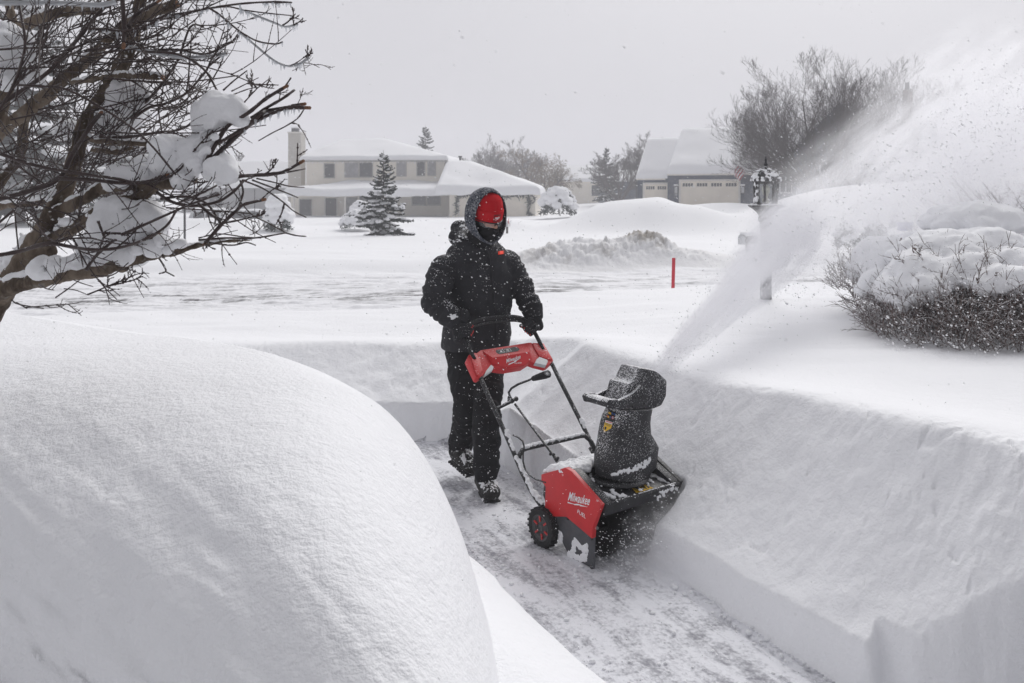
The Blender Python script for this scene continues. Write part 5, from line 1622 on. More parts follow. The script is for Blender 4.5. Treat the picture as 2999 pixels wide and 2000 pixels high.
    for (a0, b0, a1, b1, r) in ((-0.16, 0.40, -0.02, 0.50, 0.014), (-0.13, 0.455, 0.02, 0.487, 0.014), (-0.06, 0.08, 0.01, 0.11, 0.013), (-0.12, 0.06, -0.05, 0.075, 0.012), (-0.02, 0.145, 0.015, 0.15, 0.010), (0.0, 0.17, 0.02, 0.175, 0.008),
                                (-0.05, 0.38, 0.0, 0.36, 0.007), (-0.07, 0.42, -0.02, 0.405, 0.007)):
        for k in range(18):
            u = rng.random(); a = a0 + (a1 - a0) * u + 0.006 * rng.normal(); b = b0 + (b1 - b0) * u + 0.006 * rng.normal()
            zz = 0.320 + (0.04 - a) * 0.172
            mb.ell(Mw(a, b, zz), (r * (0.6 + 0.5 * rng.random()), r * (0.6 + 0.5 * rng.random()), r * 0.55), 8, 6)
    # the collar of snow round the chute foot and the heap on the rear cover
    for k in range(46):
        th = rng.random() * 6.28; rr = 0.147 + 0.010 * rng.random()
        if -1.2 < th - 6.28 * (th > 3.14) < 1.25 and rng.random() < 0.72: continue
        mb.ell(Mw(-0.13 + rr * math.cos(th), 0.278 + rr * math.sin(th), 0.350 + 0.006 * rng.random() - 0.02 * math.cos(th)), (0.008 + 0.007 * rng.random(), 0.008 + 0.007 * rng.random(), 0.005), 8, 6)
    for k in range(260):
        a = -0.40 + 0.185 * rng.random(); b = 0.01 + 0.50 * rng.random()
        zz = 0.405 - 0.30 * max(0, -0.26 - a) - 0.1 * max(0, a + 0.24)
        mb.ell(Mw(a, b, zz + 0.006), (0.022 + 0.016 * rng.random(), 0.022 + 0.016 * rng.random(), 0.016 + 0.016 * rng.random()), 9, 7)
    for k in range(40):
        a = -0.40 + 0.18 * rng.random(); mb.ell(Mw(a, 0.012 + 0.010 * rng.random(), 0.366 + 0.36 * (a + 0.40)), (0.013, 0.012, 0.012), 8, 6)
    put('heaped_snow', remesh(mb, 0.0045, 1, lambda co, no: co + 0.007 * no * fbm3(co * 50, 3, 5)[:, None]), M_PACK, deck)
    # warning triangles on the deck
    mb = MB()
    dz = lambda a: 0.3192 + (0.04 - a) * 0.1725
    for k in range(3):
        b0 = 0.250 + k * 0.040
        O = Mw(0.018, b0, dz(0.018)); X = Mw(0.018, b0 + 0.040, dz(0.018)) - O; Y = Mw(-0.050, b0, dz(-0.050)) - O
        print_poly(mb, [(0, 0), (1, 0), (.5, 1)], O, X, Y, 0)
        up = Vector((0, 0, 0.0008))
        if k == 0:
            print_poly(mb, [(.46, .32), (.54, .32), (.56, .68), (.44, .68)], O + up, X, Y, 1); print_poly(mb, disc(.5, .2, .06), O + up, X, Y, 1)
        else:
            print_poly(mb, [(.28, .14), (.6, .14), (.72, .3), (.58, .5), (.5, .66), (.42, .48), (.44, .34)], O + up, X, Y, 1)
    mb.build('warning_label', [M_YEL, M_INK], deck)
    # auger housing and auger
    mb = MB()
    arc = [(-0.125 + 0.165 * math.cos(t), 0.150 + 0.165 * math.sin(t)) for t in np.linspace(math.radians(65), math.radians(250), 14)]
    arc2 = [(-0.125 + 0.172 * math.cos(t), 0.150 + 0.172 * math.sin(t)) for t in np.linspace(math.radians(65), math.radians(250), 14)]
    mb.prism(arc + arc2[::-1], lambda p: Mw(p[0], 0.014, p[1]), lambda p: Mw(p[0], 0.526, p[1]))
    mb.build('auger_housing', M_DARK, R, auto=35)
    mb = MB()
    mb.tube([Mw(-0.10, 0.014, 0.125), Mw(-0.10, 0.526, 0.125)], 0.018, 10)
    ax = Vector((ML[0], ML[1], 0)); e1 = Vector((MH[0], MH[1], 0)); e2 = Vector((0, 0, 1))
    for half in (0, 1):
        ring0, ring1 = [], []
        for k in range(40):
            u = k / 39; b = (0.02 + 0.245 * u) if half == 0 else (0.52 - 0.245 * u); th = u * 3.6 * math.pi * (1 if half == 0 else -1) + 0.6
            d = e1 * math.cos(th) + e2 * math.sin(th)
            o = Mw(-0.10, b, 0.125)
            ring0.append(o + d * 0.017); ring1.append(o + d * 0.115)
        v = ring0 + ring1; n = len(ring0)
        mb.add(v, [(i, i + 1, n + i + 1, n + i) for i in range(n - 1)], 0, True)
        mb.add([p + ax * 0.008 for p in v], [(n + i, n + i + 1, i + 1, i) for i in range(n - 1)], 0, True)
    mb.build('auger', M_RUB, R)
    # wheels
    for bc, sg in ((-0.022, -1), (0.562, 1)):
        c = Mw(-0.372, bc, 0.098)
        axv = Vector((ML[0], ML[1], 0)) * sg
        W = bpy.data.objects.new('wheel', None); COL.objects.link(W); W.parent = R; W.location = c - origin_of(R); W.empty_display_size = 0.05
        mb = MB()
        mb.lathe(c, [(0.066, -0.024), (0.090, -0.025), (0.0985, -0.018), (0.0995, 0.0), (0.0985, 0.018), (0.090, 0.025), (0.066, 0.024)], 40, axis=axv, ref=(0, 0, 1), cap=False)
        e2_ = Vector((0, 0, 1)); e1_ = axv.cross(e2_)
        for k in range(40):
            th = 2 * math.pi * k / 40; d = e1_ * math.cos(th) + e2_ * math.sin(th); tg = axv.cross(d)
            s_ = 1 if k % 2 else -1
            o = c + d * 0.0975 + axv * s_ * 0.012
            q = [o + tg * i * 0.005 + axv * j * 0.012 - d * 0.004 for i, j in ((-1, -1), (1, -1), (1, 1), (-1, 1))]
            mb.hexa(q + [p + d * 0.009 for p in q])
        mb.build('tyre', M_RUB, W, auto=40)
        mb = MB()
        mb.lathe(c, [(0.0, 0.018), (0.018, 0.020), (0.022, 0.016), (0.050, 0.012), (0.062, 0.022), (0.068, 0.022), (0.068, -0.02), (0.0, -0.02)], 32, axis=axv, ref=(0, 0, 1))
        for k in range(6):
            th = 2 * math.pi * k / 6 + 0.35; d = e1_ * math.cos(th) + e2_ * math.sin(th); tg = axv.cross(d)
            o = c + axv * 0.0170
            q = [o + d * r_ + tg * s_ * 0.0042 - axv * 0.006 for r_, s_ in ((0.030, -1), (0.058, -1), (0.058, 1), (0.030, 1))]
            mb.hexa(q + [p + axv * 0.008 for p in q], 1)
        mb.build('rim', [M_RIM, M_REDP], W, auto=40)
    mb = MB(); mb.tube([Mw(-0.372, -0.03, 0.098), Mw(-0.372, 0.57, 0.098)], 0.008, 8); mb.build('axle', M_TUBE, R)
    # handle tubes
    hl = [(-1.045, 0.824), (-0.971, 0.752), (-0.90, 0.670), (-0.735, 0.490), (-0.66, 0.405), (-0.585, 0.315), (-0.50, 0.235), (-0.43, 0.19), (-0.36, 0.17)]
    for b in (0.004, 0.536):
        mb = MB(); mb.tube([Mw(a, b, z) for a, z in hl], 0.0125, 12)
        mb.tube([Mw(-0.62, b + (0.012 if b < 0.2 else -0.012), 0.345), Mw(-0.50, b + (0.012 if b < 0.2 else -0.012), 0.225)], 0.0135, 10)
        tb = mb.build('handle_tube', M_TUBE, R)
        mb = MB()
        for k in range(46):
            u = rng.random(); i = 3 + 4.2 * u; j = min(int(i), 7); w_ = i - j
            a = hl[j][0] * (1 - w_) + hl[j + 1][0] * w_; z = hl[j][1] * (1 - w_) + hl[j + 1][1] * w_
            if 0.25 < u < 0.3: continue
            mb.ell(Mw(a + 0.006, b + 0.004 * rng.normal(), z + 0.011), (0.010 + 0.005 * rng.random(),) * 3, 7, 6)
        put('caked_snow', remesh(mb, 0.004, 2, lambda co, no: co + 0.003 * no * fbm3(co * 80, 2, 7)[:, None]), M_PACK, tb)
    mb = MB()
    br = [(-0.62, 0.012, 0.365), (-0.625, 0.018, 0.392), (-0.635, 0.045, 0.412), (-0.64, 0.08, 0.415), (-0.64, 0.27, 0.415), (-0.64, 0.46, 0.415), (-0.635, 0.495, 0.412), (-0.61, 0.522, 0.380), (-0.57, 0.524, 0.322)]
    mb.tube([Mw(*p) for p in br], 0.0125, 12)
    bar = mb.build('cross_bar', M_TUBE, R)
    mb = MB()
    for k in range(110):
        b = 0.05 + 0.44 * rng.random(); mb.ell(Mw(-0.64 + 0.004 * rng.normal(), b, 0.424 + 0.003 * rng.random()), (0.008 + 0.004 * rng.random(),) * 3, 7, 6)
    put('caked_snow', remesh(mb, 0.004, 2, lambda co, no: co + 0.003 * no * fbm3(co * 80, 2, 8)[:, None]), M_PACK, bar)
    # grip loop
    lp = [(-1.05, 0.018, 0.838), (-1.09, 0.016, 0.885), (-1.135, 0.022, 0.935), (-1.18, 0.045, 0.988), (-1.205, 0.10, 1.016), (-1.215, 0.18, 1.028), (-1.218, 0.27, 1.032), (-1.215, 0.36, 1.030),
          (-1.208, 0.44, 1.022), (-1.190, 0.495, 1.000), (-1.145, 0.522, 0.945), (-1.09, 0.526, 0.885), (-1.05, 0.524, 0.838)]
    lpv = [Mw(*p) for p in lp]
    fine = []
    for i in range(len(lpv) - 1):
        p0, p1, p2, p3 = lpv[max(i - 1, 0)], lpv[i], lpv[i + 1], lpv[min(i + 2, len(lpv) - 1)]
        for k in range(5):
            t = k / 5
            fine.append(0.5 * ((2 * p1) + (p2 - p0) * t + (2 * p0 - 5 * p1 + 4 * p2 - p3) * t * t + (3 * p1 - p0 - 3 * p2 + p3) * t ** 3))
    fine.append(lpv[-1])
    mb = MB(); mb.tube(fine, [0.0125 if (i < 12 or i > len(fine) - 12) else 0.0165 for i in range(len(fine))], 14)
    loop = mb.build('grip_loop', M_GRIP, R)
    mb = MB(); mb.tube([p + Vector((0, 0, -0.020)) + Vector((MH[0], MH[1], 0)) * 0.012 for p in fine[14:-14]], 0.0065, 8); mb.build('bail_lever', M_BLK, loop)
    # console
    P0c = (-1.03, 0.82); nC = (0.62, 0.785); tC = (-0.785, 0.62)      # (a, z) point, normal and up direction of its face

    def oncon(x, y, lift=0.0):
        n3 = Vector((MH[0] * nC[0], MH[1] * nC[0], nC[1])); o = Mw(P0c[0], 0.27, P0c[1]) + n3 * lift
        d = Vector(((x - CX) / F, 1, -(y - V0) / F)); c0 = Vector((0, 0, CAM_Z))
        t = (o - c0).dot(n3) / d.dot(n3); return c0 + d * t
    c6 = lambda x, y: (1340 + x * 0.1403, 900 + y * 0.1403)
    n3 = Vector((MH[0] * nC[0], MH[1] * nC[0], nC[1]))
    outl = [(235, 990), (200, 1060), (385, 1450), (440, 1470), (545, 1405), (700, 1210), (770, 1255), (990, 1285), (1370, 1225), (1515, 1130), (1610, 1165), (1845, 1225), (1900, 1205), (2005, 1110), (1800, 745), (1690, 740), (1490, 730), (480, 890), (400, 950), (360, 945)]
    mb = MB()
    fr = [oncon(*c6(*p)) for p in outl]
    mb.prism(list(range(len(fr))), lambda i: fr[i] - n3 * 0.045, lambda i: fr[i])
    con = mb.build('console', M_RED, R, bevel=0.006, auto=40)
    mb = MB()      # snow-dusted shoulders and the angular centre block
    sh = [[(250, 985), (365, 960), (470, 1090), (520, 1330), (440, 1440), (390, 1430)], [(1560, 760), (1790, 760), (1985, 1100), (1890, 1100), (1700, 1030), (1600, 860)]]
    for s_ in sh:
        q = [oncon(*c6(*p), 0.001) for p in s_]
        mb = MB(); mb.prism(list(range(len(q))), lambda i: q[i], lambda i: q[i] + n3 * 0.006)
        mb.build('console_shoulder', M_REDS, con, bevel=0.003, auto=40)
    mb = MB()
    tp = [oncon(*c6(520, 905), 0.002), oncon(*c6(1470, 755), 0.002)]
    rd_ = [oncon(*c6(730, 1050), 0.026), oncon(*c6(1500, 930), 0.026)]
    bt = [oncon(*c6(985, 1262), 0.002), oncon(*c6(1365, 1205), 0.002)]
    si = [oncon(*c6(720, 1190), 0.002), oncon(*c6(1560, 1080), 0.002)]
    v = tp + rd_ + bt + si
    v2 = [p - n3 * 0.01 for p in tp + si + bt]
    mb.add(v, [(0, 1, 3, 2), (2, 3, 5, 4), (0, 2, 6), (2, 4, 6), (1, 7, 3), (3, 7, 5)], 0, False)
    mb.build('console_block', M_RED, con, auto=30)
    # control panel on the upper facet
    O = tp[0].lerp(tp[1], 0.24).lerp(rd_[0].lerp(rd_[1], 0.18), 0.74); X = (tp[1] - tp[0]) * 0.50; Y = (tp[0].lerp(tp[1], 0.5) - rd_[0].lerp(rd_[1], 0.5)) * 0.56
    nf = X.cross(Y).normalized()
    if nf.dot(n3) < 0: nf = -nf
    nf = nf * 0.0015
    mb = MB()
    rr = [(.06, 0), (.88, 0), (1, .35), (.98, .7), (.9, 1), (.08, 1), (0, .75), (0, .3)]
    print_poly(mb, rr, O + nf, X, Y, 0)
    for (u0, u1) in ((.08, .32), (.36, .62)):
        for q in ([(u0, .18), (u1, .18), (u1, .22), (u0, .22)], [(u0, .78), (u1, .78), (u1, .82), (u0, .82)], [(u1 - .012, .22), (u1, .22), (u1, .78), (u1 - .012, .78)]):
            print_poly(mb, q, O + nf * 2, X, Y, 1)
    for k in range(12):
        t0, t1 = 2 * math.pi * k / 12, 2 * math.pi * (k + 1) / 12
        q = [(.49 + r_ * .055 * math.cos(t), .5 + r_ * .22 * math.sin(t)) for r_, t in ((1, t0), (1, t1), (.7, t1), (.7, t0))]
        print_poly(mb, q, O + nf * 2, X, Y, 1)
    print_poly(mb, [(.483, .4), (.497, .4), (.497, .6), (.483, .6)], O + nf * 2, X, Y, 1)
    print_poly(mb, [(.17, .38), (.24, .38), (.25, .5), (.205, .66), (.16, .5)], O + nf * 2, X, Y, 1)
    for u in (.68, .75, .82, .89):
        for v_ in (.3, .6): print_poly(mb, [(u, v_), (u + .05, v_), (u + .05, v_ + .06), (u, v_ + .06)], O + nf * 2, X, Y, 2)
    mb.build('control_panel', [M_INK, M_WHITE, M_GREY], con)
    # lettering on the lower facet
    mb = MB()
    nl = (bt[1] - bt[0]).cross(rd_[0] - bt[0]).normalized()
    if nl.dot(Vector((MH[0], MH[1], 0.2))) < 0: nl = -nl

    def onlow(x, y):
        o = (rd_[0] + bt[1]) * 0.5 + nl * 0.0025; d = Vector(((x - CX) / F, 1, -(y - V0) / F)); c0 = Vector((0, 0, CAM_Z))
        return c0 + d * ((o - c0).dot(nl) / d.dot(nl))
    O, A_, B_ = onlow(*c6(1022, 1165)), onlow(*c6(1318, 1062)), onlow(*c6(1018, 1082))
    print_text(mb, 'Milwaukee', O, A_ - O, B_ - O, 0.12, 0.012)
    O, A_, B_ = onlow(*c6(1050, 1215)), onlow(*c6(1320, 1115)), onlow(*c6(1050, 1160))
    print_poly(mb, BOLT, O, A_ - O, B_ - O)
    O, A_, B_ = onlow(*c6(1195, 1182)), onlow(*c6(1325, 1170)), onlow(*c6(1195, 1155))
    print_text(mb, 'FUEL', O, A_ - O, B_ - O, 0, 0.004)
    mb.build('lettering', M_WHITE, con)
    for q in ([(556, 1412), (595, 1330), (695, 1205), (750, 1250), (735, 1300), (570, 1425)], [(1610, 1168), (1640, 1100), (1705, 1042), (1870, 1105), (1880, 1140), (1842, 1222)]):
        mb = MB(); w_ = [oncon(*c6(*p), 0.004) for p in q]
        mb.prism(list(range(len(w_))), lambda i: w_[i] - n3 * 0.02, lambda i: w_[i] + n3 * 0.004)
        mb.build('work_light', M_LGREY, con, bevel=0.002)
    # chute crank
    def onb(x, y, b):
        a, z = mp(x, y, b); return Mw(a, b, z)
    mb = MB()
    mb.tube([onb(1508, 1183, 0.10), onb(1643, 1364, 0.14), onb(1652, 1376, 0.145)], 0.0065, 10)
    mb.tube([onb(1504, 1178, 0.10), onb(1493, 1160, 0.10), onb(1490, 1149, 0.10), onb(1498, 1137, 0.11), onb(1518, 1125, 0.14), onb(1562, 1108, 0.20)], 0.0065, 10)
    mb.tube([onb(1624, 1337, 0.135), onb(1632, 1350, 0.137)], 0.0105, 10)
    for x, y in ((1622, 1331), (1634, 1354), (1612, 1330), (1634, 1341)): mb.ell(onb(x, y, 0.135), 0.008, 8, 6)
    crank = mb.build('crank_rod', M_TUBE, R)
    mb = MB()
    k0, k1 = onb(1557, 1110, 0.195), onb(1613, 1093, 0.275)
    mb.tube([k0, k0.lerp(k1, .06), k0.lerp(k1, .3), k0.lerp(k1, .7), k0.lerp(k1, .92), k1], [0.009, 0.014, 0.018, 0.0225, 0.021, 0.010], 16)
    mb.build('crank_knob', M_GRIP, crank)
    mb = MB()
    mb.tube([onb(1456, 1196, 0.008), onb(1495, 1177, 0.085)], 0.010, 10)
    mb.ell(onb(1497, 1173, 0.10), (0.022, 0.016, 0.017), 12, 8); mb.ell(onb(1512, 1168, 0.112), (0.013, 0.013, 0.015), 10, 8); mb.ell(onb(1491, 1166, 0.095), (0.010, 0.010, 0.016), 10, 8)
    put('crank_bracket', remesh(mb, 0.003, 1), M_TUBE, R)
    mb = MB()
    cab = [(1503, 1274), (1518, 1281), (1531, 1292), (1535, 1308), (1532, 1330), (1532, 1352), (1538, 1374), (1551, 1391), (1570, 1404), (1600, 1413)]
    mb.tube([onb(x, y, -0.012) for x, y in cab], 0.0045, 8); mb.build('cable', M_TUBE, R)
    # chute
    AC = -0.13
    CH = lambda x, y: ma(1700 + x * 0.255, 1040 + y * 0.255, AC)
    mb = MB(); c = Mw(AC, 0.278, 0.345)
    mb.lathe(c, [(0.10, 0.0), (0.140, 0.0), (0.143, 0.006), (0.139, 0.012), (0.130, 0.018), (0.10, 0.018)], 40)
    C = mb.build('chute_collar', M_BLK, R, auto=40)
    lv = [((200, 1400), (745, 1380)), ((190, 1310), (770, 1300)), ((186, 1180), (835, 1240)), ((205, 1060), (868, 1015)), ((222, 950), (830, 950)), ((240, 870), (775, 865)), ((266, 745), (768, 740)), ((292, 680), (780, 670)), ((322, 615), (800, 590))]
    rings = []
    for i, (lp_, rp_) in enumerate(lv):
        b0, z0 = CH(*lp_); b1, z1 = CH(*rp_)
        u = i / (len(lv) - 1)
        hd = 0.122 * (1 - u) + 0.080 * u
        cb, hb = (b0 + b1) / 2 + 0.004, (b1 - b0) / 2 * (0.92 - 0.10 * min(1, u * 3))
        p_ = 2.0 + 1.6 * min(1, u * 3)
        ring = []
        for j in range(40):
            t = 2 * math.pi * j / 40
            cs, sn = math.cos(t), math.sin(t)
            q = (abs(cs) ** p_ + abs(sn) ** p_) ** (-1 / p_)
            sharp = 0.90 if cs > 0.85 else 1.0
            ring.append(Mw(AC + hd * q * sn * (1 if cs < 0.3 else 1 - 0.25 * (cs - 0.3)), cb + hb * q * cs, (z0 + z1) / 2 + (z1 - z0) / 2 * cs * q))
        rings.append(ring)
    mb = MB(); mb.loft(rings)
    body = mb.build('chute', M_CHUTE, R, auto=50)

    def slab(name, outline, a0, a1, mat, bev, par=None, pl=None):
        mb = MB(); am_ = pl if pl is not None else a1
        mb.prism([ma(1700 + p[0] * 0.255, 1040 + p[1] * 0.255, am_) for p in outline], lambda p: Mw(a0, p[0], p[1]), lambda p: Mw(a1, p[0], p[1]))
        return mb.build(name, mat, par or R, bevel=bev, auto=40)
    hood = slab('chute_hood', [(330, 600), (410, 420), (440, 300), (500, 280), (580, 118), (750, 150), (800, 180), (893, 265), (885, 440), (830, 552), (740, 590)], AC - 0.072, AC + 0.066, M_HOOD, 0.014, pl=AC)
    slab('hood_bracket', [(298, 545), (318, 612), (430, 622), (590, 606), (735, 592), (775, 570), (786, 400), (700, 345), (605, 440), (445, 522), (420, 505), (330, 512)], AC + 0.0665, AC + 0.088, M_CHUTE, 0.006, hood)
    slab('hood_bracket', [(298, 545), (318, 612), (430, 622), (590, 606), (735, 592), (775, 570), (786, 400), (700, 345), (605, 440), (445, 522), (420, 505), (330, 512)], AC - 0.094, AC - 0.0725, M_CHUTE, 0.006, hood, pl=AC + 0.088)
    slab('hood_grip', [(300, 545), (319, 606), (425, 610), (440, 520), (330, 516)], AC - 0.0715, AC + 0.0655, M_CHUTE, 0.006, hood, pl=AC + 0.088)
    for x, y in ((600, 590), (735, 555), (640, 490), (700, 480)):
        b, z = ma(1700 + x * 0.255, 1040 + y * 0.255, AC + 0.088); mb = MB(); mb.lathe(Mw(AC + 0.0878, b, z), [(0.0, .003), (0.005, .0025), (0.006, 0)], 8, axis=(MH[0], MH[1], 0)); mb.build('bolt', M_BLK, hood)
    # label on the chute: rows of pictograms, a white warning strip, a yellow arrow-ended panel
    from mathutils.bvhtree import BVHTree
    off = origin_of(body)
    bv = BVHTree.FromPolygons([v.co + off for v in body.data.vertices], [tuple(p.vertices) for p in body.data.polygons])

    def onchute(x, y, lift=0.0015):
        px, py = 1700 + x * 0.255, 1040 + y * 0.255
        d = Vector(((px - CX) / F, 1, -(py - V0) / F)).normalized(); c0 = Vector((0, 0, CAM_Z))
        h_, n_, _, _ = bv.ray_cast(c0, d)
        if h_ is None:
            b, z = CH(x, y); h_ = Mw(AC + 0.1, b, z); n_ = -d
        return h_ - d * lift / max(0.25, abs(n_.dot(d)))

    def pane(mb, quad, m, lift=0.0015, nu=5, nv=5):
        v = []
        for i in range(nv + 1):
            for j in range(nu + 1):
                a, b = j / nu, i / nv
                x = (quad[0][0] * (1 - a) + quad[1][0] * a) * (1 - b) + (quad[3][0] * (1 - a) + quad[2][0] * a) * b
                y = (quad[0][1] * (1 - a) + quad[1][1] * a) * (1 - b) + (quad[3][1] * (1 - a) + quad[2][1] * a) * b
                v.append(onchute(x, y, lift))
        mb.add(v, [(i * (nu + 1) + j, i * (nu + 1) + j + 1, (i + 1) * (nu + 1) + j + 1, (i + 1) * (nu + 1) + j) for i in range(nv) for j in range(nu)], m, True)
    mb = MB()
    pane(mb, [(338, 634), (412, 652), (372, 775), (290, 742)], 2)
    pane(mb, [(288, 745), (371, 772), (364, 798), (281, 768)], 1, 0.0018)
    pane(mb, [(280, 770), (363, 800), (352, 840), (270, 808)], 0, 0.0018)
    pane(mb, [(270, 808), (352, 840), (270, 886), (266, 862)], 0, 0.0018)
    for (x, y, mm) in ((330, 662, 0), (345, 668, 0), (367, 668, 3), (391, 678, 3), (312, 700, 4), (322, 708, 0), (345, 712, 3)):
        pane(mb, [(x - 9, y - 12), (x + 9, y - 8), (x + 6, y + 14), (x - 11, y + 9)], mm, 0.0022, 2, 2)
    mb.add([onchute(371 + 14 * math.cos(t), 718 + 19 * math.sin(t), 0.0022) for t in np.linspace(0, 6.28, 14, endpoint=False)], [tuple(range(14))], 4)
    mb.add([onchute(371 + 9 * math.cos(t), 718 + 13 * math.sin(t), 0.0027) for t in np.linspace(0, 6.28, 14, endpoint=False)], [tuple(range(14))], 1)
    pane(mb, [(364, 722), (376, 708), (379, 713), (367, 728)], 2, 0.0031, 1, 1)
    pane(mb, [(292, 752), (366, 776), (364, 784), (290, 760)], 4, 0.0024, 4, 1)
    pane(mb, [(280, 820), (300, 826), (292, 858), (274, 852)], 2, 0.0024, 2, 2)
    for k in range(3): pane(mb, [(288, 778 + 9 * k), (350 - 4 * k, 800 + 9 * k), (349 - 4 * k, 803 + 9 * k), (287, 781 + 9 * k)], 2, 0.0024, 3, 1)
    mb.build('warning_label', [M_YEL, M_WHITE, M_INK, M_BLUEP, M_REDP], body)
    # snow caught round the foot of the chute
    mb = MB()
    for k in range(110):
        t = rng.random() ** .7; x = 330 + 470 * t; y = 1388 - 120 * t ** 1.4 - 75 * rng.random() * (0.2 + t)
        p = onchute(x, y, 0.0); mb.ell(p, (0.003 + 0.007 * rng.random() ** 2,) * 3, 7, 6)
    put('caked_snow', remesh(mb, 0.0028, 1, lambda co, no: co + 0.003 * no * fbm3(co * 90, 2, 9)[:, None]), M_PACK, body)
    return R, loop


BLOWER, LOOP = make_blower()
# ---------------------------------------------------------------- person in winter clothes pushing the machine
from mathutils.bvhtree import BVHTree
FH = Vector((MH[0], MH[1], 0)); LH = Vector((ML[0], ML[1], 0)); UP = Vector((0, 0, 1))

M_JACKET = m_dusted('black_jacket', (0.024, 0.024, 0.028), 0.72, specks=0.685, fine=120, up=0.16, big=7, bump=0.25, bumpscale=240, spec=0.25)
M_TROUS = m_dusted('black_trousers', (0.014, 0.014, 0.016), 0.78, specks=0.70, fine=130, up=0.12, big=8, bump=0.2, bumpscale=200, spec=0.2)
M_GLOVE = m_dusted('black_glove', (0.021, 0.021, 0.024), 0.8, specks=0.69, fine=160, up=0.10, big=14, spec=0.25)
M_BOOT = m_dusted('black_boot', (0.014, 0.013, 0.012), 0.6, specks=0.64, fine=70, up=0.16, big=16, spec=0.35)
M_HOODIE = m_dusted('blue_grey_hood', (0.036, 0.043, 0.060), 0.9, specks=0.44, fine=120, up=0.06, big=16, spec=0.15, bump=0.3, bumpscale=140, amt=0.36, soft=0.28)
M_MASK = m_plain('dark_face_mask', (0.016, 0.016, 0.018), 0.9, 0.15)
M_SKIN = m_plain('skin', (0.42, 0.23, 0.17), 0.55, 0.4, vary=0.06, vs=40)
M_FRAME = m_plain('glasses_frame', (0.012, 0.012, 0.013), 0.35)


def _knit():
    m = NT('red_knit')
    wv = m.n('ShaderNodeTexWave'); wv.wave_type = 'BANDS'; wv.bands_direction = 'X'
    wv.inputs['Scale'].default_value = 0.36; wv.inputs['Distortion'].default_value = 0.0
    uv = m.n('ShaderNodeAttribute', attribute_name='rib')
    cb = m.n('ShaderNodeCombineXYZ'); m.l(uv.outputs['Fac'], cb.inputs[0]); m.l(cb.outputs[0], wv.inputs['Vector'])
    f = m.noise(160, 3, 0.6)
    s = m.ramp(m.noise(320, 2, 0.6), 0.76, 0.82)
    c = m.mix(wv.outputs['Fac'], (0.40, 0.008, 0.014), (0.62, 0.014, 0.022))
    m.color(m.mix(s, c, SNOW)).rough(0.95).spec(0.15)
    m.bump(m.math('ADD', wv.outputs['Fac'], m.math('MULTIPLY', f, 0.4)), 0.5, 0.003)
    return m.mat


def _glass():
    m = bpy.data.materials.new('clear_lens'); m.use_nodes = True
    t = m.node_tree; b = t.nodes['Principled BSDF']
    b.inputs['Base Color'].default_value = (0.85, 0.86, 0.88, 1); b.inputs['Roughness'].default_value = 0.12
    b.inputs['Alpha'].default_value = 0.12; b.inputs['Specular IOR Level'].default_value = 0.8
    return m


M_KNIT = _knit(); M_LENS = _glass()


def limb(mb, pts, rad, n=14):
    mb.capsule(pts[0], pts[1], rad[0], rad[1], n) if len(pts) == 2 else [mb.capsule(pts[i], pts[i + 1], rad[i], rad[i + 1], n) for i in range(len(pts) - 1)]


def oval(c, lat, dep, e1, e2, n=28, p=2.4):
    r = []
    for j in range(n):
        t = 2 * math.pi * j / n; cs, sn = math.cos(t), math.sin(t)
        q = (abs(cs) ** p + abs(sn) ** p) ** (-1 / p)
        r.append(Vector(c) + e1 * lat * q * cs + e2 * dep * q * sn)
    return r


def folds(axis_pts, amp, freq, seed, loose=0.008):
    """Cloth creases: ridged noise squeezed along the limb plus broad looseness."""
    A = [np.array(p) for p in axis_pts]

    def fn(co, no):
        best = np.full(len(co), 1e9); sa = np.zeros(len(co)); acc = 0.0
        for i in range(len(A) - 1):
            d = A[i + 1] - A[i]; L = np.linalg.norm(d); u = np.clip(((co - A[i]) @ d) / L ** 2, 0, 1)
            dd = np.linalg.norm(co - (A[i] + np.outer(u, d)), axis=1)
            k = dd < best; best[k] = dd[k]; sa[k] = acc + u[k] * L; acc += L
        q = co * 7.0; q = q + 0.0
        q[:, 2] = sa * freq
        rid = 1 - np.abs(fbm3(q, 3, seed)) * 2.2
        return co + no * (amp * np.clip(rid, -0.3, 1)[:, None] - amp * 0.5 + loose * fbm3(co * 6.0, 3, seed + 5)[:, None])
    return fn


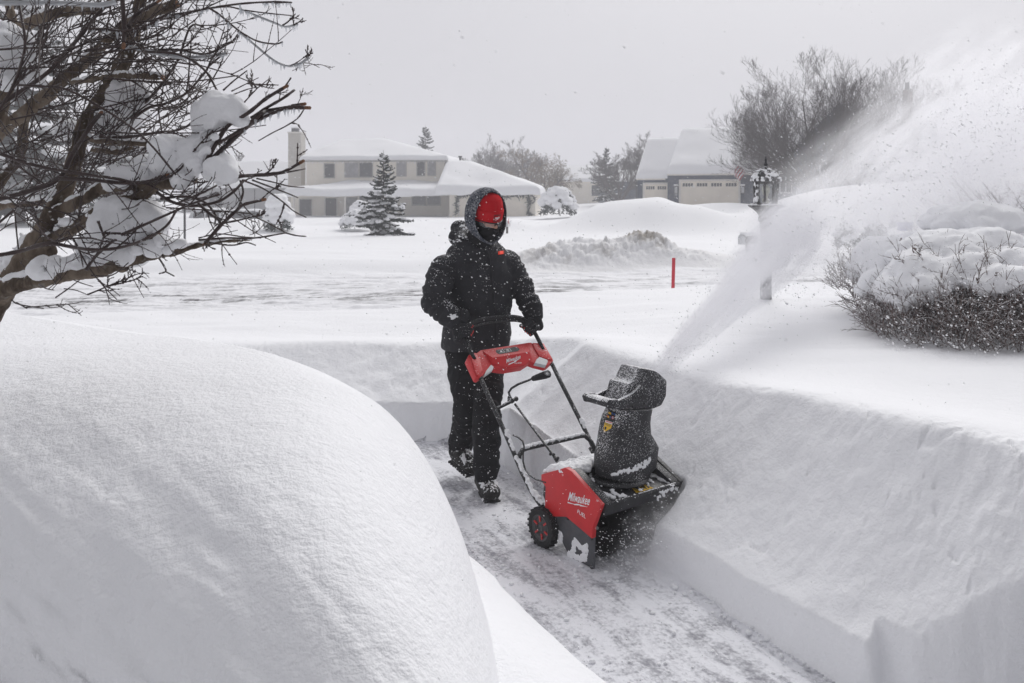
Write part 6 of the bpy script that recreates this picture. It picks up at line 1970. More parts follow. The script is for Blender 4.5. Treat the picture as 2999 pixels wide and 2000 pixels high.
def make_person():
    P = thing('person', (-0.22, 5.15, 0.0), 'person in black winter jacket, red knit hat and face mask pushing the snow blower', 'person')
    # ---- joints
    head = at(1423, 633, 5.17)
    neck = at(1398, 712, 5.30)
    shR, shL = at(1306, 782, 5.20), at(1486, 770, 5.46)
    elR, elL = at(1270, 884, 5.13), at(1540, 866, 5.42)
    gR, gL = Mw(-1.162, 0.034, 0.968), Mw(-1.160, 0.514, 0.962)
    tR = (Mw(-1.205, 0.10, 1.016) - Mw(-1.10, 0.016, 0.895)).normalized()
    tL = (Mw(-1.205, 0.45, 1.02) - Mw(-1.09, 0.526, 0.885)).normalized()
    wrR, wrL = at(1345, 950, 5.07), at(1566, 928, 5.32)
    hip = at(1398, 1012, 5.42)
    hpR, hpL = at(1362, 1030, 5.36), at(1428, 1030, 5.44)
    knR, knL = at(1370, 1195, 5.26), at(1428, 1195, 5.14)
    anR, anL = at(1345, 1314, 5.42), at(1423, 1394, 5.07)
    # ---- head frame: turned with the machine, bowed
    bow = math.radians(17)
    hf = (FH * math.cos(bow) - UP * math.sin(bow)).normalized()
    hl_ = (LH + UP * 0.06).normalized()
    hu = hf.cross(hl_) * -1
    if hu.z < 0: hu = -hu
    hu.normalize()
    H = lambda f, l, u: head + hf * f + hl_ * l + hu * u
    hb = (hl_, hf, hu)
    # ---- body: one continuous surface under the clothes
    mb = MB()
    mb.ell(H(-0.005, 0, 0.02), (0.074, 0.096, 0.105), 20, 14, basis=hb)
    mb.ell(H(0.022, 0, -0.055), (0.060, 0.072, 0.070), 16, 12, basis=hb)
    mb.capsule(H(0.088, 0, 0.006), H(0.112, 0, -0.030), 0.009, 0.015, 10)          # nose
    for s in (-1, 1):
        mb.ell(H(0.100, s * 0.013, -0.034), (0.010, 0.010, 0.008), 8, 6, basis=hb)
        mb.ell(H(0.074, s * 0.040, -0.012), (0.022, 0.02, 0.016), 10, 8, basis=hb)   # cheekbones
        mb.ell(H(-0.005, s * 0.076, -0.01), (0.010, 0.018, 0.030), 10, 8, basis=hb)  # ears
        mb.ell(H(0.083, s * 0.032, 0.028), (0.028, 0.014, 0.009), 10, 8, basis=hb)   # brow
    mb.ell(H(0.088, 0, -0.075), (0.024, 0.010, 0.008), 10, 8, basis=hb)             # mouth
    mb.capsule(head - hu * 0.05, neck, 0.058, 0.066)
    spine = [at(1394, 745, 5.33), at(1400, 830, 5.37), at(1400, 920, 5.40), hip]
    mb.loft([oval(c, l, d, LH, FH) for c, l, d in zip([neck] + spine + [hip - UP * 0.09], (0.06, 0.165, 0.165, 0.155, 0.17, 0.12), (0.06, 0.085, 0.11, 0.11, 0.12, 0.09))])
    limb(mb, [shR, elR, wrR, gR + (wrR - gR).normalized() * 0.05], [0.058, 0.044, 0.032, 0.030]); limb(mb, [shL, elL, wrL, gL + (wrL - gL).normalized() * 0.05], [0.058, 0.044, 0.032, 0.030])
    limb(mb, [hpR, knR, anR], [0.085, 0.058, 0.042]); limb(mb, [hpL, knL, anL], [0.085, 0.058, 0.042])
    put('body', remesh(mb, 0.008, 3), M_SKIN, P)
    # ---- jacket
    mb = MB()
    rings = [(at(1397, 706, 5.30), .075, .075), (at(1396, 716, 5.31), .150, .092), (at(1395, 734, 5.32), .190, .112), (at(1397, 760, 5.34), .222, .134), (at(1400, 790, 5.35), .226, .148), (at(1402, 820, 5.36), .222, .158), (at(1403, 870, 5.37), .215, .165),
             (at(1402, 920, 5.385), .212, .170), (at(1397, 965, 5.40), .214, .178), (at(1394, 1004, 5.41), .216, .182), (at(1394, 1018, 5.41), .210, .176)]
    mb.loft([oval(c, l, d, LH, FH, 32, 2.5) for c, l, d in rings])
    sR = [shR, shR.lerp(elR, .5) - LH * .012, elR, elR.lerp(wrR, .55), wrR + (elR - wrR).normalized() * 0.03]
    sL = [shL, shL.lerp(elL, .5) + LH * .010, elL, elL.lerp(wrL, .55), wrL + (elL - wrL).normalized() * 0.02]
    limb(mb, sR, [0.084, 0.086, 0.080, 0.070, 0.056], 16); limb(mb, sL, [0.082, 0.078, 0.072, 0.066, 0.056], 16)
    # collar and the jacket's own hood lying behind the neck
    cc = at(1398, 716, 5.29)
    for k in range(20):
        t = 2 * math.pi * k / 20
        mb.ell(cc + LH * 0.105 * math.cos(t) + FH * 0.098 * math.sin(t) + UP * (0.012 - 0.042 * math.sin(t)), (0.032, 0.032, 0.038), 10, 8)
    for x, y, Y, r in ((1350, 694, 5.38, .072), (1362, 704, 5.36, .078), (1346, 668, 5.42, .055), (1405, 700, 5.42, .085), (1370, 680, 5.42, .075)):
        mb.ell(at(x, y, Y), (r, r * .9, r * .85), 14, 10)
    j1, j2 = folds(sR, 0.016, 24, 3, .008), folds(sL, 0.016, 24, 8, .008)
    ft = folds([p[0] for p in rings], 0.012, 8, 14, .014)
    cR, cL = np.array(shR.lerp(elR, .5)), np.array(shL.lerp(elL, .5))
    AR, AL = [np.array(v) for v in sR], [np.array(v) for v in sL]

    def near(co, A, r0, r1):
        b = np.full(len(co), 9.0)
        for i in range(len(A) - 1):
            d = A[i + 1] - A[i]; u = np.clip(((co - A[i]) @ d) / (d @ d), 0, 1)
            b = np.minimum(b, np.linalg.norm(co - (A[i] + np.outer(u, d)), axis=1))
        return 1 - sst(r0, r1, b)

    def jf(co, no):
        wR = near(co, AR, .085, .125)[:, None]; wL = near(co, AL, .082, .12)[:, None]
        return ft(co, no) * (1 - np.clip(wR + wL, 0, 1)) + j1(co, no) * wR + j2(co, no) * np.clip(wL, 0, 1 - wR)
    jme = remesh(mb, 0.008, 4, jf)
    jv = [v.co.copy() for v in jme.vertices]; jp = [tuple(p.vertices) for p in jme.polygons]
    J = put('jacket', jme, M_JACKET, P)
    bv = BVHTree.FromPolygons(jv, jp)

    def onj(x, y, lift=0.003):
        d = Vector(((x - CX) / F, 1, -(y - V0) / F)).normalized(); c0 = Vector((0, 0, CAM_Z))
        h_, n_, _, _ = bv.ray_cast(c0, d)
        return (h_ + n_ * lift) if h_ is not None else None

    def seam(name, pts, r, mat, par=J, lift=0.001, m=10):
        q = [onj(*p, lift) for p in [(a[0] + (b[0] - a[0]) * k / m, a[1] + (b[1] - a[1]) * k / m) for a, b in zip(pts[:-1], pts[1:]) for k in range(m)] + [pts[-1]]]
        q = [p for p in q if p is not None]
        q = [(q[max(i - 1, 0)] + q[i] * 2 + q[min(i + 1, len(q) - 1)]) / 4 for i in range(len(q))]
        mb = MB(); mb.tube(q, r, 6); return mb.build(name, mat, par)
    seam('zip_flap', [(1424, 722), (1434, 760), (1442, 830), (1448, 900), (1452, 960), (1452, 1000)], 0.0065, M_JACKET, lift=0.002)
    seam('pocket_seam', [(1352, 772), (1405, 764)], 0.0035, M_JACKET); seam('pocket_seam', [(1375, 782), (1412, 776), (1424, 786)], 0.003, M_JACKET)
    seam('pocket_seam', [(1452, 728), (1480, 718)], 0.003, M_JACKET)
    # heated-jacket badge: a small lit red button
    mb = MB()
    c, ex, ey = onj(1467, 740, 0.003), onj(1475, 739, 0.003), onj(1467, 733, 0.003)
    X, Y = (ex - c) * 0.95, (ey - c) * 0.62
    O = c - X - Y; nn = X.cross(Y).normalized(); nn = -nn if nn.y > 0 else nn
    mb.prism([(0, 0), (2, 0), (2, 2), (0, 2)], lambda p: O + X * p[0] + Y * p[1] - nn * 0.004, lambda p: O + X * p[0] + Y * p[1] + nn * 0.003)
    me_ = bpy.data.materials.new('lit_badge'); me_.use_nodes = True
    b_ = me_.node_tree.nodes['Principled BSDF']; b_.inputs['Base Color'].default_value = (0.5, 0.02, 0.01, 1)
    b_.inputs['Emission Color'].default_value = (1.0, 0.06, 0.02, 1); b_.inputs['Emission Strength'].default_value = 0.45
    badge = mb.build('heat_button', me_, J, bevel=0.001)
    mb = MB()
    for u in (0.22, 1.70):
        mb.prism([(u, 0.1), (u + .12, 0.1), (u + .12, 1.9), (u, 1.9)], lambda p: O + X * p[0] + Y * p[1], lambda p: O + X * p[0] + Y * p[1] + nn * 0.0045)
    mb.build('button_bar', M_INK, badge)
    # snow lying on the shoulders and hood folds
    mb = MB()
    sp = [(1300, 706, 10), (1295, 714, 14), (1345, 700, 12), (1268, 742, 8), (1280, 722, 14), (1310, 700, 8), (1362, 668, 6), (1350, 662, 5), (1475, 705, 7), (1482, 715, 6), (1325, 925, 6), (1318, 930, 6), (1315, 705, 10), (1270, 765, 6), (1362, 690, 8), (1416, 720, 5)]
    for x, y, r in sp:
        for k in range(7):
            q = onj(x + r * 1.3 * rng.normal(), y + r * 0.35 * rng.normal(), 0.0)
            if q is not None: mb.ell(q, (0.006 + 0.006 * rng.random(), 0.006 + 0.006 * rng.random(), 0.003 + 0.003 * rng.random()), 7, 5)
    put('clinging_snow', remesh(mb, 0.003, 1), M_PACK, J)
    # ---- trousers
    mb = MB()
    mb.loft([oval(c, l, d, LH, FH, 28) for c, l, d in ((hip + UP * .08, .185, .14), (hip, .188, .145), (hip - UP * .08, .178, .135), (hip - UP * .15, .12, .10))])
    tR_ = [hpR, hpR.lerp(knR, .5), knR, knR.lerp(anR, .5) + FH * .0, anR + (knR - anR).normalized() * .0]
    tL_ = [hpL, hpL.lerp(knL, .5), knL, knL.lerp(anL, .5), anL + UP * .02]
    limb(mb, tR_, [0.118, 0.104, 0.086, 0.078, 0.070], 16); limb(mb, tL_, [0.112, 0.100, 0.084, 0.082, 0.080], 16)
    kk = [np.array(v) for v in tR_]; k1, k2 = folds(tR_, 0.017, 15, 21, .012), folds(tL_, 0.017, 15, 27, .012)

    def tf(co, no):
        w_ = near(co, kk, .07, .12)[:, None]
        return k1(co, no) * w_ + k2(co, no) * (1 - w_)
    put('trousers', remesh(mb, 0.008, 4, tf), M_TROUS, P)

    # ---- boots
    def boot(toe, heel, ankle, lift_heel):
        toe, heel = Vector(toe), Vector(heel)
        d = (toe - heel); L = d.length; d.normalize(); sd = d.cross(UP).normalized(); up = sd.cross(d).normalized()
        B = bpy.data.objects.new('boot', None); COL.objects.link(B); B.parent = P; B.location = heel - origin_of(P); B.empty_display_size = .05
        wd = lambda u: 0.036 + 0.016 * math.sin(math.pi * min(1, u * 0.9 + 0.08)) + 0.006 * math.sin(math.pi * u) if u < .97 else 0.030
        mb = MB(); rg = []
        for u, hh in ((0.0, .10), (0.06, .125), (0.2, .13), (0.36, .12), (0.5, .098), (0.64, .082), (0.78, .072), (0.9, .062), (1.0, .042)):
            c = heel + d * L * (0.02 + 0.95 * u) + up * (0.022 + hh / 2)
            rg.append(oval(c, wd(u), hh / 2, sd, up, 20, 2.6))
        mb.loft(rg)
        mb.ell(heel + d * L * .80 + up * .060, (.056, .078, .046), 14, 10, basis=(sd, d, up))
        mb.capsule(heel + d * L * .18 + up * .08, ankle + UP * 0.03, .056, .060)
        mb.capsule(heel + d * L * .25 + up * .11, heel + d * L * .62 + up * .085, .040, .040)
        put('upper', remesh(mb, 0.006, 3, lambda co, no: co + no * 0.004 * fbm3(co * 30, 3, 41)[:, None]), M_BOOT, B)
        mb = MB(); out = []
        for k in range(26):
            t = 2 * math.pi * k / 26; u = 0.5 + 0.50 * math.cos(t); s = math.sin(t)
            out.append((u, (0.040 + 0.012 * u) * math.copysign(abs(s) ** .8, s)))
        mb.prism(out, lambda p: heel + d * L * p[0] + sd * p[1] + up * (0.004 + 0.006 * max(0, p[0] - .75) * 4), lambda p: heel + d * L * p[0] + sd * p[1] + up * 0.032)
        for k in range(9):
            u = 0.06 + k * .105
            if .34 < u < .44: continue
            q = [heel + d * L * (u + i * .03) + sd * j * (.040 + .010 * u) - up * 0.001 for i, j in ((-1, -1), (1, -1), (1, 1), (-1, 1))]
            mb.hexa(q + [p + up * .014 for p in q])
        mb.build('sole', M_RUB, B, bevel=.002, auto=40)
        return B, heel, d, L, up, sd
    boots = []
    B1 = boot(at(1446, 1477, 4.93) + UP * .0, at(1410, 1437, 5.17) + UP * -.006, anL, 0)
    B2 = boot(at(1386, 1398, 5.28), at(1324, 1358, 5.42) + UP * .02, anR, .05)
    for (B, heel, d, L, up, sd), cnt in ((B1, 190), (B2, 60)):
      mb = MB()
      for k in range(cnt):
        u = .42 + .54 * rng.random(); s = .044 * (rng.random() * 2 - 1) * (1.0 if u < .85 else .7)
        hh = (.120 if u < .55 else .118 - .09 * (u - .55) * 1.4) - 9.0 * s * s
        mb.ell(heel + d * L * u + sd * s + up * hh * .98, (.011 + .006 * rng.random(), .012, .008), 8, 6, basis=(sd, d, up))
      put('caked_snow', remesh(mb, 0.004, 2, lambda co, no: co + 0.004 * no * fbm3(co * 70, 2, 9)[:, None]), M_PACK, B)

    # ---- gloves closed round the grip loop
    def glove(G, T, wrist, sleeve_dir, thumb_sign):
        w_ = (wrist - G); w_ = (w_ - T * w_.dot(T)).normalized(); q_ = T.cross(w_).normalized() * thumb_sign
        mb = MB()
        R0 = 0.0335
        pos = lambda o, th, r=R0: G + T * o + (w_ * math.cos(th) + q_ * math.sin(th)) * r
        palm = G + w_ * 0.046
        mb.capsule(wrist, palm + T * 0.004, .044, .036); mb.capsule(wrist + T * .012, palm + T * .026, .036, .030); mb.capsule(wrist - T * .010, palm - T * .028, .036, .030)
        for i, (o, r, end) in enumerate(((.036, .0145, 265), (.012, .0152, 280), (-.013, .0147, 270), (-.036, .0130, 250))):
            th = [math.radians(a) for a in np.linspace(25, end, 7)]
            pts = [pos(o * (1 - 0.08 * k / 6), t, R0 + (0.006 if k in (1, 3) else 0)) for k, t in enumerate(th)]
            for k in range(6): mb.capsule(pts[k], pts[k + 1], r * (1 - .03 * k), r * (1 - .03 * (k + 1)), 10)
        th = [math.radians(a) for a in (-10, -55, -100, -150)]
        pts = [pos(.030 + .006 * k, t, R0 + .004) for k, t in enumerate(th)]
        for k in range(3): mb.capsule(pts[k], pts[k + 1], .0185 - .0015 * k, .017 - .0015 * k, 10)
        g = put('glove', remesh(mb, 0.004, 2, lambda co, no: co + no * 0.0022 * fbm3(co * 55, 3, 61)[:, None]), M_GLOVE, P)
        mb = MB()      # gauntlet cuff over the sleeve
        wd_ = (wrist - palm).normalized()
        mb.tube([wrist - wd_ * .015, wrist + wd_ * .015, wrist + wd_ * .055, wrist + wd_ * .075, wrist + wd_ * .07], [.050, .056, .064, .066, .055], 20)
        cu = put('cuff', remesh(mb, 0.005, 2, lambda co, no: co + no * 0.004 * fbm3(co * 28, 3, 67)[:, None]), M_GLOVE, g)
        mb = MB()
        for k in range(5):
            p0 = pos(-.036 + .018 * k, math.radians(150 + 9 * (k % 3)), R0 + .0165)
            mb.ell(p0, (.0035, .0035, .007), 6, 5)
        mb.build('red_stitch', M_REDP, g)
        return g
    gl1 = glove(gR, tR, wrR, None, 1); gl2 = glove(gL, tL, wrL, None, -1)

    # ---- knit hat
    rings, rib = [], []
    prof = [(-.012, 1.00), (0.002, 1.01), (0.028, 1.03), (0.050, 1.035), (0.0535, 1.02), (0.054, .99), (0.070, .975), (0.090, .93), (0.110, .83), (0.126, .66), (0.136, .42), (0.140, .08)]
    for u, k in prof:
        rings.append([H(-0.002 + .114 * k * math.cos(t) - .004 * (u > .06), .0955 * k * math.sin(t), u * 1.08 + 0.004) for t in np.linspace(0, 2 * math.pi, 72, endpoint=False)])
    mb = MB(); mb.loft(rings, cap=True)
    hat = mb.build('knit_hat', M_KNIT, P, auto=60)
    a_ = hat.data.attributes.new('rib', 'FLOAT', 'POINT')
    a_.data.foreach_set('value', [float((i % 72)) / 72 * 100 + 0.0 for i in range(len(hat.data.vertices))])
    mb = MB()
    hp = lambda th, u, r=1.045: H(-0.002 + .114 * r * math.cos(th), .0955 * r * math.sin(th), u * 1.08 + .004)

    def hpatch(th0, th1, u0, u1, m, r):
        n = 4; v = [hp(th0 + (th1 - th0) * j / n, uu, r) for uu in (u0, u1) for j in range(n + 1)]
        mb.add(v, [(j, j + 1, n + 2 + j, n + 1 + j) for j in range(n)], m, True)
    hpatch(-.23, .25, .001, .040, 1, 1.045); hpatch(-.19, .21, .005, .036, 0, 1.052)
    O, X, Y = hp(-.14, .014, 1.064), hp(.16, .020, 1.064) - hp(-.14, .014, 1.064), hu * .013
    print_text(mb, 'Milwaukee', O, X, Y, .12, .02, 2)
    print_poly(mb, BOLT, O - hu * .007, X, Y * .45, 2)
    mb.build('hat_patch', [M_KNIT, M_INK, M_WHITE], hat)
    # ---- face mask and safety glasses
    mb = MB()
    mb.ell(H(0.020, 0, -0.068), (.073, .088, .052), 20, 14, basis=hb); mb.ell(H(0.0, 0, -0.03), (.084, .078, .07), 18, 12, basis=hb)
    mb.capsule(H(0.072, 0, -0.052), H(0.095, 0, -0.062), .026, .024); mb.ell(H(0.05, 0, -0.11), (.048, .045, .035), 14, 10, basis=hb)
    mb.capsule(H(0.0, 0, -0.09), neck + FH * .02, .080, .092)
    put('face_mask', remesh(mb, 0.006, 4, lambda co, no: co + no * 0.0035 * fbm3(co * 28, 3, 51)[:, None]), M_MASK, P)
    gp = lambda th, u: H(0.004 + .112 * math.cos(th) * (1 - .05 * abs(math.sin(th))), .092 * math.sin(th), u)
    mb = MB(); mb.tube([gp(t, -0.004 - .004 * math.cos(2 * t)) for t in np.linspace(-1.5, 1.5, 25)], 0.0038, 8)
    mb.capsule(gp(-.09, -.018), gp(-.06, -.034), .0045, .004, 8); mb.capsule(gp(.09, -.018), gp(.06, -.034), .0045, .004, 8); mb.capsule(gp(-.1, -.016), gp(.1, -.016), .004, .004, 8)
    gl = mb.build('safety_glasses', M_FRAME, P)
    for s in (-1, 1):
        mb = MB(); n = 10
        th = np.linspace(.10, 1.12, n) * s
        v = [gp(t, -.006) for t in th] + [gp(t, -.006 - .034 * math.sin(math.pi * (.14 + .78 * i / (n - 1))) ** .6) for i, t in enumerate(th)]
        mb.add(v, [(i, i + 1, n + i + 1, n + i) for i in range(n - 1)], 0, True)
        mb.build('lens', M_LENS, gl)
    # ---- sweatshirt hood drawn over the hat
    def hring(f, lat, top, bot, fb=0.0, pw=2.0):
        r = []
        for t in np.linspace(0, 2 * math.pi, 44, endpoint=False):
            cs, sn = math.cos(t), math.sin(t)
            u = top * sn if sn > 0 else bot * -sn
            wid = lat * (abs(cs) ** (1.0 if sn > 0 else 1.25)) * (1 if cs > 0 else -1)
            r.append(H(f + fb * (-sn if sn < 0 else 0) + (-.018 * sn if sn > 0 else 0), wid, u))
        return r
    rg = [hring(.044, .113, .158, -.135, .055), hring(.054, .114, .164, -.140, .055), hring(.054, .120, .172, -.148, .05), hring(.040, .124, .176, -.152, .04), hring(.010, .131, .176, -.155, .03), hring(-.035, .131, .170, -.155, .01),
          hring(-.080, .112, .148, -.150), hring(-.112, .084, .115, -.125), hring(-.130, .045, .065, -.08), hring(-.136, .01, .02, -.02)]
    mb = MB(); mb.loft(rg, cap=False)
    hood = mb.mesh('hood', [])
    n = len(hood.vertices)
    ob = put('hood', hood, M_HOODIE, P)
    sb = ob.modifiers.new('s', 'SUBSURF'); sb.levels = 2; sb.render_levels = 2
    so_ = ob.modifiers.new('t', 'SOLIDIFY'); so_.thickness = 0.007; so_.offset = 1.0
    dg = bpy.context.evaluated_depsgraph_get()
    m2 = bpy.data.meshes.new_from_object(ob.evaluated_get(dg))
    ob.modifiers.clear()
    k = len(m2.vertices); co = np.empty(k * 3); m2.vertices.foreach_get('co', co); co = co.reshape(-1, 3)
    no = np.empty(k * 3); m2.vertex_normals.foreach_get('vector', no); no = no.reshape(-1, 3)
    off = np.array(origin_of(P)); rel = co + off - np.array(head)
    fv = rel @ np.array(hf)
    amp = 0.010 * sst(.06, .0, fv) + 0.002
    q = np.stack([fv * 10, rel @ np.array(hl_) * 14, rel @ np.array(hu) * 5], -1)
    d3 = (fbm3(q, 3, 71) * amp)[:, None]
    m2.vertices.foreach_set('co', (co + d3 * rel / np.linalg.norm(rel, axis=1, keepdims=True)).ravel())
    m2.polygons.foreach_set('use_smooth', [True] * len(m2.polygons)); m2.update()
    ob.data = m2; m2.name = 'hood'
    return P


PERSON = make_person()
# ---------------------------------------------------------------- the plume thrown by the chute, powder at the auger, falling flakes
def vol_mat(name, dens, kind, nscale, stretch, lo, hi, col=(0.985, 0.985, 1.0), detail=3, g=0.35):
    """Powder: density fades towards the surface of the (unit) shape and breaks up with noise."""
    m = bpy.data.materials.new(name); m.use_nodes = True
    t = m.node_tree; t.nodes.clear()
    N = lambda typ, **kw: [setattr(nd := t.nodes.new(typ), k, v) for k, v in kw.items()] and nd or nd
    def node(typ, **kw):
        nd = t.nodes.new(typ)
        for k, v in kw.items(): setattr(nd, k, v)
        return nd
    L = t.links.new
    out = node('ShaderNodeOutputMaterial'); v = node('ShaderNodeVolumePrincipled')
    v.inputs['Color'].default_value = (*col, 1); v.inputs['Anisotropy'].default_value = g
    tc_ = node('ShaderNodeTexCoord'); s = node('ShaderNodeSeparateXYZ'); L(tc_.outputs['Object'], s.inputs[0])

    def mth(op, a, b=None):
        nd = node('ShaderNodeMath', operation=op)
        for i, q in enumerate((a, b)):
            if q is None: continue
            if isinstance(q, (int, float)): nd.inputs[i].default_value = q
            else: L(q, nd.inputs[i])
        return nd.outputs[0]
    if kind == 'cone':      # axis x from 0 to 1, radius 1 in y and z scaled by the taper r(x) = a + b x
        a, b = 0.16, 0.84
        r = mth('ADD', mth('MULTIPLY', s.outputs['X'], b), a)
        d = mth('DIVIDE', mth('SQRT', mth('ADD', mth('POWER', s.outputs['Y'], 2), mth('POWER', s.outputs['Z'], 2))), r)
        nw = node('ShaderNodeTexNoise'); nw.inputs['Scale'].default_value = 3.2; nw.inputs['Detail'].default_value = 4; L(tc_.outputs['Object'], nw.inputs['Vector'])
        d = mth('ADD', d, mth('MULTIPLY', mth('MAXIMUM', mth('SUBTRACT', nw.outputs['Fac'], 0.40), 0.0), 2.0))
        fall = mth('MULTIPLY', mth('SUBTRACT', 1.0, mth('MINIMUM', d, 1.0)), mth('DIVIDE', 0.42, mth('ADD', r, 0.12)))
    else:
        ln = node('ShaderNodeVectorMath', operation='LENGTH'); L(tc_.outputs['Object'], ln.inputs[0])
        fall = mth('SUBTRACT', 1.0, mth('MINIMUM', ln.outputs['Value'], 1.0))
    fall = mth('POWER', fall, 1.25)
    mpn = node('ShaderNodeMapping'); mpn.inputs['Scale'].default_value = stretch; L(tc_.outputs['Object'], mpn.inputs['Vector'])
    nz = node('ShaderNodeTexNoise'); nz.inputs['Scale'].default_value = nscale; nz.inputs['Detail'].default_value = detail; nz.inputs['Roughness'].default_value = 0.6
    L(mpn.outputs['Vector'], nz.inputs['Vector'])
    mr_ = node('ShaderNodeMapRange', interpolation_type='SMOOTHSTEP')
    for k, q in zip(('From Min', 'From Max', 'To Min', 'To Max'), (lo, hi, 0.04, 1.0)): mr_.inputs[k].default_value = q
    L(nz.outputs['Fac'], mr_.inputs['Value'])
    L(mth('MULTIPLY', mth('MULTIPLY', fall, mr_.outputs['Result']), dens), v.inputs['Density'])
    L(v.outputs[0], out.inputs['Volume'])
    return m


def puff(name, c, axes, mat, label):
    """Unit sphere mesh placed by a matrix; axes are the three half-axis vectors."""
    mb = MB(); mb.ell((0, 0, 0), 1.0, 24, 16)
    me = mb.mesh(name, mat)
    o = link(name, me); M = Matrix((axes[0], axes[1], axes[2])).transposed().to_4x4(); M.translation = Vector(c); o.matrix_world = M
    o['kind'] = 'stuff'; o['label'] = label
    return o


def plume():
    p0 = Mw(-0.13, 0.515, 0.845)
    p1 = at(2330, 660, 7.4)
    d = p1 - p0; L_ = d.length; dn = d.normalized(); sd_ = dn.cross(UPV).normalized(); up = sd_.cross(dn)
    mb = MB(); n = 20
    mb.loft([[Vector((x, math.cos(2 * math.pi * j / n) * (0.16 + 0.84 * x), math.sin(2 * math.pi * j / n) * (0.16 + 0.84 * x))) for j in range(n)] for x in np.linspace(0, 1, 9)])
    me = mb.mesh('snow_plume', vol_mat('plume_jet', 105.0, 'cone', 7.0, (0.8, 3.0, 3.0), 0.38, 0.64, (0.94, 0.94, 0.96), g=-0.1))
    o = link('snow_plume', me); M = Matrix((dn * L_, sd_ * 0.40, up * 0.40)).transposed().to_4x4(); M.translation = p0; o.matrix_world = M
    o['kind'] = 'stuff'; o['label'] = 'jet of powder snow leaving the chute'
    lab = 'drifting cloud of powder snow blown up and to the right'
    dr = Vector((0.72, 0.40, 0.50)).normalized(); s2 = dr.cross(UPV).normalized(); u2 = s2.cross(dr)
    for (x, y, Y, a, b, c, dens, sc) in ((2450, 610, 7.6, 1.20, 0.9, 0.60, 3.6, 3.0), (2660, 500, 8.4, 1.7, 1.2, 0.80, 4.0, 3.4), (2870, 370, 9.3, 1.9, 1.4, 1.2, 3.8, 3.6), (2560, 700, 7.6, 1.2, 0.7, 0.42, 1.6, 3.0), (2970, 540, 8.8, 1.6, 1.3, 1.0, 3.6, 3.2)):
        puff('snow_plume', at(x, y, Y), (dr * a, s2 * b, u2 * c), vol_mat('plume_cloud', dens, 'ball', sc, (0.75, 1.7, 1.9), 0.45, 0.63), lab)
    # powder at the mouth of the auger
    lab = 'low mist of powder churned up at the auger'
    puff('snow_spray', Mw(0.13, 0.42, 0.10), (Vector((MH[0], MH[1], 0)) * 0.30, Vector((ML[0], ML[1], 0)) * 0.38, UPV * 0.24), vol_mat('spray', 17.0, 'ball', 3.0, (1.3, 1.3, 1.3), 0.34, 0.68), lab)
    puff('snow_spray', Mw(0.22, 0.22, 0.02), (Vector((MH[0], MH[1], 0)) * 0.36, Vector((ML[0], ML[1], 0)) * 0.36, UPV * 0.14), vol_mat('spray', 9.0, 'ball', 3.4, (1.3, 1.3, 1.3), 0.36, 0.68), lab)


plume()


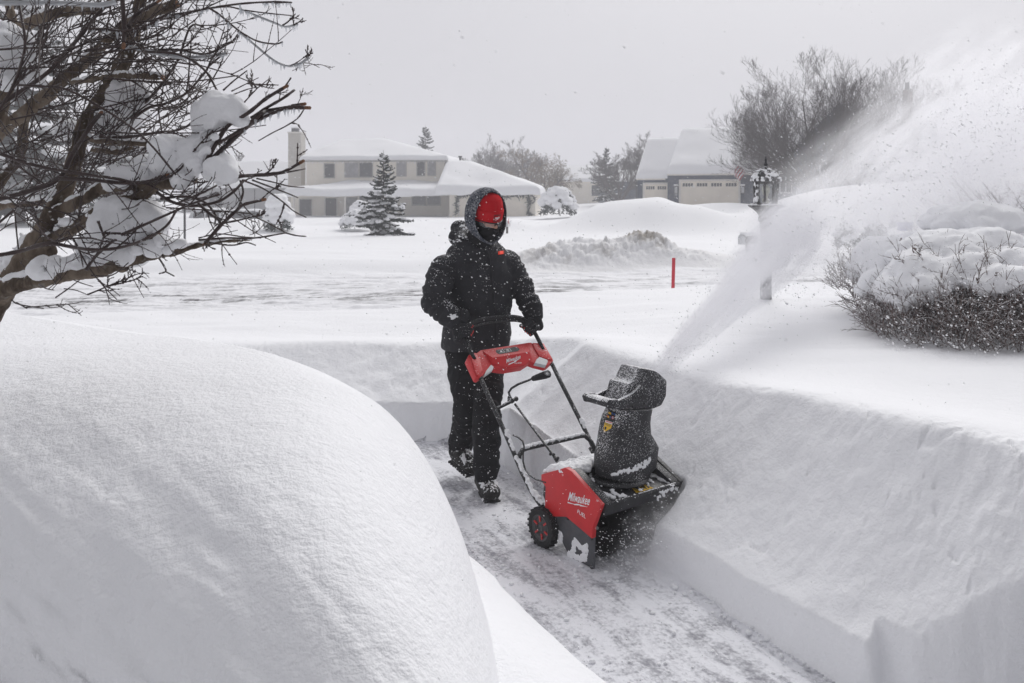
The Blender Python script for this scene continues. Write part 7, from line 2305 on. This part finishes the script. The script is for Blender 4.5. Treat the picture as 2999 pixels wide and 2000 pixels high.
def flakes():
    """Loose flakes in the air: small irregular clots of snow, one mesh."""
    N_ = []
    def add(P, r): N_.append((P, r))
    n = 5200
    u = rng.uniform(-0.62, 0.62, n); vv = rng.uniform(-0.58, 0.24, n); Y = 0.9 + 11.0 * rng.random(n) ** 0.75
    x, y, z = u * Y, Y, CAM_Z + vv * Y
    g, _, _ = terrain(x, y); ok = z > g + 0.03
    add(np.stack([x, y, z], 1)[ok], rng.uniform(0.0010, 0.0024, ok.sum()) * (0.55 + 0.16 * np.minimum(Y[ok], 7)))
    # a thicker swarm blowing round the person and the machine
    n = 1800
    P = np.stack([rng.normal(0.05, 0.55, n), rng.normal(4.55, 0.42, n), rng.uniform(0.05, 1.9, n)], 1)
    add(P, 0.0008 + 0.0028 * rng.random(n) ** 2)
    # clots flung out with the plume and pattering down over the shrubs
    p0, p1 = np.array(Mw(-0.13, 0.56, 0.86)), np.array(at(2330, 660, 7.4))
    t = rng.random(1500); P = p0 + np.outer(t, p1 - p0) + rng.normal(size=(1500, 3)) * (0.02 + 0.20 * t)[:, None]
    add(P, rng.uniform(0.0014, 0.0045, 1500))
    n = 3400
    k = rng.random(n); px_ = 2250 + 760 * k; py_ = 760 - 430 * k + rng.normal(0, 120, n); YY = rng.uniform(6.2, 9.5, n)
    P = np.array([at(a, b, c) for a, b, c in zip(px_, py_, YY)]); add(P, rng.uniform(0.0016, 0.0065, n) * (1 + 0.5 * (rng.random(n) > .93)))
    n = 650
    P = np.array([at(a, b, c) for a, b, c in zip(rng.uniform(2580, 3020, n), rng.uniform(720, 1040, n), rng.uniform(4.6, 6.2, n))])
    g, _, _ = terrain(P[:, 0], P[:, 1]); P = P[P[:, 2] > g + 0.02]; add(P, rng.uniform(0.0016, 0.0065, len(P)))
    # powder clots at the auger
    n = 1200
    a = rng.normal(0.08, 0.10, n); b = rng.uniform(0.0, 0.75, n); zz = np.abs(rng.normal(0.0, 0.14, n)) + 0.01
    P = np.array([Mw(i, j, k) for i, j, k in zip(a, b, zz)]); add(P, rng.uniform(0.0010, 0.0035, n))
    P = np.concatenate([p for p, _ in N_]); r = np.concatenate([q for _, q in N_])
    n = len(P)
    base = np.array([(1, 0, 0), (-1, 0, 0), (0, 1, 0), (0, -1, 0), (0, 0, 1), (0, 0, -1)], float)
    fc = np.array([(0, 2, 4), (2, 1, 4), (1, 3, 4), (3, 0, 4), (2, 0, 5), (1, 2, 5), (3, 1, 5), (0, 3, 5)])
    V = base[None] * r[:, None, None] * rng.uniform(0.55, 1.3, (n, 6, 1))
    el = np.array([0.80, 0.1, -0.42]); el /= np.linalg.norm(el)
    V = V + (V @ el)[..., None] * el * rng.uniform(0.0, 1.1, (n, 1, 1))
    V = (V + P[:, None]).reshape(-1, 3)
    Fc = (fc[None] + (np.arange(n) * 6)[:, None, None]).reshape(-1, 3)
    me = bpy.data.meshes.new('snowflakes')
    me.vertices.add(len(V)); me.vertices.foreach_set('co', V.ravel())
    me.loops.add(len(Fc) * 3); me.loops.foreach_set('vertex_index', Fc.ravel())
    me.polygons.add(len(Fc)); me.polygons.foreach_set('loop_start', np.arange(len(Fc)) * 3)
    me.update(calc_edges=True)
    me.materials.append(m_plain('flake', (0.90, 0.905, 0.92), 0.8, 0.2))
    o = link('snowflakes', me); o['kind'] = 'stuff'; o['label'] = 'falling and blown snowflakes in the air'
    # crumbs of snow lying on the path
    mb = MB()
    for k in range(520):
        s_ = rng.uniform(-4.6, -2.0); t_ = rng.uniform(1.62, 2.46) if k % 3 else 2.46 - abs(rng.normal(0, .08))
        if k % 5 == 0: t_ = 1.62 + abs(rng.normal(0, .06))
        x, y = s_ * PD[0] + t_ * PR[0], s_ * PD[1] + t_ * PR[1]
        r_ = 0.003 + 0.009 * rng.random() ** 3
        mb.ell((x, y, r_ * .5), (r_ * rng.uniform(.7, 1.4), r_ * rng.uniform(.7, 1.4), r_ * rng.uniform(.6, 1)), 6, 4)
    o = mb.build('snow_crumbs', M_PACK); o['kind'] = 'stuff'; o['label'] = 'crumbs of snow scattered on the cleared path'


flakes()
# ---------------------------------------------------------------- falling-snow haze between camera and horizon
def make_haze():
    mb = MB(); mb.box((-300, -300, -4.0), (300, 300, 22.0))
    m = bpy.data.materials.new('haze'); m.use_nodes = True
    t = m.node_tree; t.nodes.clear()
    o = t.nodes.new('ShaderNodeOutputMaterial'); v = t.nodes.new('ShaderNodeVolumePrincipled')
    v.inputs['Color'].default_value = (0.97, 0.97, 1.0, 1)
    v.inputs['Density'].default_value = 0.0033
    v.inputs['Anisotropy'].default_value = 0.0
    t.links.new(v.outputs[0], o.inputs['Volume'])
    h = mb.build('haze', m); h['kind'] = 'stuff'; h['label'] = 'pale haze of falling snow in the air'


make_haze()
